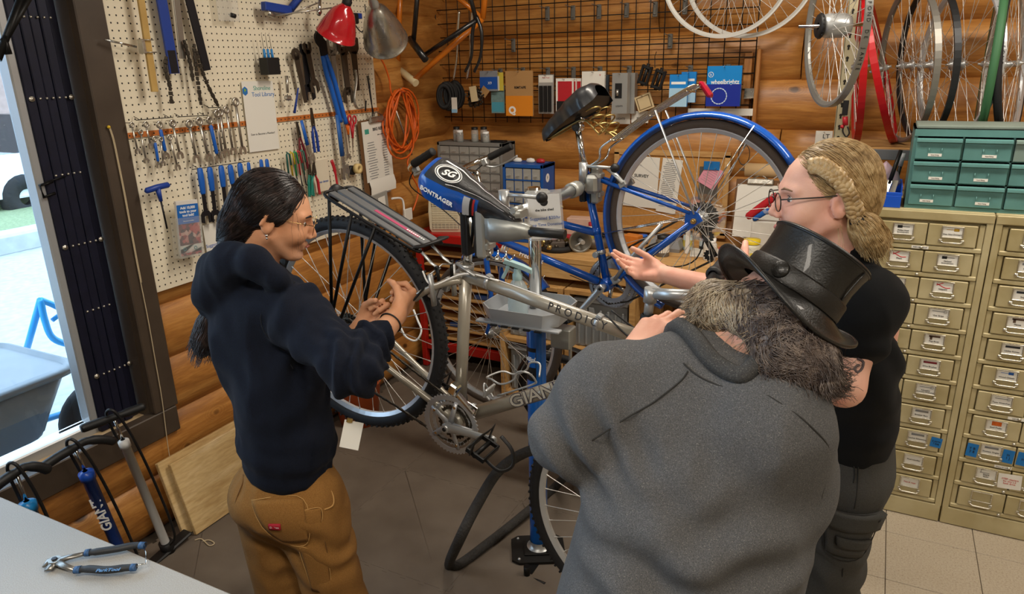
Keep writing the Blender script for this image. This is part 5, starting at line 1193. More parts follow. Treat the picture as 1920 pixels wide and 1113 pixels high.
    pk2 = [D(572, 960, 1.93), D(616, 958, 1.93), D(618, 1000, 1.93), D(576, 1004, 1.94)]; surf_patch(T, 0, 0, 0, pk2, .003, 'tool_pocket', tan, t); seam(T, pk2+[pk2[0]], .0013, 'pocket_stitching', tl, t, .004, 6)
    pk3 = [D(555, 1045, 1.97), D(622, 1085, 1.97), D(625, 1150, 1.99), D(553, 1150, 1.99)]; surf_patch(T, 0, 0, 0, pk3, .003, 'leg_pocket', tan, t); seam(T, [pk3[3], pk3[0], pk3[1], pk3[2]], .0013, 'pocket_stitching', tl, t, .004, 6)
    seam(T, [D(600, 880, 1.95), D(612, 930, 1.94), D(620, 1000, 1.94), D(628, 1112, 1.98)], .0016, 'side_seam', tm, t); seam(T, [D(440, 885, 2.0), D(500, 912, 1.96), D(592, 905, 1.95)], .0016, 'yoke_seam', tm, t); seam(T, [D(440, 885, 2.0), D(455, 905, 2.0), D(445, 945, 2.0)], .0016, 'fly_seam', tm, t)
    seam(T, [D(622, 870, 1.95), D(648, 905, 1.98), D(645, 945, 1.98), D(622, 960, 1.95)], .0022, 'hand_pocket_edge', tl, t)
    bl = [D(557, 872, 1.95), D(572, 871, 1.95), D(572, 900, 1.95), D(557, 901, 1.95)]; surf_patch(T, 0, 0, 0, bl, .005, 'belt_loop', tan, t, 3, 5)
    lb = [D(504, 981, 1.95), D(526, 981, 1.95), D(526, 994, 1.95), D(504, 994, 1.95)]; surf_patch(T, 0, 0, 0, lb, .0065, 'red_label', mat('red_label', 'a3142a', .7), t, 3, 3)
    lo_ = T.snap(np.array([D(515, 987.5, 1.95)]), .0105)[0]; nn_ = T.grad(lo_[None])[0]; xx = nrm(RR-nn_*(RR@nn_)); text('Dickies', .0085, M_white, t, basis(lo_, xx, np.cross(nn_, xx), nn_), 'label_lettering')
    for A_, nm in ((AR, 1), (AL, 2)):
        SDF_ = SDF(); SDF_.cone(A_+V(.0, .0, -.045)+fw*-.03, A_+fw*.14+V(0, 0, -.058), .045, .036, .02).cone(A_, A_+V(0, 0, -.05), .05, .048, .02); build_sdf(SDF_, 'shoe', mat('shoe_black', '1b1a1a', .6), t, .008)
    # hair: combed back, tied, tail falls behind the hood
    HS = SDF(); HS.ell(W(-.024, 0, .048), np.array([.104, .086, .091])*sc_, F, .02).ell(W(-.085, 0, -.03), np.array([.05, .058, .068])*sc_, F, .05).ell(W(-.02, -.066, .035), np.array([.055, .02, .04])*sc_, F, .03).cone(W(-.10, 0, -.05), D(425, 500, 1.93), .042, .032, .04)
    HS.ell(W(.075, -.01, -.01), np.array([.07, .085, .072])*sc_, F, .012, True).ell(W(.0, -.095, -.03), np.array([.035, .03, .035])*sc_, F, .01, True)
    hm = hair_mat('hair_black_brown', '4a3a36', '241b1a', '120d0d', .35)
    build_sdf(HS, 'hair', hm, t, .005)
    rs = np.random.RandomState(5); st = W(0, 0, 0)+((rs.normal(size=(900, 3))*np.array([.10, .08, .09]))+np.array([-.01, 0, .06]))@F.T; st = st[(st-O)@F[:, 2] > -.0]; tie = W(-.13, -.01, -.09)
    strands(HS, st, lambda P, i: nrm_rows(tie-P), 14, .012, .0011, 'hair_strands', hm, t, .0015, .18, 2)['kind'] = 'stuff'
    fl = W(.06, -.05, .05)+rs.normal(size=(9, 3))*.010; strands(HS, fl, lambda P, i: np.tile(F@np.array([.25, -.15, -.9]), (len(P), 1)), 9, .012, .0004, 'loose_hair', hm, t, .003, .3, 8, 0)['kind'] = 'stuff'
    PT = SDF(); PT.chain([D(402, 585, 1.99), D(395, 610, 2.0), D(385, 640, 2.0), D(375, 662, 2.0)], [.026, .034, .034, .012], .02)
    build_sdf(PT, 'ponytail', hm, t, .006)
    s2 = D(402, 585, 1.99)+rs.normal(size=(260, 3))*.022; dn = nrm(D(374, 665, 2.0)-D(402, 585, 1.99)); strands(PT, s2, lambda P, i: np.tile(dn, (len(P), 1)), 10, .0135, .0012, 'ponytail_strands', hm, t, .002, .35, 4, 8)['kind'] = 'stuff'
    # glasses, earring, hair tie on the wrist, watch band
    gg = MB()
    for s_ in (-1, 1):
        gg.torus(.0235, .0009, 28, 5, basis(W(.112, s_*.031, .006), F[:, 1], F[:, 2], F[:, 0])); gg.tube([Vector(W(.110, s_*.055, .014)), Vector(W(.06, s_*.076, .016)), Vector(W(-.012, s_*.084, .020))], .0011, 6)
    gg.tube([Vector(W(.115, -.008, .012)), Vector(W(.118, 0, .015)), Vector(W(.115, .008, .012))], .001, 6); gg.build('glasses', mat('gold_wire', 'd8b27a', .2, 1), t)
    MB().ball(W(-.008, -.092, -.034), .004).ball(W(-.006, -.091, -.042), .003).build('earring', M_chrome, t)
    wt = ER*.16+WR*.84; MB().torus(.0305, .0024, 24, 6, aim(wt, WR)).build('hair_tie', M_blkp, t)
    wb_ = EL*.25+WL*.75; MB().lathe([(.031, -.010), (.034, -.009), (.034, .009), (.031, .010)], 22, aim(wb_, WL)).build('watch_band', mat('watch_blue', '33445f', .5), t)
    hp = WR+hx*.06
    tl_ = thing('hex_wrench', 'dark hex wrench held in the right hand above the rear brake', 'wrench', (0, 0, 0)); hw_ = hp+inv; MB().tube([Vector(hw_-RR*.03-UU*.01), Vector(hw_+RR*.02+UU*.012+FF*.0), Vector(dep(806, 527, 2.06)), Vector(dep(824, 508, 2.07))], [.0035, .0035, .0032, .003], 6).build('shaft', M_blk, tl_)
    return t
def nrm_rows(a): return a/(np.linalg.norm(a, axis=1, keepdims=True)+1e-9)
person_hoodie()
# ---------------- person in the grey shirt and leather hat, back to the room
def person_hat():
    t = thing('person', 'person in a marled grey shirt and black leather hat leaning over the front handlebar', 'person', (2.20, -2.75, .0))
    inv = np.array([2.20, -2.75, .0]); D = lambda x, y, d: dep(x, y, d)-inv
    sk = skin_mat('skin_pale', 'dfae95', 'cc8f76')
    up = nrm(.58*RR+.80*UU-.12*FF); fx = nrm(-.35*RR-.10*UU+.92*FF); fx = nrm(fx-up*(fx@up)); F = frame(fx, up); sc_ = .95
    BC = D(1478, 550, 1.30); O = BC-F[:, 2]*.052-F[:, 0]*.0
    B = SDF(); W = head_sdf(B, O, F, sc_, 1, ()); NK = D(1355, 680, 1.36); B.cone(W(-.03, 0, -.045), NK, .056, .064, .03)
    SL = D(1140, 742, 1.37); EL = D(1076, 812, 1.40); WL = D(1184, 668, 1.45); SR = D(1448, 790, 1.26); ER = D(1474, 905, 1.36); WR = D(1420, 860, 1.60)
    hx = nrm(UU*.70+RR*.60+FF*.15); zd = nrm(-RR*.62+UU*.5-FF*.6); B2 = SDF(); B2.cone(EL, WL, .046, .032, .015)
    hand_sdf(B2, WL, hx, np.cross(hx, zd), [(.45, .7, .45), (.4, .7, .45), (.5, .7, .45), (.6, .75, .5)], .05, (.55, .30, .3), 1.0, -.45, -1)
    core = SDF(); core.cone(NK, D(1310, 800, 1.44), .07, .10, .05).cone(D(1310, 800, 1.44), D(1285, 1110, 1.50), .10, .10, .05).cone(NK, SL, .06, .05, .04).cone(NK, SR, .06, .05, .04).cone(SL, EL, .05, .046, .03).cone(EL, WL, .046, .032, .02).cone(SR, ER, .05, .045, .03).cone(ER, WR, .044, .03, .02).cone(W(-.03, 0, -.045), NK, .056, .064, .03)
    B5 = SDF(); hand_sdf(B5, WR, nrm(FF*.8-RR*.5), nrm(UU), [(.5, .7, .4)]*4, 0, (.5, .3, .2), 1.05)
    join_skin([B.mesh(.0045, O-.17, O+.17), core.mesh(.011), B2.mesh(.0036, WL-.17, WL+.17), B5.mesh(.006)], 'body', sk, t)
    # shirt
    H = SDF(); fb = nrm(V(-.3, .95, 0)); 
    H.cone(D(1325, 740, 1.36), D(1315, 860, 1.38), .125, .180, .08, (fb, .72)).cone(D(1315, 860, 1.38), D(1292, 1010, 1.38), .185, .198, .09, (fb, .76)).cone(D(1292, 1010, 1.38), D(1255, 1180, 1.41), .196, .216, .06, (fb, .80)).cone(D(1255, 1180, 1.41), D(1250, 1250, 1.44), .216, .21, .05, (fb, .80))
    H.cone(D(1280, 735, 1.36), SL, .080, .090, .07).cone(SL, EL, .089, .078, .04).cone(EL, EL*.62+WL*.38, .076, .060, .04)
    H.cone(D(1400, 755, 1.32), SR, .085, .092, .07).cone(SR, ER, .092, .080, .05).cone(ER, ER*.55+WR*.45, .074, .060, .04)
    gm = cloth_mat('marled_grey', '5f5f60', '484849', 520, .55, .95, .35)
    AP = D(1095, 850, 1.30)
    def fold(P):
        d = np.zeros(len(P))
        for c_, ax_, fq, am, rd in ((AP, nrm(RR*.85+UU*.5), 95, .014, .10), (D(1050, 760, 1.33), nrm(RR+UU*.4), 70, .006, .10), (D(1250, 1060, 1.22), nrm(RR*.8+UU*.55), 45, .016, .14), (D(1400, 1060, 1.22), nrm(UU*1-RR*.3), 60, .014, .11), (D(1130, 1010, 1.25), nrm(RR*.5+UU), 50, .012, .12)):
            q = P-c_; w_ = np.exp(-np.sum(q*q, 1)/(rd*rd)); d += am*w_*np.sin(q@ax_*fq+3*vnoise(P*7, 3))
        return d
    build_sdf(H, 'shirt', gm, t, .0075, .0045, (9, 9, 5), 14, fold, 1)
    sm = mat('grey_seam', '2e2d2b', .9)
    seam(H, [D(1290, 700, 1.27), D(1272, 716, 1.25), D(1215, 760, 1.25), D(1150, 800, 1.27), D(1097, 836, 1.30)], .0016, 'raglan_seam', sm, t, .0006, 10)
    seam(H, [D(1420, 735, 1.2), D(1470, 752, 1.15), D(1515, 795, 1.16), D(1535, 850, 1.22), D(1532, 930, 1.26)], .0016, 'raglan_seam', sm, t, .0006, 10)
    seam(H, [D(1285, 700, 1.30), D(1330, 715, 1.24), D(1400, 742, 1.22), D(1440, 750, 1.26)], .0016, 'collar_seam', sm, t, .0006, 10)
    seam(H, [D(1262, 668, 1.42), D(1292, 656, 1.33), D(1340, 680, 1.25), D(1395, 708, 1.22), D(1442, 722, 1.27)], .017, 'collar', cloth_mat('collar_grey', '4a4a4a', '383838', 520, .5, .95, .4), t, .006, 8)
    # dark jeans below the shirt
    T = SDF(); hc = D(1262, 1190, 1.44); HR = hc+V(.09, .02, -.06); HL = hc+V(-.09, -.0, -.06)
    T.cone(hc, hc+V(0, 0, -.08), .17, .17, .05, (fb, .8))
    for h_ in (HL, HR): k_ = h_+V(0, .03, -.34); a_ = k_+V(0, -.03, 0); a_[2] = .09; T.cone(h_, k_, .095, .075, .05).cone(k_, a_, .075, .062, .03)
    build_sdf(T, 'trousers', cloth_mat('dark_denim', '2b2d33', '1f2126', 500, 0, .9), t, .011, .003, (9, 9, 6), 3)
    for h_ in (HL, HR):
        S_ = SDF(); a_ = h_+V(0, 0, 0); a_[2] = .045; S_.cone(a_-fb*.03, a_+fb*.15-V(0, 0, .008), .045, .036, .02); build_sdf(S_, 'shoe', mat('shoe_black', '1b1a1a', .6), t, .01)
    # hair under the hat: pale at the side, dark and long behind
    HS = SDF(); HS.ell(W(-.02, 0, -.005), np.array([.108, .090, .082])*sc_, F, .02)
    LH = D(1345, 580, 1.34); HS.ell(LH, (.048, .048, .050), None, .035).ell(D(1328, 568, 1.36), (.036, .036, .036), None, .03)
    HS.chain([D(1432, 630, 1.25), D(1470, 660, 1.23), D(1510, 688, 1.23), D(1528, 698, 1.24)], [.040, .052, .050, .030], .03).ell(D(1522, 672, 1.25), (.036, .036, .036), None, .03)
    HS.cone(D(1362, 668, 1.32), D(1372, 655, 1.16), .040, .036, .014, None, True)
    h1 = hair_mat('hair_grey_blond', 'cdbda0', 'a5947c', '6f6051', .45); h2 = hair_mat('hair_grey_brown', '8d7d70', '5c4f48', '362c2a', .45)
    Vt, Fc = HS.mesh(.006); c0 = D(1405, 610, 1.25); lt = ((Vt-c0)@RR)[Fc[:, 0]] < -.0
    for msk, m_, nm in ((lt, h1, 'hair'), (~lt, h2, 'hair')): 
        fc = Fc[msk]; uq, iv = np.unique(fc, return_inverse=True); obj(nm, np_mesh(nm, Vt[uq], iv.reshape(-1, 4)), m_, t)
    rs = np.random.RandomState(11)
    st = LH+rs.normal(size=(900, 3))*np.array([.045, .045, .05]); st = st[(st-c0)@RR < .0]
    strands(HS, st, lambda P, i: np.tile(-UU*.75-RR*.35, (len(P), 1))+np.stack([vnoise(P*26+i*.35, 40+k) for k in range(3)], 1)*1.3, 12, .0085, .0011, 'hair_strands', h1, t, .0025, .5, 3, 9)['kind'] = 'stuff'
    st = D(1472, 650, 1.22)+rs.normal(size=(1500, 3))*.048; st = st[(st-BC)@F[:, 2] < -.03]
    strands(HS, st, lambda P, i: np.tile(RR*.75-UU*.55, (len(P), 1))+np.stack([vnoise(P*24+i*.35, 60+k) for k in range(3)], 1)*1.4, 13, .0095, .0011, 'hair_strands', h2, t, .0025, .5, 5, 9)['kind'] = 'stuff'
    # leather hat
    hat = MB(); lea = mat('black_leather', '171614', .38, var=.25, vs=22, bump=.12, bs=260, coat=.15)
    Mh = basis(Vector(BC), Vector(F[:, 0]), Vector(F[:, 1]), Vector(F[:, 2])); n = 56
    def ring(rx, ry, z, dip=0.0, curl=0.0): return [(rx*cos(a), ry*sin(a), z-dip*cos(a)**2+curl*sin(a)**2) for a in [2*pi*k/n for k in range(n)]]
    br = [ring(.104, .084, .0), ring(.116, .104, -.004, .006, .001), ring(.128, .124, -.006, .018, .004), ring(.135, .140, -.006, .028, .009), ring(.137, .145, -.004, .031, .012), ring(.137, .145, -.009, .031, .012), ring(.128, .123, -.011, .018, .003), ring(.104, .084, -.006)]
    hatg = MB().loft(br, True, False, True, Mh).build('hat_brim', lea, t)
    cr_ = [ring(.103, .087, -.004), ring(.104, .088, .004), ring(.101, .085, .03), ring(.099, .083, .055), ring(.101, .085, .082), ring(.104, .087, .094)]
    MB().loft(cr_, True, False, True, Mh).build('hat_crown', lea, t)
    MB().loft([ring(.104, .087, .093), ring(.106, .089, .097), ring(.103, .086, .101), ring(.09, .074, .097), ring(.05, .04, .090), ring(.01, .008, .089)], True, True, True, Mh).build('hat_top', lea, t)
    MB().loft([ring(.1065, .0905, .0), ring(.1075, .0915, .004), ring(.1055, .0895, .030), ring(.104, .088, .033), ring(.102, .086, .031)], True, False, True, Mh).build('hat_band', mat('leather_band', '1d1b19', .42, var=.2, vs=30, bump=.1, bs=300), t)
    def hp(a, z, e=.0): return Mh @ Vector(((.1015+e)*cos(a), (.0855+e)*sin(a), z))
    for a in (3.5, .4): MB().tube([hp(a, z_, .0006+.06*max(0, z_-.055)) for z_ in (.03, .045, .06, .07, .08, .092)], .0018, 6).build('crown_seam', lea, t)
    MB().tube([Mh @ Vector((.1055*cos(a), .0885*sin(a), .097)) for a in [2*pi*k/90 for k in range(90)]], .0012, 5, True, False).build('top_stitching', mat('stitch_dark', '0c0b0a', .7), t)
    bk_ = 2.15; MB().lathe([(0, .004), (.014, .004), (.016, .001), (.016, -.002)], 20, aim(hp(bk_, .017, .006), hp(bk_, .017, .1))).build('band_button', lea, t)
    MB().tube([Mh @ Vector((.1375*cos(a), .1455*sin(a), -.0065-.031*cos(a)**2+.012*sin(a)**2)) for a in [2*pi*k/72 for k in range(72)]], .0035, 6, True, False).build('brim_edge', lea, t)
    return t
person_hat()
# ---------------- blonde person in black t-shirt and cargo trousers
def person_braid():
    t = thing('person', 'blonde braided person in glasses, black t-shirt and grey cargo trousers', 'person', (2.48, -1.95, .0))
    inv = np.array([2.48, -1.95, .0]); D = lambda x, y, d: dep(x, y, d)-inv
    sk = skin_mat('skin_fair', 'e8b8a2', 'd99a86')
    up = nrm(V(-.05, -.0, 1)); fx = nrm(-.985*RR+.10*FF+V(0, 0, -.05)); F = frame(fx, up); sc_ = .965
    O = D(1574, 386, 1.55)-F@(np.array([-.012, .079, -.004])*sc_)
    B = SDF(); W = head_sdf(B, O, F, sc_); NK = D(1580, 500, 1.68); B.cone(W(-.035, 0, -.05), NK, .052, .060, .03)
    SL = D(1622, 568, 1.60); EL = D(1582, 724, 1.56); WL = D(1402, 545, 1.78); SR = D(1535, 545, 1.85); ER = D(1392, 552, 2.08); WR = D(1238, 512, 2.27)
    hx = nrm(-RR*.93+UU*.22+FF*.25); B2 = SDF(); B2.cone(ER, WR, .040, .027, .015); hand_sdf(B2, WR, hx, nrm(UU*.9+FF*.35), [(.20, .30, .25), (.35, .40, .3), (.5, .5, .3), (.7, .55, .35)], .03, (.22, .15, .1), .93, -.6)
    hl = nrm(D(1352, 500, 1.87)-WL); B3 = SDF(); B3.cone(EL, WL, .040, .028, .015); hand_sdf(B3, WL+hl*.01, hl, nrm(UU*.6-FF*.5), [(.35, .6, .4)]*4, .02, (.6, .3, .2), .98, -.4, -1)
    core = SDF(); PV = D(1590, 850, 1.90); CHs = D(1590, 600, 1.76); core.cone(NK, CHs, .06, .10, .05).cone(CHs, PV, .10, .11, .05).cone(CHs, SL, .06, .05, .04).cone(CHs, SR, .06, .05, .04).cone(SL, EL, .050, .042, .03).cone(EL, WL, .042, .028, .02).cone(SR, ER, .048, .042, .03).cone(ER, WR, .040, .027, .02).cone(W(-.035, 0, -.05), NK, .052, .060, .03)
    join_skin([B.mesh(.004, O-.16, O+.16), core.mesh(.009), B2.mesh(.0036, WR-.16, WR+.16), B3.mesh(.0036, WL-.16, WL+.16)], 'body', sk, t)
    for s_ in (-1, 1):
        MB().ball(W(.0745, s_*.031, .010), .0125*sc_).build('eye', mat('eye_white', 'e8e4de', .3), t); MB().ball(W(.0838, s_*.031, .0085), .006*sc_).build('iris', mat('iris_blue', '4a5a66', .2), t)
        MB().tube([Vector(W(.0985, s_*.012, .030)), Vector(W(.096, s_*.03, .036)), Vector(W(.084, s_*.05, .031))], [.0016, .0026, .0014], 6, flat=(1, .6)).build('eyebrow', mat('brow_blond', '8d6e52', .6), t)
        MB().tube([Vector(W(.0865, s_*(.019+.006*k), .0155+.0022*sin(pi*k/4))) for k in range(5)], .0012, 5).build('eyelid', mat('lash', '4a352c', .6), t)
    MB().tube([Vector(W(.1005, -.019, -.0605)), Vector(W(.1045, 0, -.0605)), Vector(W(.1005, .019, -.0605))], [.003, .0066, .003], 8, flat=(.9, 1)).build('lips', mat('lip_rose', 'c17a74', .45), t)
    # t-shirt
    H = SDF(); fb = nrm(V(-.9, -.4, 0)); blk = cloth_mat('black_cotton', '101113', '0a0b0c', 600, 0, .9, .15)
    H.cone(D(1590, 585, 1.74), D(1592, 690, 1.78), .112, .118, .06, (fb, .84)).cone(D(1592, 690, 1.78), D(1592, 780, 1.84), .116, .118, .05, (fb, .86)).cone(D(1592, 780, 1.84), D(1590, 822, 1.87), .118, .116, .04, (fb, .86))
    H.cone(D(1592, 555, 1.70), SL, .068, .074, .05).cone(SL, SL*.58+EL*.42, .076, .070, .04).cone(D(1585, 540, 1.72), SR, .075, .076, .05).cone(SR, SR*.5+ER*.5, .074, .068, .04)
    H.cone(NK+V(0, 0, .04), NK-V(0, 0, .05), .066, .075, .02)
    H.cone(NK+V(0, 0, .035)+fx*.03, NK+V(0, 0, .10)+fx*.03, .060, .062, .01, None, True)
    def fold(P):
        d = np.zeros(len(P))
        for c_, ax_, fq, am, rd in ((SL*.5+EL*.5, nrm(EL-SL+V(.1, 0, 0)), 70, .006, .10), (D(1640, 680, 1.72), nrm(UU+RR*.5), 55, .006, .13), (D(1620, 780, 1.75), UU, 60, .006, .10)):
            q = P-c_; w_ = np.exp(-np.sum(q*q, 1)/(rd*rd)); d += am*w_*np.sin(q@ax_*fq+3*vnoise(P*8, 3))
        return d
    build_sdf(H, 'tshirt', blk, t, .0075, .0035, (10, 10, 6), 22, fold, 1)
    # tattoo on the near upper arm
    ta = SDF(); ta.cone(SL, EL, .050, .042, .02)
    tt = SL*.26+EL*.74; pts = [tt-FF*.05+RR*a+UU*b_ for a, b_ in ((-.004, .018), (.010, .010), (.006, -.004), (-.006, -.012), (-.010, -.002), (.0, .004))]
    seam(ta, pts, .0028, 'tattoo', mat('tattoo_ink', '5a4c4e', .7), t, .0012, 6)
    # cargo trousers
    T = SDF(); gmt = cloth_mat('charcoal_canvas', '4a4946', '393835', 700, 0, .92, .25); hc = D(1588, 860, 1.90)
    T.cone(D(1592, 795, 1.86), hc, .116, .126, .03, (fb, .88)); HR = hc+V(-.02, .080, -.05); HL = hc+V(.0, -.065, -.05)
    for h_ in (HL, HR): k_ = h_+V(-.01, .03, -.36); a_ = k_+V(.0, .02, 0); a_[2] = .08; T.cone(h_, k_, .090, .082, .05).cone(k_, a_, .082, .076, .03)
    def tf(P): q = P-hc; return .005*np.exp(-((q[:, 2]+.30)/.16)**2)*np.sin(q[:, 2]*60+q[:, 0]*30+3*vnoise(P*8, 2))
    build_sdf(T, 'cargo_trousers', gmt, t, .0085, .004, (11, 11, 7), 31, tf, 1)
    dk = mat('charcoal_stitch', '23221f', .9)
    pk = [D(1532, 965, 1.78), D(1640, 955, 1.80), D(1622, 1050, 1.82), D(1535, 1055, 1.80)]; surf_patch(T, 0, 0, 0, pk, .008, 'cargo_pocket', gmt, t, 8, 8); seam(T, pk+[pk[0]], .0014, 'pocket_stitching', dk, t, .011, 6)
    fl = [D(1530, 958, 1.78), D(1643, 948, 1.80), D(1640, 985, 1.81), D(1535, 990, 1.79)]; surf_patch(T, 0, 0, 0, fl, .014, 'pocket_flap', gmt, t, 8, 5); seam(T, [fl[3], fl[2]], .0016, 'flap_stitching', dk, t, .017, 8)
    p2 = [D(1567, 1012, 1.79), D(1628, 1008, 1.81), D(1624, 1030, 1.81), D(1568, 1036, 1.79)]; surf_patch(T, 0, 0, 0, p2, .014, 'small_flap', gmt, t, 6, 4); seam(T, p2+[p2[0]], .0013, 'flap_stitching', dk, t, .016, 6)
    for x_, y_ in ((1550, 973), (1637, 966)): b_ = T.snap(np.array([D(x_, y_, 1.79)]), .018)[0]; MB().ball(b_, .007, 8, 6).build('pocket_toggle', M_blkp, t)
    seam(T, [D(1560, 828, 1.74), D(1585, 845, 1.74), D(1603, 880, 1.76), D(1600, 905, 1.77)], .0016, 'hand_pocket_edge', dk, t); seam(T, [D(1613, 830, 1.74), D(1610, 890, 1.76), D(1600, 950, 1.78)], .0016, 'side_seam', dk, t)
    seam(T, [D(1590, 1060, 1.80), D(1592, 1110, 1.82)], .0016, 'side_seam', dk, t)
    for h_ in (HL, HR):
        S_ = SDF(); a_ = h_+V(-.01, .05, 0); a_[2] = .045; S_.cone(a_-fb*.03, a_+fb*.15-V(0, 0, .008), .045, .036, .02); build_sdf(S_, 'shoe', mat('shoe_black', '1b1a1a', .6), t, .01)
    # hair: scraped up from the temple into a side braid and low ponytail
    h1 = hair_mat('hair_blond', 'e0c79a', 'bb9c6c', '82663f', .4); h2 = hair_mat('hair_blond_root', 'b0946a', '8d7250', '63503a', .45)
    HS = SDF(); HS.ell(W(-.026, 0, .046), np.array([.102, .084, .091])*sc_, F, .02).ell(W(-.07, 0, -.01), np.array([.055, .068, .07])*sc_, F, .04)
    HS.ell(W(.095, 0, -.03), np.array([.066, .095, .082])*sc_, F, .012, True).ell(W(-.004, .095, -.02), np.array([.034, .03, .035])*sc_, F, .01, True).ell(W(-.05, 0, -.115), np.array([.09, .08, .045])*sc_, F, .02, True)
    build_sdf(HS, 'hair', h2, t, .005)
    rs = np.random.RandomState(9); st = O+((rs.normal(size=(1300, 3))*np.array([.09, .08, .08]))+np.array([-.01, .02, .05]))@F.T; st = st[((st-O)@F[:, 2] > -.02)]; tie = W(-.115, .045, -.055)
    strands(HS, st, lambda P, i: nrm_rows(tie-P)+F[:, 1]*.1, 13, .0115, .0011, 'hair_strands', h1, t, .0015, .16, 2)['kind'] = 'stuff'
    bp = [D(1500, 306, 1.53), D(1526, 298, 1.50), D(1552, 312, 1.485), D(1576, 335, 1.485), D(1594, 362, 1.50), D(1603, 392, 1.53), D(1607, 408, 1.55)]
    path = [np.array(p) for p in bez(bp, 8)]; Lb = len(path)
    cuml = np.concatenate([[0], np.cumsum([np.linalg.norm(b_-a) for a, b_ in zip(path[:-1], path[1:])])]); sn = HS.snap(np.array(path), .006); gr = HS.grad(sn)
    for k in range(3):
        P = []
        for i in range(Lb):
            tn = nrm(path[min(i+1, Lb-1)]-path[max(i-1, 0)]); g_ = gr[i]; sd_ = np.cross(g_, tn); ph = cuml[i]/.026*2*pi/1.5+k*2*pi/3; env = min(1, i/5+.3)*min(1, (Lb-i)/6+.4)
            P.append(sn[i]+sd_*.0125*cos(ph)*env+g_*(.004+.006*sin(2*ph))*env)
        MB().tube([Vector(p) for p in P], [.0105*min(1, i/6+.4)*min(1, (Lb-i)/8+.55) for i in range(Lb)], 8, flat=(1, .8)).build('braid_lock', h1, t)
        Sb = SDF(); Sb.chain(P[::2], [.0095]*len(P[::2]), .004)
        pass
    te = D(1607, 410, 1.555); PT = SDF(); PT.chain([te, D(1622, 428, 1.57), D(1638, 452, 1.58), D(1648, 474, 1.585)], [.016, .030, .031, .012], .02); build_sdf(PT, 'ponytail', h1, t, .006)
    s2 = D(1612, 418, 1.56)+rs.normal(size=(300, 3))*.018; dn = nrm(D(1646, 474, 1.585)-te); strands(PT, s2, lambda P, i: np.tile(dn-.25*UU*i/10, (len(P), 1)), 11, .0075, .0011, 'ponytail_strands', h1, t, .002, .3, 4, 9)['kind'] = 'stuff'
    MB().torus(.014, .005, 20, 8, aim(te, D(1622, 428, 1.57))).build('hair_tie', M_blkp, t)
    s3 = W(-.01, .075, -.05)+rs.normal(size=(7, 3))*.004; strands(HS, s3, lambda P, i: np.tile(-UU*.95+RR*(.15-.03*i), (len(P), 1)), 9, .012, .0005, 'loose_hair', h1, t, .004, .15, 8, 0)['kind'] = 'stuff'
    # glasses
    gg = MB()
    for s_ in (-1, 1):
        q = [W(.110, s_*.031+.026*cos(a)*(1 if abs(cos(a)) < .9 else .96), .004+.021*sin(a)) for a in [2*pi*k/28 for k in range(28)]]; gg.tube([Vector(p) for p in q], .0014, 6, True, False); gg.tube([Vector(W(.109, s_*.056, .014)), Vector(W(.10, s_*.066, .016)), Vector(W(.03, s_*.080, .018)), Vector(W(-.020, s_*.086, .022)), Vector(W(-.034, s_*.084, .004))], .0016, 6)
    gg.tube([Vector(W(.1125, -.007, .010)), Vector(W(.115, 0, .013)), Vector(W(.1125, .007, .010))], .0014, 6); gg.build('glasses', mat('dark_wire', '3a3a38', .3, .7), t)
    return t
person_braid()
# ================================================================== PEGBOARD TOOLS
def pv(x, y, X=.028): return Vector(onx(x, y, X))
def tframe(a, b, X=.028):
    a = pv(*a, X); b = pv(*b, X); yv = (a-b).normalized(); zv = Vector((1, 0, 0)); xv = yv.cross(zv).normalized(); return basis(a, xv, yv, xv.cross(yv)), (a-b).length
C2 = lambda x, y: (200+x/3.27, 180+y/3.27)
M_ws = mat('wrench_steel', 'b7b2a8', .3, .85, rvar=.08, vs=40)
M_dsteel = mat('dark_steel', '5d544a', .42, .75, var=.2, vs=20)
M_blkst = mat('black_steel', '26252a', .45, .5)
M_vinyl_b = mat('blue_vinyl', '1a5fbe', .4)
M_vinyl_n = mat('navy_vinyl', '1f3f96', .4)
def ring_pts(r, n=12, a0=0, a1=2*pi): return [(r*cos(a0+(a1-a0)*k/n), r*sin(a0+(a1-a0)*k/n)) for k in range(n)]
def open_jaw(b, c, w_, M, th, up=False):
    """open spanner jaw centred at c, mouth away from the shank"""
    s_ = 1 if up else -1; x, y = c
    b.prism([(x-w_, y-s_*w_*.4), (x-w_*.55, y-s_*w_*1.0), (x+w_*.55, y-s_*w_*1.0), (x+w_, y-s_*w_*.4), (x+w_*1.05, y+s_*w_*.8), (x+w_*.45, y+s_*w_*1.05), (x+w_*.42, y-s_*.0), (x+w_*.2, y-s_*w_*.3), (x-w_*.2, y-s_*w_*.3), (x-w_*.42, y-s_*.0), (x-w_*.45, y+s_*w_*1.05), (x-w_*1.05, y+s_*w_*.8)][::(1 if not up else -1)], -th/2, th/2, M)
def hook(p, parent_label=None):
    return p
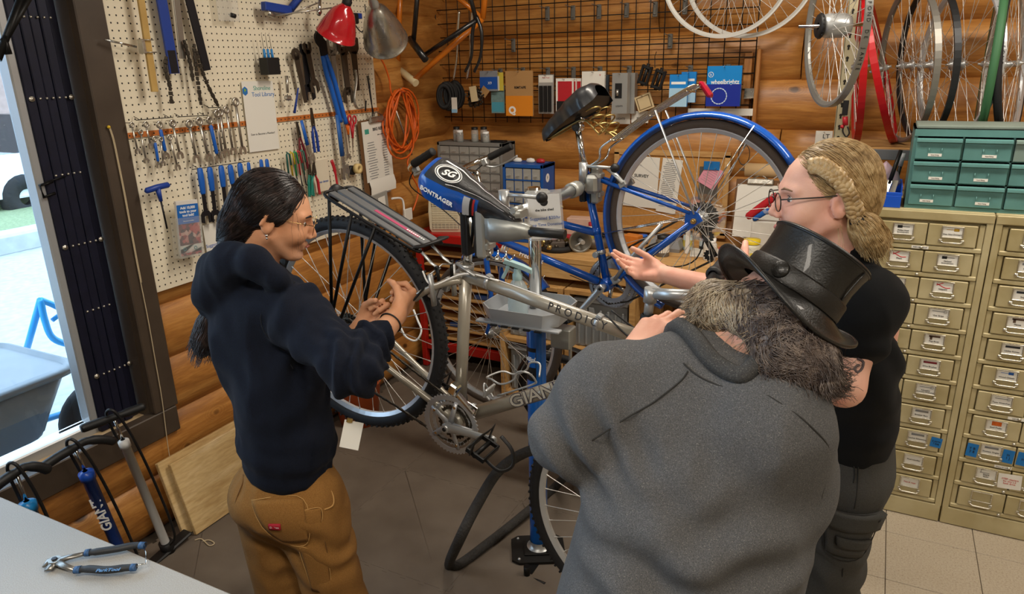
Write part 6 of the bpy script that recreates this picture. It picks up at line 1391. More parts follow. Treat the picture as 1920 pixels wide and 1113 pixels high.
def spanner(a, b, w_, label, group, grip=None, X=.03):
    w_ *= 1.28
    M, L = tframe(a, b, X); t = thing('wrench', label, 'wrench', M, group)
    s_ = MB(); s_.torus(w_*.78, w_*.36, 16, 8, Matrix.Translation((0, -w_, 0)), (.9, 1)); open_jaw(s_, (0, -L+w_), w_, None, .006)
    s_.tube([(0, -w_*1.9, 0), (0, -L+w_*1.7, 0)], w_*.42, 8, flat=(.5, 1), up=(0, 0, 1)); s_.build('steel_body', M_ws, t)
    if grip: MB().tube([(0, -w_*2.3, 0), (0, -w_*2.6, 0), (0, -L+w_*2.7, 0), (0, -L+w_*2.4, 0)], [w_*.3, w_*.58, w_*.58, w_*.3], 10, flat=(.65, 1), up=(0, 0, 1)).build('grip', grip, t)
    MB().tube([(0, -w_*.25, -.03), (0, -w_*.3, .006), (0, 0, .012)], .0016, 6).build('peg_hook', M_ws, t)
    return t
for a, b, w_ in (((150, 160), (195, 355), .0075), ((205, 205), (245, 412), .0075), ((235, 155), (275, 325), .0085), ((398, 145), (455, 385), .011), ((380, 235), (440, 455), .009), ((330, 250), (348, 428), .007), ((500, 145), (555, 410), .0125), ((560, 130), (630, 400), .0125), ((690, 75), (735, 370), .0125), ((728, 62), (778, 360), .0115), ((785, 10), (838, 358), .0135), ((672, 85), (712, 380), .011)):
    spanner(C2(*a), C2(*b), w_, 'chrome combination wrench hanging below the orange pegboard stripe', 'chrome combination wrenches on the pegboard', None, .044 if a in ((672, 85), (330, 250)) else .03)
for a, b, w_ in (((318, 155), (370, 388), .010), ((290, 245), (322, 442), .008), ((625, 125), (688, 408), .0115)):
    spanner(C2(*a), C2(*b), w_, 'combination wrench with a blue sleeve hanging on the pegboard', 'blue sleeved wrenches on the pegboard', M_vinyl_b, .036)
for (a, b) in ((C2(180, 148), C2(405, 130)), (C2(432, 128), C2(620, 118)), (C2(525, 450), C2(880, 398)), (C2(622, 72), C2(700, 68))):
    p, q = pv(*a, .032), pv(*b, .032); tag(MB().cyl(p, q, .0016, 6).cyl(p.lerp(q, .1), p.lerp(q, .1)+Vector((-.03, 0, .012)), .0014, 6).cyl(p.lerp(q, .9), p.lerp(q, .9)+Vector((-.03, 0, .012)), .0014, 6).build('wire_rail', M_wire), 'thin black wire rail hooked into the pegboard', 'rail', 'wire rails on the pegboard')
def sleeve_tool(a, b, gl, w_, label, group, tip='open', mg=None, steel=None, X=.034):
    M, L = tframe(a, b, X); t = thing('cone_wrench', label, 'wrench', M, group); mg = mg or M_vinyl_b
    MB().tube([(0, 0, 0), (0, -.006, 0), (0, -gl*.5, 0), (0, -gl+.004, 0), (0, -gl, 0)], [w_*.5, w_*.9, w_, w_*.85, w_*.7], 10, flat=(.5, 1), up=(0, 0, 1)).build('grip', mg, t)
    s_ = MB().box((0, -(gl+L)/2+.004, 0), (w_*1.2, L-gl, .005), b=.001)
    if tip == 'open': open_jaw(s_, (0, -L), w_*1.7, None, .006)
    s_.build('steel_blade', steel or M_blkst, t); return t
for k, (a, b) in enumerate((((570, 440), (612, 740)), ((630, 435), (668, 735)), ((700, 425), (735, 715)), ((755, 420), (795, 690)), ((815, 410), (848, 690)), ((868, 405), (892, 620)))):
    sleeve_tool(C2(*a), C2(*b), .105-.008*k, .0145 if k < 5 else .010, 'blue gripped steel cone wrench in the hanging row under the wrenches', 'blue gripped cone wrenches in a row')
for a, b in (((945, 388), (975, 640)), ((980, 385), (1012, 640))): sleeve_tool(C2(*a), C2(*b), .08, .011, 'slim blue gripped tool hanging as one of a pair', 'pair of slim blue gripped tools', 'blade', None, M_ws)
# T-handle hex key
a, b = C2(312, 565), C2(365, 815); M, L = tframe(a, b, .045); t = thing('hex_key', 'blue T-handle hex key hanging beside the leaflet holder', 'hex key', M)
MB().tube([(-.052, -.004, 0), (-.045, .0, 0), (0, .004, 0), (.045, .004, 0), (.052, .0, 0)], [.006, .0115, .0115, .0115, .006], 12).tube([(0, 0, 0), (.003, -.05, 0)], [.011, .007], 10).build('handle', M_vinyl_n, t); MB().cyl((.003, -.045, 0), (.004, -L, 0), .0035, 6).build('shaft', M_blkst, t)
# leaflet holder
c = [pv(*C2(374, 655), .03), pv(*C2(545, 640), .03), pv(*C2(572, 965), .03), pv(*C2(412, 1000), .03)]
M, L = tframe(C2(455, 648), C2(488, 985), .02); t = thing('leaflet_holder', 'clear holder of blue headed leaflets fixed to the pegboard', 'leaflet holder', M)
Wd = .108
MB().box((0, -L*.5+.01, .028), (Wd-.008, L*.98, .012), b=.001).build('leaflet_stack', mat('leaflet_paper', 'd9d5cf', .6), t)
MB().box((0, -.045, .0346), (Wd-.010, .075, .0006)).build('leaflet_header', mat('leaflet_blue', '1763b5', .5), t)
text('Add 10,000\ntools to your\ntool belt!', .0145, M_white, t, Matrix.Translation((0, -.035, .0353)), bold=.0003); text('Become a member', .0065, M_white, t, Matrix.Translation((0, -.072, .0353)))
g = NT('leaflet_photo'); tc = g.n('TexCoord'); vo = g.n('TexVoronoi'); vo.inputs['Scale'].default_value = 70; g.l(tc.outputs['Object'], vo.inputs['Vector']); g.l(g.ramp(vo.outputs['Color'], (.1, srgb('23212a')), (.4, srgb('6a3a38')), (.6, srgb('b2403f')), (.85, srgb('c9a698'))), g.b.inputs['Base Color'])
MB().box((0, -.145, .0346), (Wd-.010, .125, .0006)).build('leaflet_picture', g.m, t); MB().box((0, -L+.038, .0346), (Wd-.010, .03, .0006)).build('leaflet_footer', M_card, t)
for dx in (-.03, .02): MB().torus(.006, .0016, 14, 5, Matrix.Translation((dx, -L+.038, .0352))).build('footer_logo', mat('logo_teal', '2d7f86', .5), t)
M_acr = mat('acrylic', 'e6ecee', .08, trans=.6, alpha=.25)
MB().box((0, -L*.62, .038), (Wd+.004, L*.72, .002)).box((-Wd/2-.001, -L*.62, .019), (.002, L*.72, .038)).box((Wd/2+.001, -L*.62, .019), (.002, L*.72, .038)).box((0, -L*.98, .019), (Wd+.004, .002, .038)).build('holder', M_acr, t)
# posters: codes on them are left out
def sheet(name, label, cat, a, b, X, w_, m=None, lines=(), h=None):
    M, L = tframe(a, b, X); t = thing(name, label, cat, M); MB().box((0, -L/2, 0), (w_, h or L, .0008)).build('paper', m or M_card, t)
    for (s_, sz, x, y, mi) in lines: text(s_, sz, mi, t, Matrix.Translation((x, -y, .0008)))
    return t
ps = sheet('poster', 'white membership poster of the tool library pinned on the pegboard', 'poster', (482, 152), (497, 282), .006, .178, None, [('Shoreline', .026, .022, .03, mat('print_teal', '3f9a8a', .6)), ('Tool Library', .026, .026, .056, mat('print_blue', '2a70b8', .6)), ('Scan to Become a Member!', .0125, .0, .222, M_ink)])
lg = MB().prism([(-.075+.016*cos(k*pi/3+.5), -.04+.019*sin(k*pi/3+.5)) for k in range(6)], .0006, .0012).build('logo_cube', mat('print_blue', '2a70b8', .6), ps); MB().prism([(-.075+.008*cos(k*2*pi/3), -.036+.009*sin(k*2*pi/3)) for k in range(3)], .0012, .0016).build('logo_leaf', mat('print_green', '7fb241', .6), lg)
sheet('notice', 'white notice sheet on the pegboard behind the dark haired person', 'notice', (398, 418), (412, 505), .006, .10, None, [('Suggested', .02, -.01, .09, M_inkb)])
# long bars at the top
def bar(name, label, a, b, w_, th, m, X=.03, tip=None, cat='bar'):
    M, L = tframe(a, b, X); t = thing(name, label, cat, M); MB().box((0, -L*.5, 0), (w_, L, th), b=.001).build('bar', m, t)
    if tip: MB().box((0, -L-.0+tip[0]/2-.0, .0), (w_*tip[2], tip[0], th*1.1), b=.002).build('tip', tip[1], t)
    return t
bar('measuring_stick', 'narrow varnished wooden stick hanging in a steel clip', (255, -60), (290, 172), .026, .010, mat('stick_wood', 'c9a763', .5, var=.15, c2='b08c4a'), .045)
bar('chain_whip', 'navy sleeved steel chain whip with hanging chain', (292, -60), (327, 138), .042, .010, M_vinyl_n, .03, (.085, M_blkst, .9), 'chain whip')
bar('chain_whip', 'bare grey steel chain whip with hanging chain', (324, -60), (343, 110), .028, .006, mat('grey_steel', '9a968e', .35, .8), .03, None, 'chain whip')
bar('chain_whip', 'black steel chain whip with two hanging chains', (340, -60), (388, 132), .036, .008, M_blkst, .034, None, 'chain whip')
def hang_chain(label, pts, X=.045):
    P = [pv(x, y, X) for x, y in pts]; q = bez(P, 14); b = MB()
    acc = 0; last = q[0]; k = 0
    for p in q[1:]:
        if (p-last).length >= .0118:
            u = (p-last).normalized(); ax = Vector((1, 0, 0)); v = u.cross(ax).normalized(); ax = v.cross(u)
            b.box((0, 0, 0), (.0145, .015 if k % 2 else .0095, .009), basis((p+last)/2, u, v, u.cross(v)), .0015); last = p; k += 1
    return tag(b.build('hanging_chain', M_chain), label, 'chain')
hang_chain('short oily chain hanging from the navy sleeved chain whip', [(312, 106), (310, 130), (318, 160), (322, 195)])
hang_chain('short oily chain hanging from the bare grey chain whip', [(345, 75), (352, 100), (358, 125), (362, 152)])
hang_chain('long oily chain hanging straight from the black chain whip', [(364, 82), (367, 120), (372, 160), (377, 198)])
hang_chain('oily chain draped sideways from the black chain whip', [(368, 95), (378, 130), (392, 165), (410, 200)])
t = thing('clip_rod', 'chrome rod with a spring clip holding the wooden stick', 'clip', (0, 0, 0)); MB().cyl(pv(196, 74, .03), pv(256, 88, .05), .004, 8).build('rod', M_chrome, t)
q = pv(266, 87, .045); MB().box(q, (.03, .012, .05), b=.002).tube([q+Vector((.01, 0, .022)), q+Vector((.016, .04, .022))], .002, 6).tube([q+Vector((.01, 0, -.02)), q+Vector((.016, .045, -.02))], .002, 6).build('clip', M_ws, t)
bagp = pv(427, 15, .03); t = thing('zip_bag', 'clear zip bag with a small black part hanging at the pegboard top', 'bag', basis(bagp, (0, 1, 0), (0, 0, 1), (1, 0, 0)))
MB().box((0, 0, 0), (.11, .10, .004), b=.001).build('film', mat('bag_clear', 'e8e8e4', .15, trans=.4, alpha=.35), t); MB().cyl((.01, -.025, 0), (.03, -.03, .004), .009, 10).build('black_part', M_blkp, t)
# pick set in a block
M, L = tframe((504, 108), (508, 140), .05); t = thing('pick_set', 'three blue handled picks standing in a black block', 'tool set', M); MB().box((0, -L/2, 0), (.072, L, .05), b=.002).build('block', M_blkp, t)
for k in (-.022, 0, .022): p = MB().tube([(k, -.01, 0), (k-.001, .035, 0)], [.0065, .005], 8).build('pick_handle', mat('pick_blue', '2f84c9', .4), t); MB().tube([(k-.001, .035, 0), (k-.004, .095, 0), (k-.001, .100, 0)], .0014, 6).build('pick_tip', M_ws, p)
# big dark spanners
def flat_spanner(label, a, b, w0, w1, m, X=.04, top='ring', bot='open'):
    w0 *= 1.2; w1 *= 1.35
    M, L = tframe(a, b, X); t = thing('spanner', label, 'spanner', M); s_ = MB().prism([(-w0*.55, -w0), (w0*.55, -w0), (w1*.5, -L+w1), (-w1*.5, -L+w1)][::-1], -.003, .003)
    if top == 'ring': s_.lathe([(w0*.35, -.003), (w0, -.003), (w0, .003), (w0*.35, .003)], 18, Matrix.Translation((0, -w0, 0)), False, True)
    else: open_jaw(s_, (0, -w0), w0*1.05, None, .006, True)
    if bot == 'open': open_jaw(s_, (0, -L+w1), w1*1.1, None, .006)
    s_.build('plate', m, t); return t
flat_spanner('brown steel ring spanner tapering to a narrow tail', (552, 90), (575, 200), .022, .014, M_dsteel, .04, 'ring', 'none')
flat_spanner('black headset spanner with open jaws at both ends', (568, 82), (582, 186), .020, .024, M_blkst, .034, 'open', 'open')
flat_spanner('slim brown spanner with open top jaw and ring foot', (574, 80), (592, 172), .020, .020, M_dsteel, .048, 'open', 'open')
flat_spanner('worn grey spanner with wide open jaw behind the red lamp', (620, 74), (632, 172), .030, .018, mat('worn_steel', '8a857b', .4, .8), .04, 'open', 'none')
flat_spanner('dark steel spanner open at both ends under the red lamp', (641, 72), (655, 192), .032, .026, M_dsteel, .046, 'open', 'open')
flat_spanner('dark ring spanner with hooked chrome foot', (660, 70), (672, 180), .032, .020, M_dsteel, .04, 'open', 'none')
hkk = pv(668, 150, .055); tag(MB().tube(bez([hkk+Vector((0, 0, .05)), hkk, pv(664, 185, .055), pv(670, 203, .055), pv(682, 201, .055)], 6), [.009]*12+[.010]*6+[.008]*6+[.005], 8, flat=(1, .5)).build('tyre_lever', M_ws), 'chrome hook ended lever below the dark ring spanner', 'lever')
# large workshop pliers with long blue handles
M, L = tframe((598, 62), (640, 228), .05); t = thing('pedal_wrench', 'long blue handled workshop pliers with black notched head', 'wrench', M)
MB().prism([(-.03, -.0), (-.012, .012), (.02, .008), (.032, -.012), (.012, -.02), (.030, -.045), (.020, -.10), (-.004, -.115), (-.022, -.10), (-.018, -.06), (-.034, -.035), (-.036, -.012)], -.006, .006).build('head', M_blkst, t)
MB().tube(bez([(.006, -.10, 0), (.018, -.18, 0), (.024, -.26, 0), (.03, -L-.02, 0)], 6), .012, 10).build('handle', M_vinyl_b, t); MB().tube(bez([(-.012, -.10, 0), (-.018, -.18, 0), (-.012, -.26, 0), (-.006, -L, 0)], 6), .012, 10).build('handle', M_vinyl_b, t)
# ratchet, small brushes and wire tool
M, L = tframe((537, 142), (540, 188), .045); t = thing('ratchet', 'short chrome ratchet with bent head', 'ratchet', M); MB().tube([(0, 0, 0), (0, -L*.7, 0)], [.008, .006], 10).box((0, -L*.9, 0), (.04, .022, .018), b=.006).build('steel_body', M_ws, t)
M, L = tframe((559, 165), (552, 212), .05); t = thing('scraper', 'small navy handled scraper beside the ratchet', 'scraper', M); MB().tube([(0, 0, 0), (0, -L, 0)], [.004, .008], 8, flat=(1, .5)).build('handle', M_vinyl_n, t)
M, L = tframe((689, 142), (700, 218), .05); t = thing('cable_puller', 'thin sprung wire tool hanging near the pegboard edge', 'tool', M); MB().tube([(-.004, 0, 0), (-.002, -L*.6, 0), (.008, -L, 0)], .0028, 6).tube([(.006, 0, 0), (.004, -L*.6, 0), (-.006, -L, 0)], .0028, 6).build('shaft', M_blkst, t); MB().torus(.028, .0014, 24, 5, Matrix.Translation((0, -.03, 0)) @ Matrix.Diagonal((.6, 1.3, 1, 1))).build('spring_wire', M_ws, t)
tag(MB().cyl(pv(686, 190, .035), pv(685, 208, .035), .004, 8).ball(pv(686, 190, .035), .005).build('pen_magnet', M_blkp), 'small black stick hanging above the clipboard', 'stick')
# pliers
def pliers(label, a, b, mh, op=.016, w_=.010, X=.045, nose=.3, jaw='needle', two=None):
    M, L = tframe(a, b, X); t = thing('pliers', label, 'pliers', M); J = L*nose; hd = MB()
    for s_ in (-1, 1): hd.prism([(s_*.001, 0), (s_*.004, 0), (s_*w_, -J*.8), (s_*w_*.9, -J*1.15), (s_*.001, -J*1.1)][::s_], -.004, .004)
    hd.lathe([(.0001, .006), (.006, .006), (.006, -.005)], 12, Matrix.Translation((0, -J, 0))); hd.build('jaws', M_dsteel, t)
    for s_, mm in ((-1, mh), (1, two or mh)): MB().tube(bez([(s_*.004, -J*1.05, 0), (s_*(w_+op*.4), -J-(L-J)*.35, 0), (s_*(w_+op*.6), -J-(L-J)*.7, 0), (s_*(w_*.7+op), -L, 0)], 5), [.005]*4+[.0075]*12, 8, flat=(1, .8)).build('handle', mm, t)
    return t
pliers('long nose pliers with navy handles on the pegboard', (583, 202), (594, 285), M_vinyl_n, .006, .010, .05, .38)
pliers('slip joint pliers with green and red handles', (588, 305), (592, 365), mat('green_vinyl', '1c7d6d', .4), .02, .012, .05, .35, 'w', mat('red_vinyl', 'b5232f', .4))
pliers('cutting pliers with dark red handles behind the blue wrench', (556, 228), (574, 318), mat('maroon_vinyl', '6d1f2a', .4), .008, .009, .035, .3)
pliers('pliers with green handles hanging above the tyre', (579, 308), (584, 368), mat('green_vinyl', '1c7d6d', .4), .008, .008, .04, .3)
def adj(label, a, b, mg, X=.045, w_=.012, gl=.55):
    M, L = tframe(a, b, X); t = thing('adjustable_wrench', label, 'wrench', M); MB().tube([(0, 0, 0), (0, -L*gl, 0)], [w_*.8, w_], 10, flat=(.5, 1), up=(0, 0, 1)).build('grip', mg, t)
    s_ = MB().box((0, -L*(gl+.82)/2, 0), (w_*1.4, L*(.86-gl), .008), b=.002); s_.prism([(-w_*1.2, -L*.8), (w_*1.9, -L*.76), (w_*2.2, -L*.88), (w_*1.2, -L), (w_*.9, -L*.9), (-w_*.2, -L*.88), (-w_*.3, -L*.99), (-w_*1.4, -L*.97)][::-1], -.006, .006); s_.build('jaw', M_ws, t); return t
adj('adjustable wrench with bright blue grip above the hex keys', (565, 226), (586, 308), M_vinyl_b, .05, .011)
adj('large adjustable wrench with long blue grip beside the scissors', (632, 215), (648, 338), mat('denim_vinyl', '2a5fa8', .45), .05, .016, .62)
M, L = tframe((643, 222), (653, 300), .045); t = thing('adjustable_wrench', 'plain chrome adjustable wrench behind the scissors', 'wrench', M); MB().box((0, -L*.45, 0), (.016, L*.9, .008), b=.002).prism([(-.016, -L*.85), (.016, -L*.85), (.018, -L), (.004, -L*.93), (-.004, -L*.93), (-.018, -L)][::-1], -.006, .006).build('steel_body', M_ws, t)
# scissors
def scissors(label, a, b, m, X=.055):
    M, L = tframe(a, b, X); t = thing('scissors', label, 'scissors', M)
    for s_ in (-1, 1): h = MB().torus(.015, .0045, 20, 7, Matrix.Translation((s_*.015, -.016, s_*.003)) @ Matrix.Diagonal((.8, 1.2, 1, 1))).tube([(s_*.01, -.03, s_*.002), (-s_*.004, -L*.52, s_*.002)], .006, 8).build('handle', m, t); MB().prism([(-s_*.006-.003, -L*.48), (-s_*.006+.004, -L*.48), (-s_*.002, -L)][::-1], s_*.002-.001, s_*.002+.001).build('blade', M_ws, h)
    return t
scissors('red handled scissors hanging beside the clipboard', (660, 218), (662, 296), mat('red_vinyl', 'b5232f', .4), .062); scissors('orange handled scissors behind the red pair', (650, 216), (656, 285), mat('orange_plastic', 'e06a1c', .4), .045)
# folding coloured hex keys
for k, (cc, lab) in enumerate((('1f5a52', 'dark green'), ('c7a92c', 'yellow'), ('1d8a52', 'bright green'), ('b52a34', 'red'), ('3a6e62', 'grey green'))):
    a = (537+k*6.5, 288-k*1.2); M, L = tframe(a, (a[0]+7+k, a[1]+62), .038+.003*k); t = thing('coated_hex_key', lab+' coated long hex key bent over a pegboard hook', 'hex key', M); MB().tube([(0, -L*.7, 0), (0, -.006, 0), (.006, .004, 0), (.014, -.004, .004), (.016, -L*.35, .006)], .0045, 7).build('coating', mat('coat_'+cc, cc, .4), t); MB().tube([(0, -L*.7, 0), (0, -L, 0), (.006, -L-.006, 0)], .003, 6).build('tip', M_blkst, t)
sleeve_tool((534, 330), (545, 385), .04, .008, 'short grey steel tool with blue grip near the hex keys', None, 'blade', M_vinyl_b, M_ws)
sleeve_tool((560, 360), (572, 412), .075, .009, 'blue gripped scraper hanging beside the forehead of the dark haired person', None, 'blade', mat('teal_vinyl', '1b6f9e', .4), M_ws)
M, L = tframe((623, 300), (632, 352), .045); t = thing('tyre_levers', 'red plastic tyre lever hanging above the rear rack', 'lever', M); MB().tube(bez([(-.006, 0, 0), (.004, -L*.3, 0), (.006, -L*.7, 0), (.004, -L, 0)], 4), [.010]*6+[.007]*7, 8, flat=(.6, 1)).build('lever', mat('red_vinyl', 'b5232f', .4), t)
t = thing('tape_roll', 'roll of masking tape hanging from the pegboard', 'tape', basis(pv(671, 316, .05), (0, 1, 0), (0, 0, 1), (1, 0, 0))); MB().lathe([(.010, -.012), (.026, -.012), (.026, .012), (.010, .012)], 26, close=True).build('tape', mat('masking_tape', 'd9bf84', .6), t); MB().lathe([(.011, -.035), (.024, -.035), (.024, -.014), (.011, -.014)], 22, Matrix.Translation((-.02, -.006, 0)), close=True).build('black_tape', M_blkp, t)
# clipboard with price list
M, L = tframe((702, 222), (716, 360), .022); t = thing('clipboard', 'brown clipboard with a long white price list', 'clipboard', M); MB().box((-.02, -L*.5, -.004), (.24, L*1.0, .005), b=.002).build('board', mat('hardboard', '6b4a2c', .7), t)
MB().box((0, -L*.42, .002), (.235, L*.80, .002)).build('paper', M_card, t); MB().loft([[(x, -L*.80-.0, .004), (x, -L*.9, .014), (x, -L*1.0, .010)] for x in (-.105, .12)], False, False).build('paper_curl', M_card, t)
text('BIKE REPAIR', .022, M_ink, t, Matrix.Translation((.03, -.055, .0035)), bold=.0006); text('labor and service', .011, M_ink, t, Matrix.Translation((.045, -.085, .0035)))
MB().box((-.08, -.06, .0035), (.035, .025, .0004)).build('logo', mat('print_teal', '3f9a8a', .6), t)
b = MB()
rnd = random.Random(4)
for r_ in range(22): b.box((-.055+rnd.uniform(-.004, .004), -.12-.0135*r_, .0035), (rnd.uniform(.05, .09), .0045, .0004)); b.box((.06, -.12-.0135*r_, .0035), (.04, .0045, .0004))
b.build('printed_lines', mat('print_grey', '8b8b8c', .6), t)['kind'] = 'stuff'; MB().box((0, -.004, .012), (.12, .03, .02), b=.006).tube([(-.05, .012, .015), (0, .035, .015), (.05, .012, .015)], .004, 8).build('clip', M_ws, t)
t = thing('spare_parts_bag', 'grey plastic parts bag with white label below the clipboard', 'bag', tframe((708, 362), (716, 425), .03)[0]); MB().box((0, -.08, 0), (.16, .16, .012), b=.004).build('film', mat('bag_grey', 'a5a39d', .3, alpha=.8), t); MB().box((.02, -.05, .007), (.06, .05, .001)).build('label', M_card, t)
t = thing('spare_parts_bag', 'cream paper parts bag with blue writing above the rear rack', 'bag', tframe((598, 298), (606, 372), .02)[0]); MB().box((0, -.08, 0), (.12, .16, .010), b=.004).build('film', mat('bag_cream', 'ddd3bd', .5), t); text('seat clamps', .015, M_inkb, t, Matrix.Translation((.01, -.11, .006)))
# ---- clamp lamps in front of the pegboard
def lamp(label, neck, mouth, r_, m, X0, X1, sock):
    a = Vector(onx(*neck, X0)); b_ = Vector(onx(*mouth, X1)); h = (b_-a).length; t = thing('clamp_lamp', label, 'lamp', aim(a, b_))
    pf = [(.020, 0), (.022, .01), (.030, .018), (.05, .04), (r_*.72, h*.45), (r_*.92, h*.75), (r_, h), (r_*1.04, h+.001), (r_*1.02, h+.004), (r_*.97, h), (r_*.9, h*.75), (r_*.7, h*.45), (.046, .042), (.018, .016)]
    MB().lathe(pf, 36).build('shade', m, t); MB().lathe([(.021, .004), (.022, -.012), (.018, -.016), (.017, -.06), (.012, -.066)], 20).build('socket', sock, t); MB().ball((0, 0, h*.6), .03).build('bulb', mat('bulb_glass', 'e9e6dd', .3), t)
    return t
lm1 = lamp('red enamel clamp lamp with black socket over the spanners', (650, 6), (630, 66), .088, mat('red_enamel', 'b3131f', .2, coat=.8), .27, .19, M_blkp); lm2 = lamp('bare aluminium clamp lamp beside the red lamp', (702, 10), (723, 76), .105, mat('spun_aluminium', 'b9b6ae', .28, .9, rvar=.08, vs=12), .33, .25, mat('grey_socket', '9b9a95', .4, .5))
t = thing('truing_arm', 'blue steel truing stand arm mounted on the pegboard', 'truing stand', (0, 0, 0))
P1, P2, P3, P4 = pv(492, 14, .05), pv(545, 17, .06), pv(570, -14, .07), pv(600, -30, .07)
MB().box(P1.lerp(P2, .5), (.03, (P2-P1).length, .035), b=.003, rot=(rad(-4), 0, 0)).tube([P2, P3, P4], .018, 4, flat=(1, .8)).build('frame', M_vinyl_n, t); MB().cyl(P1+Vector((.01, .01, -.02)), P1+Vector((.01, .05, -.03)), .012, 8).cyl(pv(510, 30, .06), pv(640, 12, .2), .003, 6).cyl(pv(535, 30, .07), pv(597, 5, .15), .003, 6).build('gauge_rod', M_ws, t)
MB().box(pv(668, 30, .06), (.03, .06, .026), b=.003).build('frame_tail', M_vinyl_n, t); MB().box(pv(660, 35, .05), (.06, .04, .05), b=.006).build('block', M_blkp, t); MB().cyl(pv(600, -8, .08), pv(598, 28, .1), .008, 10).ball(pv(598, 22, .1), .014).build('spindle', M_chrome, t)
tag(MB().tube(bez([pv(684, 8, .1), pv(686, 40, .1), pv(678, 60, .08), pv(665, 45, .06)], 6), .003, 6).build('lamp_cord', M_blkp), 'black lamp cord looping between the two clamp lamps', 'cord')
# ---- orange extension cord
M_or = mat('orange_pvc', 'd8601a', .45); t = thing('extension_cord', 'coiled orange extension cord hanging on the log wall', 'cord', (0, 0, 0)); rnd = random.Random(2)
for k in range(9):
    cx, w_, tp, bt_ = 752+rnd.uniform(-5, 5), 24+rnd.uniform(-6, 9), 168+rnd.uniform(-3, 6), 288+rnd.uniform(-14, 10); P = []
    for j in range(22):
        a = 2*pi*j/22; x = cx+w_*sin(a)*(.55+.45*(1-cos(a))/2+.1); y = (tp+bt_)/2-(bt_-tp)/2*cos(a); P.append(Vector(onx(x+5*sin(a*2+k), y, .035+.012*(k % 4)+.01*sin(3*a+k))))
    MB().tube(P, .0056, 7, True, False).build('coil', M_or, t)
MB().tube(bez([Vector(onx(x, y, .05)) for x, y in ((772, 282), (764, 305), (772, 328), (784, 352), (782, 372), (774, 395))], 6), .0052, 7).build('tail', M_or, t); MB().tube(bez([Vector(onx(x, y, .06)) for x, y in ((713, 108), (722, 125), (730, 150), (733, 172), (742, 190))], 6), .005, 7).build('tail', M_or, t)
MB().box(Vector(onx(706, 98, .07)), (.04, .05, .05), b=.01, rot=(.5, 0, 0)).build('plug', M_or, t); MB().torus(.03, .004, 20, 6, basis(Vector(onx(752, 172, .06)), (0, 1, 0), (1, 0, 0), (0, 0, -1))).build('tie', mat('orange_dark', 'a8430f', .5), t); MB().cyl(Vector(onx(752, 166, -.03)), Vector(onx(752, 166, .07)), .004, 6).build('nail', M_ws, t)
tag(MB().cyl(Vector(onx(738, 195, .03)), Vector(onx(772, 290, .03)), .006, 8).build('steel_rod', M_ws), 'thin steel rod leaning behind the coiled orange cord', 'rod')
# white power cable and socket
t = thing('power_adapter', 'white power cable with a tagged plug at the wall', 'cable', (0, 0, 0)); MB().tube(bez([Vector(onx(x, y, .05)) for x, y in ((735, 372), (752, 372), (757, 385), (757, 410))], 6), .006, 8).build('cable', M_white, t); MB().box(Vector(onx(765, 402, .06)), (.012, .075, .07), b=.003).build('tag', M_card, t)
tag(MB().tube(bez([dep(775, 580, 2.5), dep(783, 600, 2.5), dep(790, 620, 2.5), dep(780, 638, 2.5), dep(762, 632, 2.5), dep(752, 615, 2.5)], 6), .0035, 7).build('white_cable', M_white), 'thin white cable looping behind the rear wheel', 'cable')
# ================================================================== BACK OF THE SHOP
def py_(x, y, Y): return Vector(ony(x, y, Y))
# bare frames hung by the corner
M_orf = mat('orange_paint', 'd8791c', .3, coat=.4); M_blf = mat('black_paint', '18181a', .3, coat=.4)
Y = -.42
t = thing('bare_frame', 'orange bare bicycle frame hanging beside the wire grid', 'bicycle frame', (0, 0, 0)); B1 = py_(744, 127, Y); B2 = py_(780, 156, Y-.05); BM = B1.lerp(B2, .4)
MB().cyl(py_(752, -60, Y), py_(746, 118, Y), .0145, 14).cyl(B1.lerp(B2, .85), py_(905, 35, Y+.1), .0155, 14).cyl(py_(905, 35, Y+.1), py_(828, -30, Y+.05), .013, 12).cyl(py_(905, 35, Y+.1), py_(915, -60, Y+.1), .016, 12).build('tube', M_orf, t)
MB().cyl(B1, B2, .0205, 18).build('bottom_bracket', mat('cream_shell', 'd8c79c', .6), t); MB().lathe([(.0001, .002), (.0195, .002), (.0195, 0)], 18, aim(B1, B1+(B1-B2))).build('blue_cap', mat('tape_blue_l', '3f87cf', .6), t)
t = thing('bare_frame', 'black bare bicycle frame hanging in front of the orange frame', 'bicycle frame', (0, 0, 0)); Yb = -.50
b = MB().cyl(py_(787, -60, Yb), py_(775, 80, Yb), .0135, 12).cyl(py_(795, 104, Yb), py_(893, 38, Yb+.05), .0135, 12).cyl(py_(893, 38, Yb+.05), py_(868, -60, Yb+.05), .012, 12)
MB().cyl(py_(768, 72, Yb), py_(798, 112, Yb-.04), .019, 16).build('bottom_bracket', M_blf, t); b.build('tube', M_blf, t)
for x_ in (886, 903): MB().tube(bez([py_(893, 30, Yb+.05), py_(x_, 60, Yb+.05), py_(x_-2, 105, Yb+.05), py_(x_-14, 135, Yb+.05)], 5), [.010]*8+[.008]*8, 10).build('fork_blade', M_blf, t)
for x_, y_ in ((858, 150), (883, 148)): tag(MB().tube(bez([py_(x_+3, 20, -.2), py_(x_, 60, -.2), py_(x_-2, 110, -.2), py_(x_-8, y_, -.2)], 5), [.010]*8+[.007]*8, 10).build('fork_leg', M_chrome), 'chrome fork blade hanging beside the wire grid', 'fork', 'chrome fork blades by the grid')
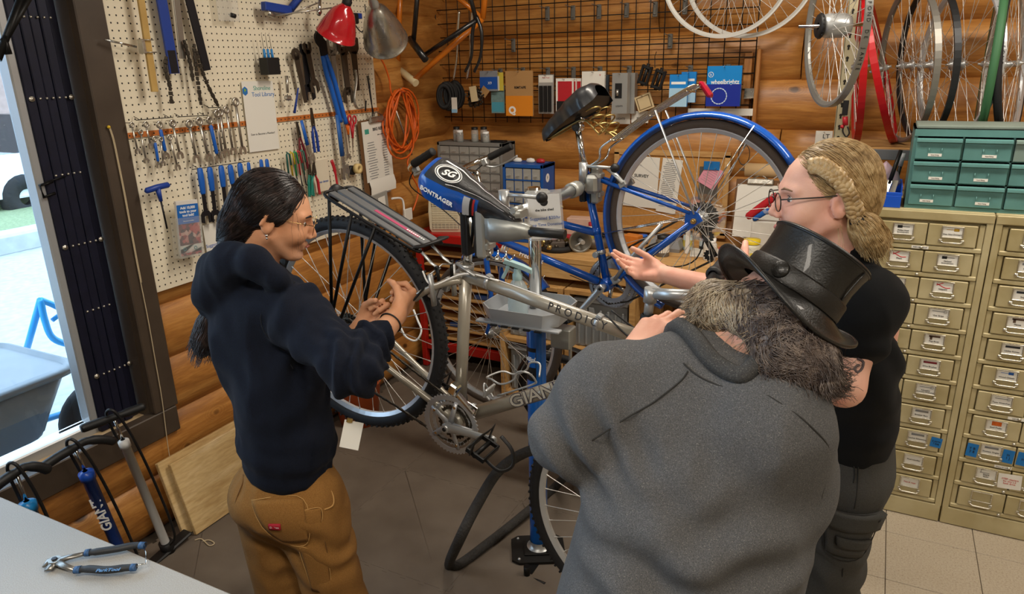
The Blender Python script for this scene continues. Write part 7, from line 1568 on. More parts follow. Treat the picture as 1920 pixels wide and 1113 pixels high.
# products on the grid
def card(name, label, cat, x0, y0, x1, y1, Y, m, th=.006, M_only=False):
    a, b_, c_ = py_(x0, y0, Y), py_(x1, y0, Y), py_(x0, y1, Y); cx, cz = (a.x+b_.x)/2, (a.z+c_.z)/2; w_, h_ = b_.x-a.x, a.z-c_.z
    t = thing(name, label, cat, face(cx, Y, cz)); MB().box((0, 0, -th/2), (w_, h_, th), b=.0008).build('pack', m, t)
    MB().cyl((0, h_/2-.006, -.01), (0, h_/2-.004, .03), .0018, 6).build('hang_hook', M_ws, t); return t, w_, h_
def panel(t, x0, y0, x1, y1, w_, h_, m, name='print', z=.0007): MB().box((((x0+x1)/2-.5)*w_, (.5-(y0+y1)/2)*h_, z/2), ((x1-x0)*w_, (y1-y0)*h_, z)).build(name, m, t)
kraft = mat('kraft', 'b98e5a', .7, var=.1)
t, w_, h_ = card('brake_pack', 'blue and grey cable pack marked X9 hanging on the wire grid', 'pack', 899, 133, 932, 171, -.12, mat('pack_grey', '8c9097', .4)); panel(t, 0, .3, 1, .9, w_, h_, mat('pack_blue', '1d56b0', .4)); text('X9', .022, M_white, t, Matrix.Translation((.008, -.012, .0012)))
t, w_, h_ = card('chain_pack', 'teal chain pack hanging behind the blue pack', 'pack', 920, 160, 945, 212, -.09, mat('pack_teal', '7d9a98', .5, var=.25, vs=60)); panel(t, .05, .6, .95, .95, w_, h_, mat('pack_teal2', '4f9fb5', .5))
t, w_, h_ = card('spoke_pack', 'yellow edged white pack behind the blue pack', 'pack', 928, 136, 943, 170, -.10, mat('pack_yellow', 'd8c24a', .5)); panel(t, 0, .2, .5, 1, w_, h_, M_card)
t, w_, h_ = card('rim_tape_pack', 'kraft and orange rim tape packet on the wire grid', 'pack', 947, 133, 998, 217, -.11, kraft, .012); panel(t, 0, .55, 1, 1, w_, h_, mat('pack_orange', 'e28a1f', .5)); text('RIMTAPE', .019, M_ink, t, Matrix.Translation((.008, .033, .0012)), bold=.0004); text('Q', .055, M_white, t, Matrix.Translation((-.045, -.095, .0014)), bold=.003)
t, w_, h_ = card('patch_pack', 'clear blister pack with rows of black parts', 'pack', 1009, 140, 1038, 213, -.10, mat('blister', 'b9b7b2', .2, alpha=.7)); panel(t, .05, .02, .95, .2, w_, h_, M_card); text('Park Tool', .011, M_inkr, t, Matrix.Translation((0, h_*.42, .0014)))
for i in range(3): panel(t, .1+.28*i, .28, .3+.28*i, .95, w_, h_, M_blkp, 'black_part', .012)
for k in range(4):
    t, w_, h_ = card('tube_box', 'red and white inner tube box in the hanging row of four', 'box', 1042+10*k, 147, 1060+10*k+(14 if k == 0 else 0), 215, -.14+.02*k, M_card, .016); t['group'] = 'hanging inner tube boxes'; panel(t, .12, .08, .95, .92, w_, h_, mat('pack_red', 'b8202a', .4))
    if k == 0: panel(t, .05, .62, .95, .92, w_, h_, M_blkp, z=.0012); MB().torus(.012, .003, 18, 6, Matrix.Translation((0, -.06, .002))).build('printed_ring', mat('print_darkgrey', '3a3a3c', .5), t)
t, w_, h_ = card('light_card', 'white product card hanging behind the blue bicycle saddle', 'pack', 1091, 134, 1134, 186, -.11, M_card, .02); MB().torus(.006, .0014, 14, 5, Matrix.Translation((-.03, -.03, .001))).build('logo', M_ink, t); text('v', .02, M_inkr, t, Matrix.Translation((.04, .055, .0012)))
t, w_, h_ = card('lock_pack', 'dark speckled pack behind the white product card', 'pack', 1133, 140, 1141, 185, -.08, mat('pack_dark', '39424a', .5, var=.4, vs=80), .02)
for k in range(2):
    t, w_, h_ = card('light_box', 'silver boxed bicycle light with a black window' if k == 0 else 'silver light box hanging behind the front light box', 'box', 1148+16*k, 137, 1177+14*k, 213, -.16+.07*k, mat('pack_silver', 'a9a9a6', .35, .4), .05)
    panel(t, .2, .25, .65, .62, w_, h_, M_blkp, z=.001)
    if k == 0: MB().cyl((-.012, -.012, .002), (-.012, .02, .002), .008, 10).build('light_unit', M_ws, t); text('LIGHTS', .012, M_ink, t, Matrix.Translation((0, -.065, .0012)))
sheet2 = lambda name, label, x0, y0, x1, y1, Y, s_, sz, m=None: (lambda r_: text(s_, sz, M_ink, r_[0], Matrix.Translation((0, -r_[2]*.1, .0012))) if s_ else None)(card(name, label, 'label', x0, y0, x1, y1, Y, m or M_card, .001))
sheet2('price_card', 'white price card reading LIGHTS below the silver boxes', 1146, 208, 1182, 232, -.05, 'LIGHTS', .016); sheet2('price_card', 'white price card beside the LIGHTS card', 1184, 208, 1216, 230, -.05, 'BELLS', .014); sheet2('price_card', 'long white label strip behind the blue mudguard', 1290, 203, 1412, 216, -.04, None, .01)
t, w_, h_ = card('framed_tag', 'kraft tag with a dark border leaning under the pedals', 'tag', 1193, 177, 1224, 207, -.09, mat('kraft_l', 'cbb58c', .7), .004); t.matrix_basis = t.matrix_basis @ Matrix.Rotation(.35, 4, 'Z'); panel(t, .1, .1, .9, .9, w_, h_, mat('kraft_d', '6b5434', .7)); panel(t, .15, .15, .85, .85, w_, h_, mat('kraft_l', 'cbb58c', .7), z=.0012)
# pedals, coil, chain, tags
pp = py_(1222, 145, -.14); t = thing('pedal_pair', 'pair of black platform pedals hanging on the wire grid', 'pedals', Matrix.Translation(pp) @ Matrix.Rotation(.3, 4, 'Y'))
for k in (-1, 1):
    b = MB()
    for q in (-1, 1): b.box((k*.038+q*.022, 0, 0), (.012, .03, .10), b=.003).box((k*.038, 0, q*.04), (.05, .03, .014), b=.003)
    b.cyl((k*.038, 0, -.055), (k*.038, 0, .06), .009, 10); b.build('pedal', M_blkp, t)
MB().tube([(0, 0, .05), (-.03, .04, .10), (-.04, .08, .12)], .002, 6).build('tie', M_blkp, t)
t = thing('coiled_tube', 'coiled black inner tubes with a paper tag hanging by the corner', 'inner tube', (0, 0, 0)); c_ = py_(845, 180, -.18)
for k in range(7): MB().torus(.052+.004*(k % 3), .012, 26, 8, basis(c_+Vector((.012*(k-3)*.6, .014*(k-3), .004*(k % 2))), Vector((.75, .6, 0)), (0, 0, 1), Vector((.6, -.75, 0))) @ Matrix.Diagonal((.75, 1.2, 1, 1))).build('coil', M_rub, t)
MB().box(py_(852, 196, -.27), (.036, .002, .08)).build('tag', M_card, t); MB().box(py_(852, 208, -.272), (.036, .002, .02)).build('tag_band', mat('tag_blue', '8fc0e0', .6), t)
t = thing('hanging_chains', 'bundle of oily chain with a cream tag hanging by the corner', 'chain', (0, 0, 0)); c_ = py_(890, 182, -.16); rnd = random.Random(6); b = MB()
for k in range(150): a = rnd.uniform(0, 2*pi); r_ = .045*math.sqrt(rnd.random()); b.box((0, 0, 0), (.014, .008, .007), mat4(c_+Vector((r_*cos(a), rnd.uniform(-.03, .03), r_*sin(a)*1.25)), (rnd.uniform(0, 3), rnd.uniform(0, 3), rnd.uniform(0, 3))))
b.build('chain_links', M_chain, t)['kind'] = 'stuff'
MB().box((0, 0, 0), (.045, .002, .085), mat4(py_(888, 176, -.23), (0, -.15, 0))).build('tag', mat('tag_cream', 'd9c79e', .6), t); MB().box((0, 0, 0), (.05, .002, .05), mat4(py_(908, 172, -.13), (0, .7, 0))).build('tag', kraft, t)
for k in range(2):
    t, w_, h_ = card('pump_pack', 'blue and white pack hanging left of the wheel light pack' if k else 'blue and white pack with white lettering behind the carrier', 'pack', 1256+22*k, 140-5*k, 1290+16*k, 200-8*k, -.12+.04*k, mat('pack_sky', '1c86d6', .4), .02); panel(t, 0, .42, 1, 1, w_, h_, mat('pack_paleblue', 'a9cfe8', .4)); panel(t, .1, .22, .9, .3, w_, h_, M_white)
t, w_, h_ = card('wheel_light_pack', 'bright blue wheelbrightz wheel light pack', 'pack', 1327, 124, 1392, 199, -.14, mat('pack_cyan', '1489d8', .35), .02); panel(t, 0, .45, 1, 1, w_, h_, mat('pack_royal', '1c2f9a', .35)); text('wheelbrightz', .031, M_white, t, Matrix.Translation((.006, .02, .0014)), bold=.0006, sx=.86)
MB().torus(.038, .0022, 34, 6, Matrix.Translation((-.02, -.048, .001))).build('printed_wheel', mat('print_lightblue', 'bcd8f4', .5), t); MB().torus(.012, .0016, 20, 6, Matrix.Translation((-.065, .056, .001))).build('printed_logo', M_white, t); text('b', .018, M_white, t, Matrix.Translation((-.065, .056, .0014)))
for k in range(18): a = 2*pi*k/18; MB().box((-.02+.038*cos(a), -.048+.038*sin(a), .0022), (.005, .005, .001)).build('printed_dot', M_white, t)
t = thing('shelf_bracket', 'small galvanised bracket at the foot of the timber batten', 'bracket', (0, 0, 0)); MB().box(py_(1405, 175, -.03), (.05, .004, .05), b=.001).box(py_(1402, 184, -.05), (.04, .05, .004), b=.001).build('plate', M_ws, t)
# ---- bench
BZ = .85
ben = thing('workbench', 'long timber workbench against the back log wall', 'workbench', (0, 0, 0)); M_bw = wood_mat('bench_wood', 'd9b27a', 'c89c60', 'a97b42', (.5, 3, 3), False, .6)
MB().box((1.46, -.34, BZ-.015), (1.6, .64, .03), b=.003).build('bench_top', M_bw, ben); MB().box((1.46, -.645, BZ-.07), (1.6, .025, .09), b=.003).build('front_rail', M_bw, ben)
for x_ in (.70, 1.46, 2.22):
    for y_ in (-.27, -.06): MB().box((x_, y_, (BZ-.03)/2), (.05, .05, BZ-.03), b=.003).build('leg', M_bw, ben)
# timber cubby unit with grey bins under it
cub = thing('cubby_unit', 'pale timber cubby unit under the workbench', 'shelf unit', (0, 0, 0)); CZ = .69
for x_ in (.70, 1.05, 1.09, 1.44): MB().box((x_, -.50, CZ/2), (.03, .36, CZ), b=.002).build('upright', M_bw, cub)
for x_ in (.875, 1.265):
    for z_ in (.03, .36, CZ-.012): MB().box((x_, -.50, z_), (.32, .36, .024), b=.002).build('cubby_shelf', M_bw, cub)
M_bin = mat('grey_tote', '8a8d8e', .5)
for x_ in (.875, 1.265):
    for z_ in (.045, .376):
        t = thing('storage_tote', ('upper' if z_ > .2 else 'lower')+' ribbed grey plastic tote in the '+('cubby nearest the corner' if x_ < 1 else 'cubby beside the cabinets'), 'tote', (x_, -.66, z_)); b = MB().loft([[(sx*(.14+.0*q), .02+(0 if sy < 0 else .28), z) for sx, sy in ((-1, -1), (1, -1), (1, 1), (-1, 1))] for q, z in ((0, 0), (1, .25))], True, True, False); b.build('tub', M_bin, t)
        for k in range(7): MB().box((-.12+.04*k, .014, .11), (.012, .012, .20), b=.003).build('rib', M_bin, t)
        MB().box((0, .15, .258), (.30, .31, .018), b=.005).build('lid', mat('tote_lid', '9c9fa0', .5), t); MB().box((-.05, .010, .20), (.03, .01, .045), b=.003).build('latch', M_bin, t)
# red framed rack with timber slats
rk_ = thing('slat_rack', 'red steel framed rack with timber slat shelves under the bench end', 'rack', (0, 0, 0)); M_red = mat('red_steel', 'b02018', .4, var=.15, vs=12)
for x_ in (.06, .655):
    for y_ in (-.50, -.08): MB().box((x_, y_, .411), (.035, .035, .79), b=.003).build('post', M_red, rk_)
for y_ in (-.50, -.08): MB().box((.36, y_, .16), (.56, .03, .055), b=.003).build('rail', M_red, rk_)
for k in range(9):
    z_ = .21+.066*k; MB().box((.36, -.29, z_), (.56, .40, .012), b=.002).build('slat', M_bw, rk_)
    if k % 3 == 1: MB().box((.22+.06*k % .3, -.40, z_+.02), (.12, .12, .026), b=.003).build('blue_tray', mat('tray_blue', '3f62a8', .5), rk_)
MB().box((.36, -.06, .45), (.60, .01, .62)).build('back_panel', M_dark, rk_)
tbx = thing('tool_chest', 'red steel tool chest with black trim under the fan heater', 'tool chest', (0, 0, .81)); MB().box((.315, -.29, .03), (.57, .45, .06), b=.006).build('chest_body', mat('red_enamel_box', 'b51616', .35), tbx); MB().box((.315, -.516, .004), (.57, .012, .016), b=.002).build('trim', M_blkp, tbx)
MB().lathe([(0, .008), (.010, .007), (.012, 0)], 14, face(.46, -.516, .025)).build('knob', M_gold, tbx)
TZ = .871
# fan heater
ht = thing('fan_heater', 'cream plastic fan heater with slatted grille on the red chest', 'heater', Matrix.Translation((.205, -.40, TZ)) @ Matrix.Rotation(.35, 4, 'Z')); M_cr = mat('cream_plastic', 'd9cfb4', .45); HW, HH, HD = .18, .235, .10
MB().loft([[(x, y, z) for x, y in ((-w_, -d_), (w_, -d_), (w_, d_), (-w_, d_))] for w_, d_, z in ((.086, .05, 0), (.095, .055, .02), (.098, .058, .12), (.092, .052, .21), (.08, .04, .235))], True, True, False).build('shell', M_cr, ht)
for k in range(15): MB().box((0, -.058, .022+.0105*k), (.155, .008, .0052), b=.001).build('grille_slat', M_cr, ht)
for k in range(7): MB().box((-.069+.023*k, -.0565, .095), (.0035, .006, .16)).build('grille_rib', M_cr, ht)
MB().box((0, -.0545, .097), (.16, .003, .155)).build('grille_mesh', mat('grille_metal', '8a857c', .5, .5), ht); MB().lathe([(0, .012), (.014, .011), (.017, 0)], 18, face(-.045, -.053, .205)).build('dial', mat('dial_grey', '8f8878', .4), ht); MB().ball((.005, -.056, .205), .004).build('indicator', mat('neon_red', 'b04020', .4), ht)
# parts cabinets with clear drawers
def parts_cab(label, x, y, z, W_, H_, D_, nx, ny, m, rot=0, name='parts_cabinet'):
    t = thing(name, label, 'parts cabinet', Matrix.Translation((x, y, z)) @ Matrix.Rotation(rot, 4, 'Z')); b = MB().box((W_/2, D_-.005, H_/2), (W_, .01, H_))
    for (c_, d_) in (((.008, D_/2, H_/2), (.016, D_, H_)), ((W_-.008, D_/2, H_/2), (.016, D_, H_)), ((W_/2, D_/2, .008), (W_, D_, .016)), ((W_/2, D_/2, H_-.010), (W_, D_, .020))): b.box(c_, d_, b=.002)
    cw, chh = (W_-.032)/nx, (H_-.036)/ny
    for j in range(1, ny): b.box((W_/2, D_/2, .016+j*chh), (W_-.03, D_, .005))
    for i in range(1, nx): b.box((.016+i*cw, D_/2, H_/2), (.003, D_-.01, H_-.03))
    b.build('housing', m, t); rnd = random.Random(int(x*100)); cl_ = mat('clear_drawer', 'cfcec8', .2, trans=.2, alpha=.5)
    for i in range(nx):
        for j in range(ny):
            x_, z_ = .016+(i+.5)*cw, .016+(j+.5)*chh; d = MB().box((x_, .004, z_), (cw-.006, .004, chh-.008), b=.001).box((x_, -.004, z_-chh*.1), (cw*.35, .010, .004)).build('drawer', cl_, t)
            MB().box((x_, .05, z_-chh*.15), (cw-.012, .08, chh*.45)).build('contents', mat('parts_%d' % rnd.randint(0, 3), ('8a857d', 'a39a8c', '8a6a5a', 'b0b2b4')[rnd.randint(0, 3)], .5, .3, var=.5, vs=120), d)
    return t
parts_cab('grey plastic parts cabinet with small clear drawers and jars on top', .07, -.26, TZ, .44, .50, .17, 6, 9, mat('grey_housing', '7d7c78', .5), .0)
pcb = parts_cab('blue steel parts cabinet with clear drawers and a round sticker', .605, -.44, BZ, .245, .435, .16, 4, 6, mat('blue_housing', '14509c', .4), .0)
text('F', .025, M_ink, pcb, basis((.2462, .06, .36), (0, 1, 0), (0, 0, 1), (1, 0, 0))); MB().lathe([(.0001, 0), (.024, 0)], 22, basis((.2456, .06, .36), (0, 1, 0), (0, 0, 1), (1, 0, 0))).build('sticker', M_white, pcb)
tag(MB().cyl((.852, -.40, BZ+.22), (.96, -.42, BZ+.215), .006, 8).cyl((.90, -.41, BZ+.218), (.95, -.42, BZ+.215), .009, 10).build('tyre_gauge', M_gold), 'brass ended pen gauge sticking out beside the blue parts cabinet', 'gauge')
jz = TZ+.50
for k, (x_, y_, h_, cap, lab) in enumerate(((.175, -.20, .085, M_blkp, 'glass jar of small screws with a black lid, beside the white lidded jar'), (.215, -.23, .068, M_white, 'small glass jar with a paper label and white lid'), (.30, -.20, .085, M_blkp, 'wide glass jar of pale parts with a black lid'), (.345, -.17, .085, M_blkp, 'glass jar of red flecked parts with a black lid'), (.385, -.22, .062, M_white, 'short glass jar with a white lid beside the tray'))):
    t = thing('parts_jar', lab, 'jar', (x_, y_, jz)); r_ = .021; MB().lathe([(.0001, 0), (r_, 0), (r_*1.02, .006), (r_*1.02, h_*.75), (r_*.8, h_*.82), (r_*.8, h_*.85)], 20).build('glass', mat('jar_glass', 'dfe3e0', .08, trans=.5, alpha=.6), t); MB().lathe([(.0001, .003), (r_*.9, .003), (r_*.9, h_*.5), (.0001, h_*.5)], 16).build('contents', mat('jar_parts%d' % (k % 2), ('b9b2a4', '8f7f74')[k % 2], .5, .2, var=.6, vs=200), t); MB().lathe([(r_*.9, h_*.82), (r_*.92, h_), (.0001, h_)], 20).build('lid', cap, t)
tag(MB().box((.46, -.2, jz+.006), (.09, .05, .012), b=.003).build('tool_tray', M_blkp), 'flat black tray lying beside the jars', 'tray')
for (x_, c_, lab) in ((.66, 'e4e2dc', 'white plastic roll lying on the blue parts cabinet'), (.74, 'dad8d2', 'crumpled white packet on the blue parts cabinet'), (.80, 'a8242c', 'red plastic cap on the blue parts cabinet')):
    tag(MB().lathe([(.0001, 0), (.018, .002), (.021, .010), (.016, .022), (.0001, .026)], 14, Matrix.Translation((x_, -.36, BZ+.435)) @ Matrix.Diagonal((1.3, .8, 1, 1))).build('small_part', mat('cap_'+c_, c_, .4)), lab, 'part')
# cork board with papers
ck_ = thing('cork_board', 'timber framed cork board on the back wall behind the rear wheel', 'notice board', (0, 0, 0)); A = py_(1157, 281, -.03); Bx = py_(1365, 292, -.03); cz1, cz0 = 1.32, .885
MB().box(((A.x+Bx.x)/2, -.02, (cz1+cz0)/2), (Bx.x-A.x, .012, cz1-cz0)).build('cork', mat('cork', 'c9924e', .9, var=.2, vs=80, bump=.2, bs=300), ck_)
for (c_, d_) in ((((A.x+Bx.x)/2, -.024, cz1), (Bx.x-A.x+.03, .022, .03)), (((A.x+Bx.x)/2, -.024, cz0), (Bx.x-A.x+.03, .022, .03)), ((A.x, -.024, (cz1+cz0)/2), (.03, .022, cz1-cz0)), ((Bx.x, -.024, (cz1+cz0)/2), (.03, .022, cz1-cz0))): MB().box(c_, d_, b=.002).build('frame_strip', M_bw, ck_)
def note(label, x0, y0, x1, y1, m, rot=0, lines=True, ttl=None, n=16):
    t, w_, h_ = card('pinned_note', label, 'paper', x0, y0, x1, y1, -.034, m, .001); t.matrix_basis = t.matrix_basis @ Matrix.Rotation(rot, 4, 'Z')
    if ttl: text(ttl, .024, M_ink, t, Matrix.Translation((.0, h_*.12, .0012)), bold=.0004)
    if lines:
        b = MB(); rnd = random.Random(int(x0))
        for k in range(n): b.box((-w_*.05, h_*(.42-.84*k/n), .0006), (w_*rnd.uniform(.5, .75), h_*.012, .0004))
        b.build('printed_lines', mat('print_grey', '8b8b8c', .6), t)['kind'] = 'stuff'
    return t
note('white survey sheet with green border pinned on the cork board', 1172, 292, 1236, 386, M_card, -.04, False, 'SURVEY'); note('typed white letter pinned with a red pin on the cork board', 1238, 297, 1276, 398, M_card, -.1, True, None, 24); note('pink lined note hanging askew on the cork board', 1316, 310, 1352, 350, mat('pink_paper', 'e39aae', .7), -.5, True, None, 8)
t, w_, h_ = card('blue_clip_card', 'blue card held by a black clip on the cork board', 'card', 1320, 302, 1350, 318, -.04, M_tape, .004); t, w_, h_ = card('grey_pouch', 'dark grey pouch hanging behind the pink note', 'pouch', 1312, 312, 1348, 375, -.030, mat('pouch_grey', '55504a', .7), .008)
t = thing('paper_roll', 'brown kraft paper roll mounted on the back wall', 'paper roll', aim(py_(1398, 318, -.09), py_(1490, 322, -.09))); MB().cyl((0, 0, 0), (0, 0, .30), .035, 22).build('roll', mat('kraft_roll', 'c9a97c', .7), t); MB().cyl((0, 0, -.03), (0, 0, .33), .008, 10).build('spindle', M_ws, t)
tag(MB().torus(.04, .003, 26, 6, basis(py_(1395, 290, -.03), (1, 0, 0), (0, 0, 1), (0, -1, 0)) @ Matrix.Diagonal((.7, 1.3, 1, 1))).build('hanging_cable_loop', M_dsteel), 'thin wire loop hanging on the back wall above the paper roll', 'wire loop')
# bench clutter
def clut(name, label, cat, mb, m): return tag(mb.build(name, m), label, cat)
t = thing('wall_clipboard', 'brown clipboard with white paper leaning on the back wall', 'clipboard', face(0, 0, 0)); 
t.matrix_local = Matrix.Translation(py_(1420, 392, -.14)) @ Matrix.Rotation(-.25, 4, 'X') @ XF; MB().box((0, 0, 0), (.24, .30, .004), b=.001).build('board', mat('hardboard', '6b4a2c', .7), t); MB().box((0, -.012, .003), (.22, .27, .002)).build('paper', M_card, t); MB().box((0, .14, .010), (.13, .03, .018), b=.005).tube([(-.04, .15, .014), (0, .175, .014), (.04, .15, .014)], .004, 8).build('clip', M_ws, t)
gl_ = [('red work glove draped over the bench clutter', 'c01f2b', [(1400, 408), (1430, 385), (1458, 365)], .018), ('blue cloth strap lying below the red glove', '1f5fb8', [(1412, 412), (1440, 395), (1470, 388)], .013), ('pale blue cloth hanging under the red glove', '9aa9d0', [(1430, 398), (1455, 395), (1475, 402)], .014), ('second red glove lying behind the blue cloth', 'b51d28', [(1440, 388), (1465, 385), (1485, 384)], .012)]
for lab, c_, pts, r_ in gl_: clut('cloth_strip', lab, 'cloth', MB().tube(bez([py_(x, y, -.36) for x, y in pts], 6), [r_*.6]+[r_]*11+[r_*.7], 10, flat=(1, .5)), mat('cloth_'+c_, c_, .8, var=.15, vs=40, bump=.3, bs=200))
drm = Matrix.Translation((1.12, -.36, BZ))
t = thing('brake_drum', 'round rusty metal tray of small parts on the bench', 'tray', drm); MB().lathe([(.0001, .002), (.085, .002), (.095, .01), (.097, .055), (.092, .055), (.088, .014), (.0001, .010)], 34).build('pan', mat('rusty_pan', '6b6257', .5, .6, var=.3, vs=14), t)
rnd = random.Random(8)
for k in range(14): a = rnd.uniform(0, 6.28); r_ = .06*math.sqrt(rnd.random()); MB().box((0, 0, 0), (.03, .014, .012), mat4((r_*cos(a), r_*sin(a), .045+rnd.uniform(0, .02)), (rnd.uniform(0, 1), rnd.uniform(0, 1), rnd.uniform(0, 3))), .003).build('loose_part', M_dsteel if k % 2 else M_blkst, t)
hl_ = basis(py_(1088, 452, -.52), (.86, .5, 0), (0, 0, 1), (.5, -.86, 0)); t = thing('headlight_reflector', 'dull round lamp reflector standing on the bench', 'reflector', hl_); MB().lathe([(.010, -.04), (.03, -.03), (.055, -.006), (.062, .006), (.060, .008), (.050, -.004), (.012, -.03)], 30).build('dish', mat('dull_reflector', '8d8b84', .35, .8), t); MB().cyl((0, 0, -.03), (.01, 0, .03), .012, 12).cyl((.01, 0, .015), (-.03, -.02, .02), .005, 8).build('holder', M_alloy, t)
clut('coiled_cable', 'coil of cream cable lying beside the lamp reflector', 'cable', MB().torus(.035, .012, 24, 8, Matrix.Translation((1.30, -.52, BZ+.014))).torus(.033, .010, 24, 8, Matrix.Translation((1.302, -.52, BZ+.034))), mat('cream_cable', 'b9a88c', .6))
for k, (x, y, Y, r_, h_, c_, lab, cl_) in enumerate(((1116, 470, -.22, .026, .15, '6fbf8d', 'pale green bottle standing on the bench behind the blue frame', M_white), (1130, 440, -.28, .022, .11, 'd6cfc4', 'white spray can behind the pale green bottle', mat('red_vinyl', 'b5232f', .4)), (1240, 430, -.22, .03, .05, '2b2440', 'dark tub with blue lid on the bench', mat('tub_blue', '1e66c8', .4)), (1275, 450, -.43, .034, .11, '6a6258', 'jar with wide black lid on the bench', M_blkp), (1302, 455, -.26, .024, .10, 'c2d4d4', 'pale bottle below the rear hub', M_blkp), (1324, 462, -.24, .020, .12, '1c1c1f', 'black spray can below the rear hub', M_blkp), (1345, 470, -.42, .032, .11, 'd8d4cc', 'white tub standing near the red cup', M_white), (1440, 448, -.45, .045, .13, 'cfc9b4', 'large cream jug with yellow label on the bench', mat('yellow_lid', 'e0c320', .4)))):
    p = onz(x, y, BZ); t = thing('bench_bottle', lab, 'bottle', (float(p[0]), Y, BZ)); MB().lathe([(.0001, 0), (r_, 0), (r_*1.02, .005), (r_*1.02, h_*.72), (r_*.8, h_*.82), (r_*.6, h_*.86), (r_*.6, h_*.9)], 20).build('vessel', mat('btl_'+c_, c_, .35, var=.08), t); MB().lathe([(r_*.85, h_*.84), (r_*.87, h_*1.0), (.0001, h_*1.02)], 18).build('lid', cl_, t); MB().lathe([(r_*1.03, h_*.2), (r_*1.03, h_*.55)], 18).build('label', mat('lbl_%d' % (k % 3), ('e2dfd6', 'd9c23a', 'b9c7d0')[k % 3], .5), t)
clut('red_cup', 'red plastic cup standing under the derailleur on the bench', 'cup', MB().lathe([(.0001, .002), (.022, .002), (.028, .08), (.026, .08), (.020, .006)], 20, Matrix.Translation((1.83, -.47, BZ))), mat('red_vinyl', 'b5232f', .4))
clut('grey_gadget', 'grey plastic charger lying on the bench behind the wheel', 'charger', MB().loft([[(x, y, z) for x, y in ((-w_, -d_), (w_, -d_), (w_, d_), (-w_, d_))] for w_, d_, z in ((.08, .05, BZ), (.085, .055, BZ+.02), (.07, .045, BZ+.06))], True, True, False, Matrix.Translation((1.50, -.30, 0))), mat('grey_plastic', '8d8f92', .4))
for k, (x_, y_, z_, d_, c_, lab, a_) in enumerate(((1.22, -.30, BZ+.05, (.07, .05, .10), '8a6a32', 'brown cardboard box on the bench behind the seat tube', .3), (1.31, -.28, BZ+.03, (.09, .06, .06), 'd37c2a', 'orange parts box on the bench behind the seat tube', -.2), (.98, -.22, BZ+.06, (.14, .08, .12), 'e0b9a4', 'pale pink carton standing behind the chrome mast', .1), (.925, -.335, BZ+.02, (.12, .06, .04), 'b3202c', 'flat red box lying behind the chrome mast', -.1), (1.75, -.30, BZ+.004, (.24, .17, .008), 'd9d5ca', 'stack of white papers lying on the bench', .2), (1.99, -.335, BZ+.099, (.12, .05, .198), 'dcd9d2', 'white card box standing at the bench end', .0), (2.05, -.30, BZ+.09, (.06, .05, .18), '7a6d5c', 'brown stained block standing by the gloves', .0), (1.62, -.34, BZ+.06, (.02, .03, .12), 'ebe8e2', 'slim white tube standing on the bench', .0), (.965, -.52, BZ+.025, (.08, .07, .05), '5a4f46', 'heap of oily parts in a low box by the mast', .5), (.99, -.56, BZ+.012, (.07, .03, .024), '3a352f', 'dark brake shoe lying at the bench edge', -.4))):
    clut('small_box', lab, 'box', MB().box((0, 0, 0), d_, mat4((x_, y_, z_), (0, 0, a_)), .003), mat('box_'+c_, c_, .6, var=.15, vs=20))
clut('oily_rim', 'dark worn tyre lying flat on the bench beside the mast', 'tyre', MB().torus(.08, .016, 30, 8, Matrix.Translation((.965, -.52, BZ+.016)) @ Matrix.Diagonal((1, .9, 1, 1))), M_rub)
for k in range(16):
    rnd = random.Random(40+k); x_ = rnd.uniform(.90, 1.02); clut('greasy_part', 'small greasy bicycle part in the heap beside the mast', 'part', MB().cyl((0, 0, -.012), (0, 0, .012), rnd.uniform(.008, .016), 10, M=mat4((x_, rnd.uniform(-.60, -.42), BZ+rnd.uniform(.018, .06)), (rnd.uniform(0, 3), rnd.uniform(0, 3), 0))), M_dsteel if k % 3 else M_gold)['group'] = 'heap of greasy bicycle parts'
# small dark wheel parked under the bench
t = thing('parked_wheel', 'small black tyred wheel with narrow mudguard parked under the bench', 'wheel', Matrix.Translation((1.235, -1.05, .265))); wheel(t, Vector((0, 0, 0)), .25, .032, 28, M_tyre, mat('rim_dark', '4a4c50', .35, .7), 0, M=WX((0, 0, 0)) @ Matrix.Rotation(.2, 4, 'X')); b = MB()
rows = []
for i in range(25): a = rad(20+140*i/24); rows.append([(.272*cos(a)+d_*cos(a), y_, .272*sin(a)+d_*sin(a)) for y_, d_ in ((-.02, -.008), (0, .004), (.02, -.008))])
b.loft(rows, False, False).build('mudguard', M_blkp, t)
for s_ in (-1, 1): MB().tube([(-.02, s_*.03, 0), (-.05, s_*.03, .20), (-.05, s_*.02, .40)], .008, 8).build('fork_leg', M_blkp, t)
MB().box((-.06, 0, .24), (.03, .05, .03), b=.004, rot=(0, .5, 0)).build('brake', M_alloy, t)
# ---- wheels at the upper right
XW = [('white', 'e2e2de')]
def shelf_wheel(label, cx, cyp, Y, half, R, mrim, tyre=None, lean=0.0, n=32, sgn=1, rw=.024, hubm=None, zc=None):
    c_ = py_(cx, cyp, Y)
    if zc is not None: c_.z = zc
    vd = Vector((c_.x-CAM[0], c_.y-CAM[1], 0)).normalized(); phi = math.asin(min(.99, max(0.02, half)))*sgn
    d = Vector((vd.x*cos(phi)-vd.y*sin(phi), vd.x*sin(phi)+vd.y*cos(phi), 0)); up = (Vector((0, 0, 1))*cos(lean)+Vector((1, 0, 0))*sin(lean)).normalized(); up = (up-d*up.dot(d)).normalized()
    t = thing('bare_wheel', label, 'wheel', basis(c_, d, up, d.cross(up))); wheel(t, Vector((0, 0, 0)), R, .03, n, tyre, mrim, 0, fl=.024, hw=.022, axle=.042, M=Matrix.Identity(4), rw=rw, tyre=tyre is not None); return t
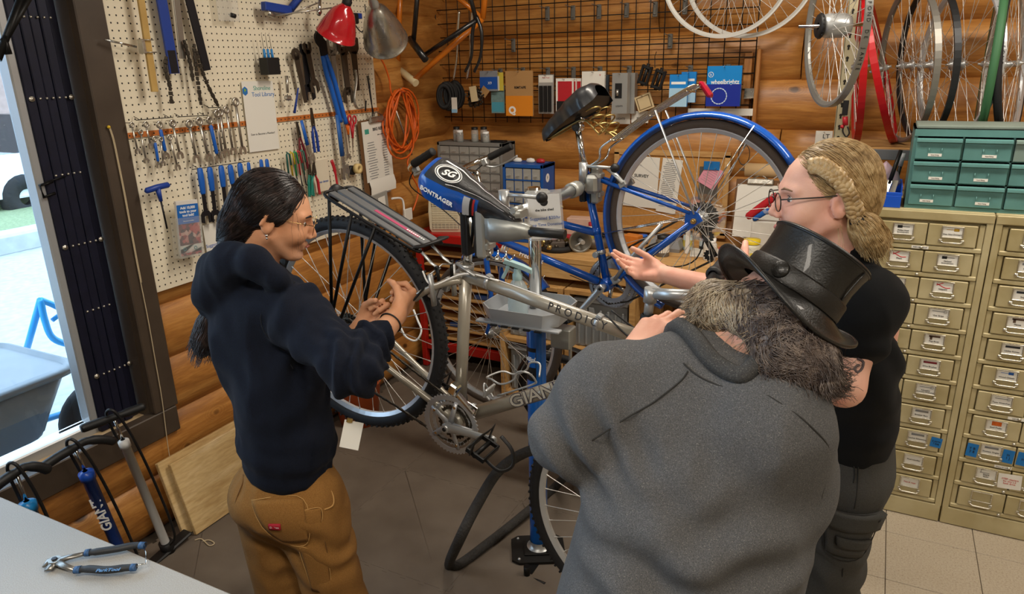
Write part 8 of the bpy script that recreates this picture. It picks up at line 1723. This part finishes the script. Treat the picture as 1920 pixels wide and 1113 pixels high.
M_wr = mat('rim_white', 'd9d8d2', .35, .3); M_gr = mat('rim_grey', '9a9a96', .35, .7); M_rr = mat('rim_red', 'b5161c', .3, .1); M_grn = mat('tyre_green', '3c6b45', .6)
ZS = 1.438
def rim_words(t, R):
    for k, c_ in enumerate('FOND DE JANTE   FOND DE JANTE'):
        a = pi*.62+k*.062
        if c_ != ' ': text(c_, .017, M_ink, t, basis((R*cos(a)*1.002, R*sin(a)*1.002, 0), (-sin(a), cos(a), 0), (0, 0, 1), (cos(a), sin(a), 0)), 'rim_lettering')
for (cx, lab, Yw) in ((1362, 'white rimmed wheel hung flat high on the back wall, in front of its twin', -.16), (1408, 'white rimmed wheel hung flat high on the back wall, behind its twin', -.10)):
    c_ = py_(cx, -58, Yw); t = thing('bare_wheel', lab, 'wheel', basis(c_, (1, 0, 0), (0, 0, 1), (0, -1, 0))); wheel(t, Vector((0, 0, 0)), .31, .03, 36, None, M_wr, 0, M=Matrix.Identity(4), tyre=False)
t = shelf_wheel('silver rimmed wheel with a large hub gear hung beside the slotted upright', 1566, 48, -.95, .34, .285, M_gr, None, 0, 36, 1); 
MB().lathe([(.0001, -.05), (.035, -.05), (.042, -.03), (.042, .03), (.035, .05), (.0001, .05)], 26).build('hub_gear', M_alloy, t); gear_mb(.045, 20, .004, .02, Matrix.Translation((0, 0, -.055))).build('sprocket', M_blkst, t); MB().lathe([(.012, -.06), (.04, -.062), (.044, -.056), (.044, -.05)], 24).build('dust_cover', M_blkp, t); MB().cyl((0, 0, -.13), (0, 0, .10), .006, 8).build('axle', M_chrome, t); rim_words(t, .285)
for lab, cx, half, lean, sgn, mr, ty_, rw, cy_ in (('red rimmed wheel standing upright on the shelf beside the slotted post', 1611, .05, -.07, 1, M_rr, None, .027, 128), ('red rimmed wheel leaning to one side on the shelf', 1651, .05, -.29, -1, M_rr, None, .027, 128), ('worn grey rimmed wheel with a loose brake cable on the shelf', 1700, .33, -.06, 1, mat('rim_worn', '8a8780', .4, .6), None, .024, 122), ('bright silver rimmed wheel with printed rim tape on the shelf', 1795, .44, 0, 1, M_rim, None, .026, 116), ('wheel with a dull green tyre standing edge on upon the shelf', 1857, .04, 0, 1, M_gr, M_grn, .024, 118), ('dark tyred wheel with silver rim leaning at the shelf end', 1898, .14, -.12, -1, M_rim, M_tyre, .024, 115), ('dark rimmed wheel standing behind the grey rimmed wheel', 1736, .33, -.06, 1, mat('rim_black', '2a2b2d', .4, .4), None, .024, 118)):
    t = shelf_wheel(lab, cx, cy_, -.39, half, .315, mr, ty_, lean, 32, sgn, rw, zc=ZS+.316*cos(lean)+.005)
    if 'printed' in lab: rim_words(t, .315)
t = thing('lock_keyring', 'red and black cable lock hanging on the slotted upright', 'lock', face(0, 0, 0)); t.matrix_local = Matrix.Translation((2.30, -.612, 1.60)) @ XF; MB().box((0, 0, 0), (.022, .06, .008), b=.002).build('body', M_blkp, t); MB().cyl((.003, -.035, .004), (.008, -.07, .004), .011, 10).ball((-.004, -.075, .006), .008).build('red_barrel', mat('red_vinyl', 'b5232f', .4), t); MB().tube(bez([(.008, -.06, .004), (.0, -.09, .004), (.015, -.115, .004), (.026, -.10, .004), (.016, -.075, .004)], 6), .003, 7).build('cable', M_blkp, t)
t, w_, h_ = card('hand_sign', 'small white hand lettered sign behind the slotted upright', 'sign', 1530, 245, 1562, 277, -.012, M_card, .002); text('LT\n90', .03, M_ink, t, Matrix.Translation((.01, 0, .0012)))
# ================================================================== FLOOR LEVEL
t = thing('orange_bucket', 'orange plastic bucket on the floor by the log wall', 'bucket', (.14, -1.27, .0125)); M_ob = mat('orange_bucket', 'c9602f', .5)
MB().lathe([(.0001, 0), (.10, 0), (.125, .22), (.13, .225), (.13, .235), (.12, .235), (.118, .22), (.095, .006), (.0001, .006)], 30).build('pail', M_ob, t); MB().tube([(.128*cos(a), .03+.0*a, .22+.09*sin(a)) for a in [pi*k/14 for k in range(15)]], .0025, 6).build('bail', M_ws, t)
p = onz(1100, 925, .012); t = thing('white_bucket', 'white plastic bucket on the floor behind the front wheel', 'bucket', (float(p[0])+.03, float(p[1])+.09, .0125)); MB().lathe([(.0001, 0), (.125, 0), (.14, .30), (.148, .305), (.148, .325), (.14, .33), (.135, .33), (.12, .006), (.0001, .006)], 34).build('pail', mat('white_pail', 'c9c8c2', .45), t); MB().lathe([(.149, .25), (.152, .255), (.149, .26)], 34).build('rib', mat('white_pail', 'c9c8c2', .45), t)
# clip card at the hip of the person in navy
Mc = basis(dep(659, 815, 1.92), Vector(_r), Vector(_u), Vector(-_f)) @ Matrix.Rotation(-.2, 4, 'Z'); t = thing('tag_card', 'white tag card on a clip at the hip of the person in navy', 'card', Mc); MB().box((0, 0, 0), (.052, .075, .001)).build('card', M_card, t); MB().box((-.012, .038, .003), (.016, .012, .008), b=.002).build('clip', M_gold, t)
# string from the casing
P = [Vector(onx(x, y, .012)) for x, y in ((204, 238), (212, 262), (222, 310), (232, 360), (243, 420), (256, 490), (264, 530), (278, 600), (292, 680), (304, 750), (314, 830), (321, 875))]; t = thing('hanging_string', 'pale string hanging from a yellow pin on the window casing', 'string', (0, 0, 0)); MB().tube(bez(P, 4), .0016, 6).tube(bez([q+Vector((0, .004, 0)) for q in P[:7]], 4), .0014, 6).build('string', mat('cotton_string', 'cdbb9a', .9), t); MB().ball(P[0], .006).build('pin', mat('yellow_pin', 'd8b32a', .4), t)
tag(MB().tube(bez([onz(x, y, .016) for x, y in ((365, 1012), (378, 1010), (392, 1022), (402, 1018), (392, 1012), (380, 1014))], 6), .0022, 6).build('string_end', mat('cotton_string', 'cdbb9a', .9)), 'loose end of pale string lying on the mat by the plywood', 'string')
# floor pumps in the window corner
def pump(label, base, head, hw, mb_, txt=None, hd=(0, 1, 0), r_=.019, bent=False):
    a = Vector(base); b_ = Vector(head); M = aim(a, b_, (0, 1, 0)); L = (b_-a).length; t = thing('floor_pump', label, 'pump', M); Mi = M.inverted().to_3x3(); h = (Mi @ Vector(hd)).normalized()
    MB().lathe([(r_, .02), (r_, L*.80), (r_*1.2, L*.80), (r_*1.2, L*.84), (.008, L*.85)], 20).build('barrel', mb_, t); MB().cyl((0, 0, L*.84), (0, 0, L), .0055, 10).build('rod', M_chrome, t)
    o = Vector((0, 0, L)); pts = [o-h*hw, o-h*hw*.6, o-h*.02, o+h*.02, o+h*hw*.6, o+h*hw] if not bent else [o-h*hw+Vector((0, 0, -.03)), o-h*hw*.5+Vector((0, 0, -.012)), o, o+h*hw*.3+Vector((0, 0, .006)), o+h*hw*.7+Vector((0, 0, -.01)), o+h*hw+Vector((0, 0, -.035))]
    MB().tube(bez(pts, 4), [.012]+[.0155]*7+[.013]*6+[.0155]*6+[.012], 12).build('handle', M_blkp, t)
    f_ = Mi @ Vector((0, 0, 1)); MB().box((0, 0, .012), (.05, .20, .014), M=None, b=.005).cyl((0, 0, 0), (0, 0, .05), .026, 14).build('foot', M_blkp, t)
    MB().tube(bez([(.02, 0, .04), (.05, .02, .10), (.035, .03, L*.5), (.03, .02, L*.85), (.02, .0, L+.03), (-.02, -.01, L+.01), (-.03, .0, L*.8), (-.02, .01, L*.4)], 7), .005, 8).build('hose', M_blkp, t)
    if txt: text(txt, .045, M_white, t, basis((0, -r_-.001, L*.60) if False else Vector((0, 0, L*.58))+(Mi @ Vector((.75, -.66, 0))).normalized()*(r_+.0008), Vector((0, 0, 1)), (Mi @ Vector((.75, -.66, 0))).normalized().cross(Vector((0, 0, 1))), (Mi @ Vector((.75, -.66, 0))).normalized()), 'lettering', .0005, 'CENTER', .001, 0, 1.0)
    return t
pump('floor pump with a white barrel and long black handle by the window', (.14, -2.46, .012), onx(213, 782, .16), .105, mat('pump_white', 'd5d6d4', .35), None, (.35, 1, .05), .016)
pump('floor pump with a blue barrel lettered GIANT by the window', (.22, -2.66, .012), onx(140, 838, .24), .115, mat('pump_blue', '1b49a8', .3), 'GIANT', (.2, 1, .0), .02, True)
pump('floor pump with a bright blue barrel almost hidden by the counter', (.28, -2.92, .012), onx(30, 885, .30), .08, mat('pump_sky', '1f7fc0', .3), None, (.2, 1, .0), .02, True)
# cable cutter on the counter
CZ_ = .762
def cz(x, y, dz=.0): p = onz(x, y, CZ_+dz); return Vector(p)
t = thing('cable_cutter', 'cable cutter with black and blue handles lying on the grey counter', 'cutter', (0, 0, 0)); M_cs = mat('cutter_steel', '8d8b86', .35, .85)
for nm, pts, m_ in (('upper', [(160, 1036), (180, 1034), (220, 1028), (250, 1022), (272, 1022)], 0), ('lower', [(140, 1068), (165, 1066), (200, 1068), (235, 1064), (255, 1063)], 0)):
    q = [cz(x, y, .012) for x, y in pts]; h = MB().tube(bez(q, 5), [.006]+[.0085]*4+[.0098]*10+[.009]*5+[.0085], 12, flat=(.75, 1)).build('handle', mat('cutter_black', '26282b', .55), t)
    for k in (0, -1): e = q[k]; f_ = q[1] if k == 0 else q[-2]; MB().tube([e, e.lerp(f_, .45)], [.0094, .0098], 12, flat=(.78, 1)).build('blue_sleeve', mat('cutter_blue', '2a4f7a', .5), h)
J = cz(103, 1052, .008); hb_ = MB().cyl(J+Vector((0, 0, -.007)), J+Vector((0, 0, .006)), .013, 20).tube([J, cz(130, 1044, .010), cz(162, 1037, .011)], [.011, .008, .006], 8, flat=(.6, 1)).tube([J, cz(120, 1060, .008), cz(142, 1068, .010)], [.011, .008, .006], 8, flat=(.6, 1)).tube([J, cz(90, 1052, .006), cz(82, 1062, .005)], [.013, .010, .004], 8, flat=(.6, 1)).tube([J, cz(92, 1066, .006), cz(84, 1068, .005)], [.012, .008, .004], 8, flat=(.6, 1)); hb_.build('jaws', M_cs, t); MB().cyl(J+Vector((0, 0, .005)), J+Vector((0, 0, .009)), .006, 6).build('pivot', M_blkst, t)
MB().tube([cz(270, 1024, .014), cz(274, 1036, .014), cz(274, 1056, .012), cz(262, 1058, .012), cz(254, 1062, .012)], .0016, 6).build('lock_wire', M_chrome, t)
pa, pb_ = cz(170, 1070, .0215), cz(238, 1066, .0215); xx = (pb_-pa).normalized(); text('ParkTool', .0135, mat('cutter_print', '4a78a8', .5), t, basis(pa.lerp(pb_, .48), xx, Vector((0, 0, 1)).cross(xx), Vector((0, 0, 1))), 'lettering', .0003, 'CENTER', .0004)
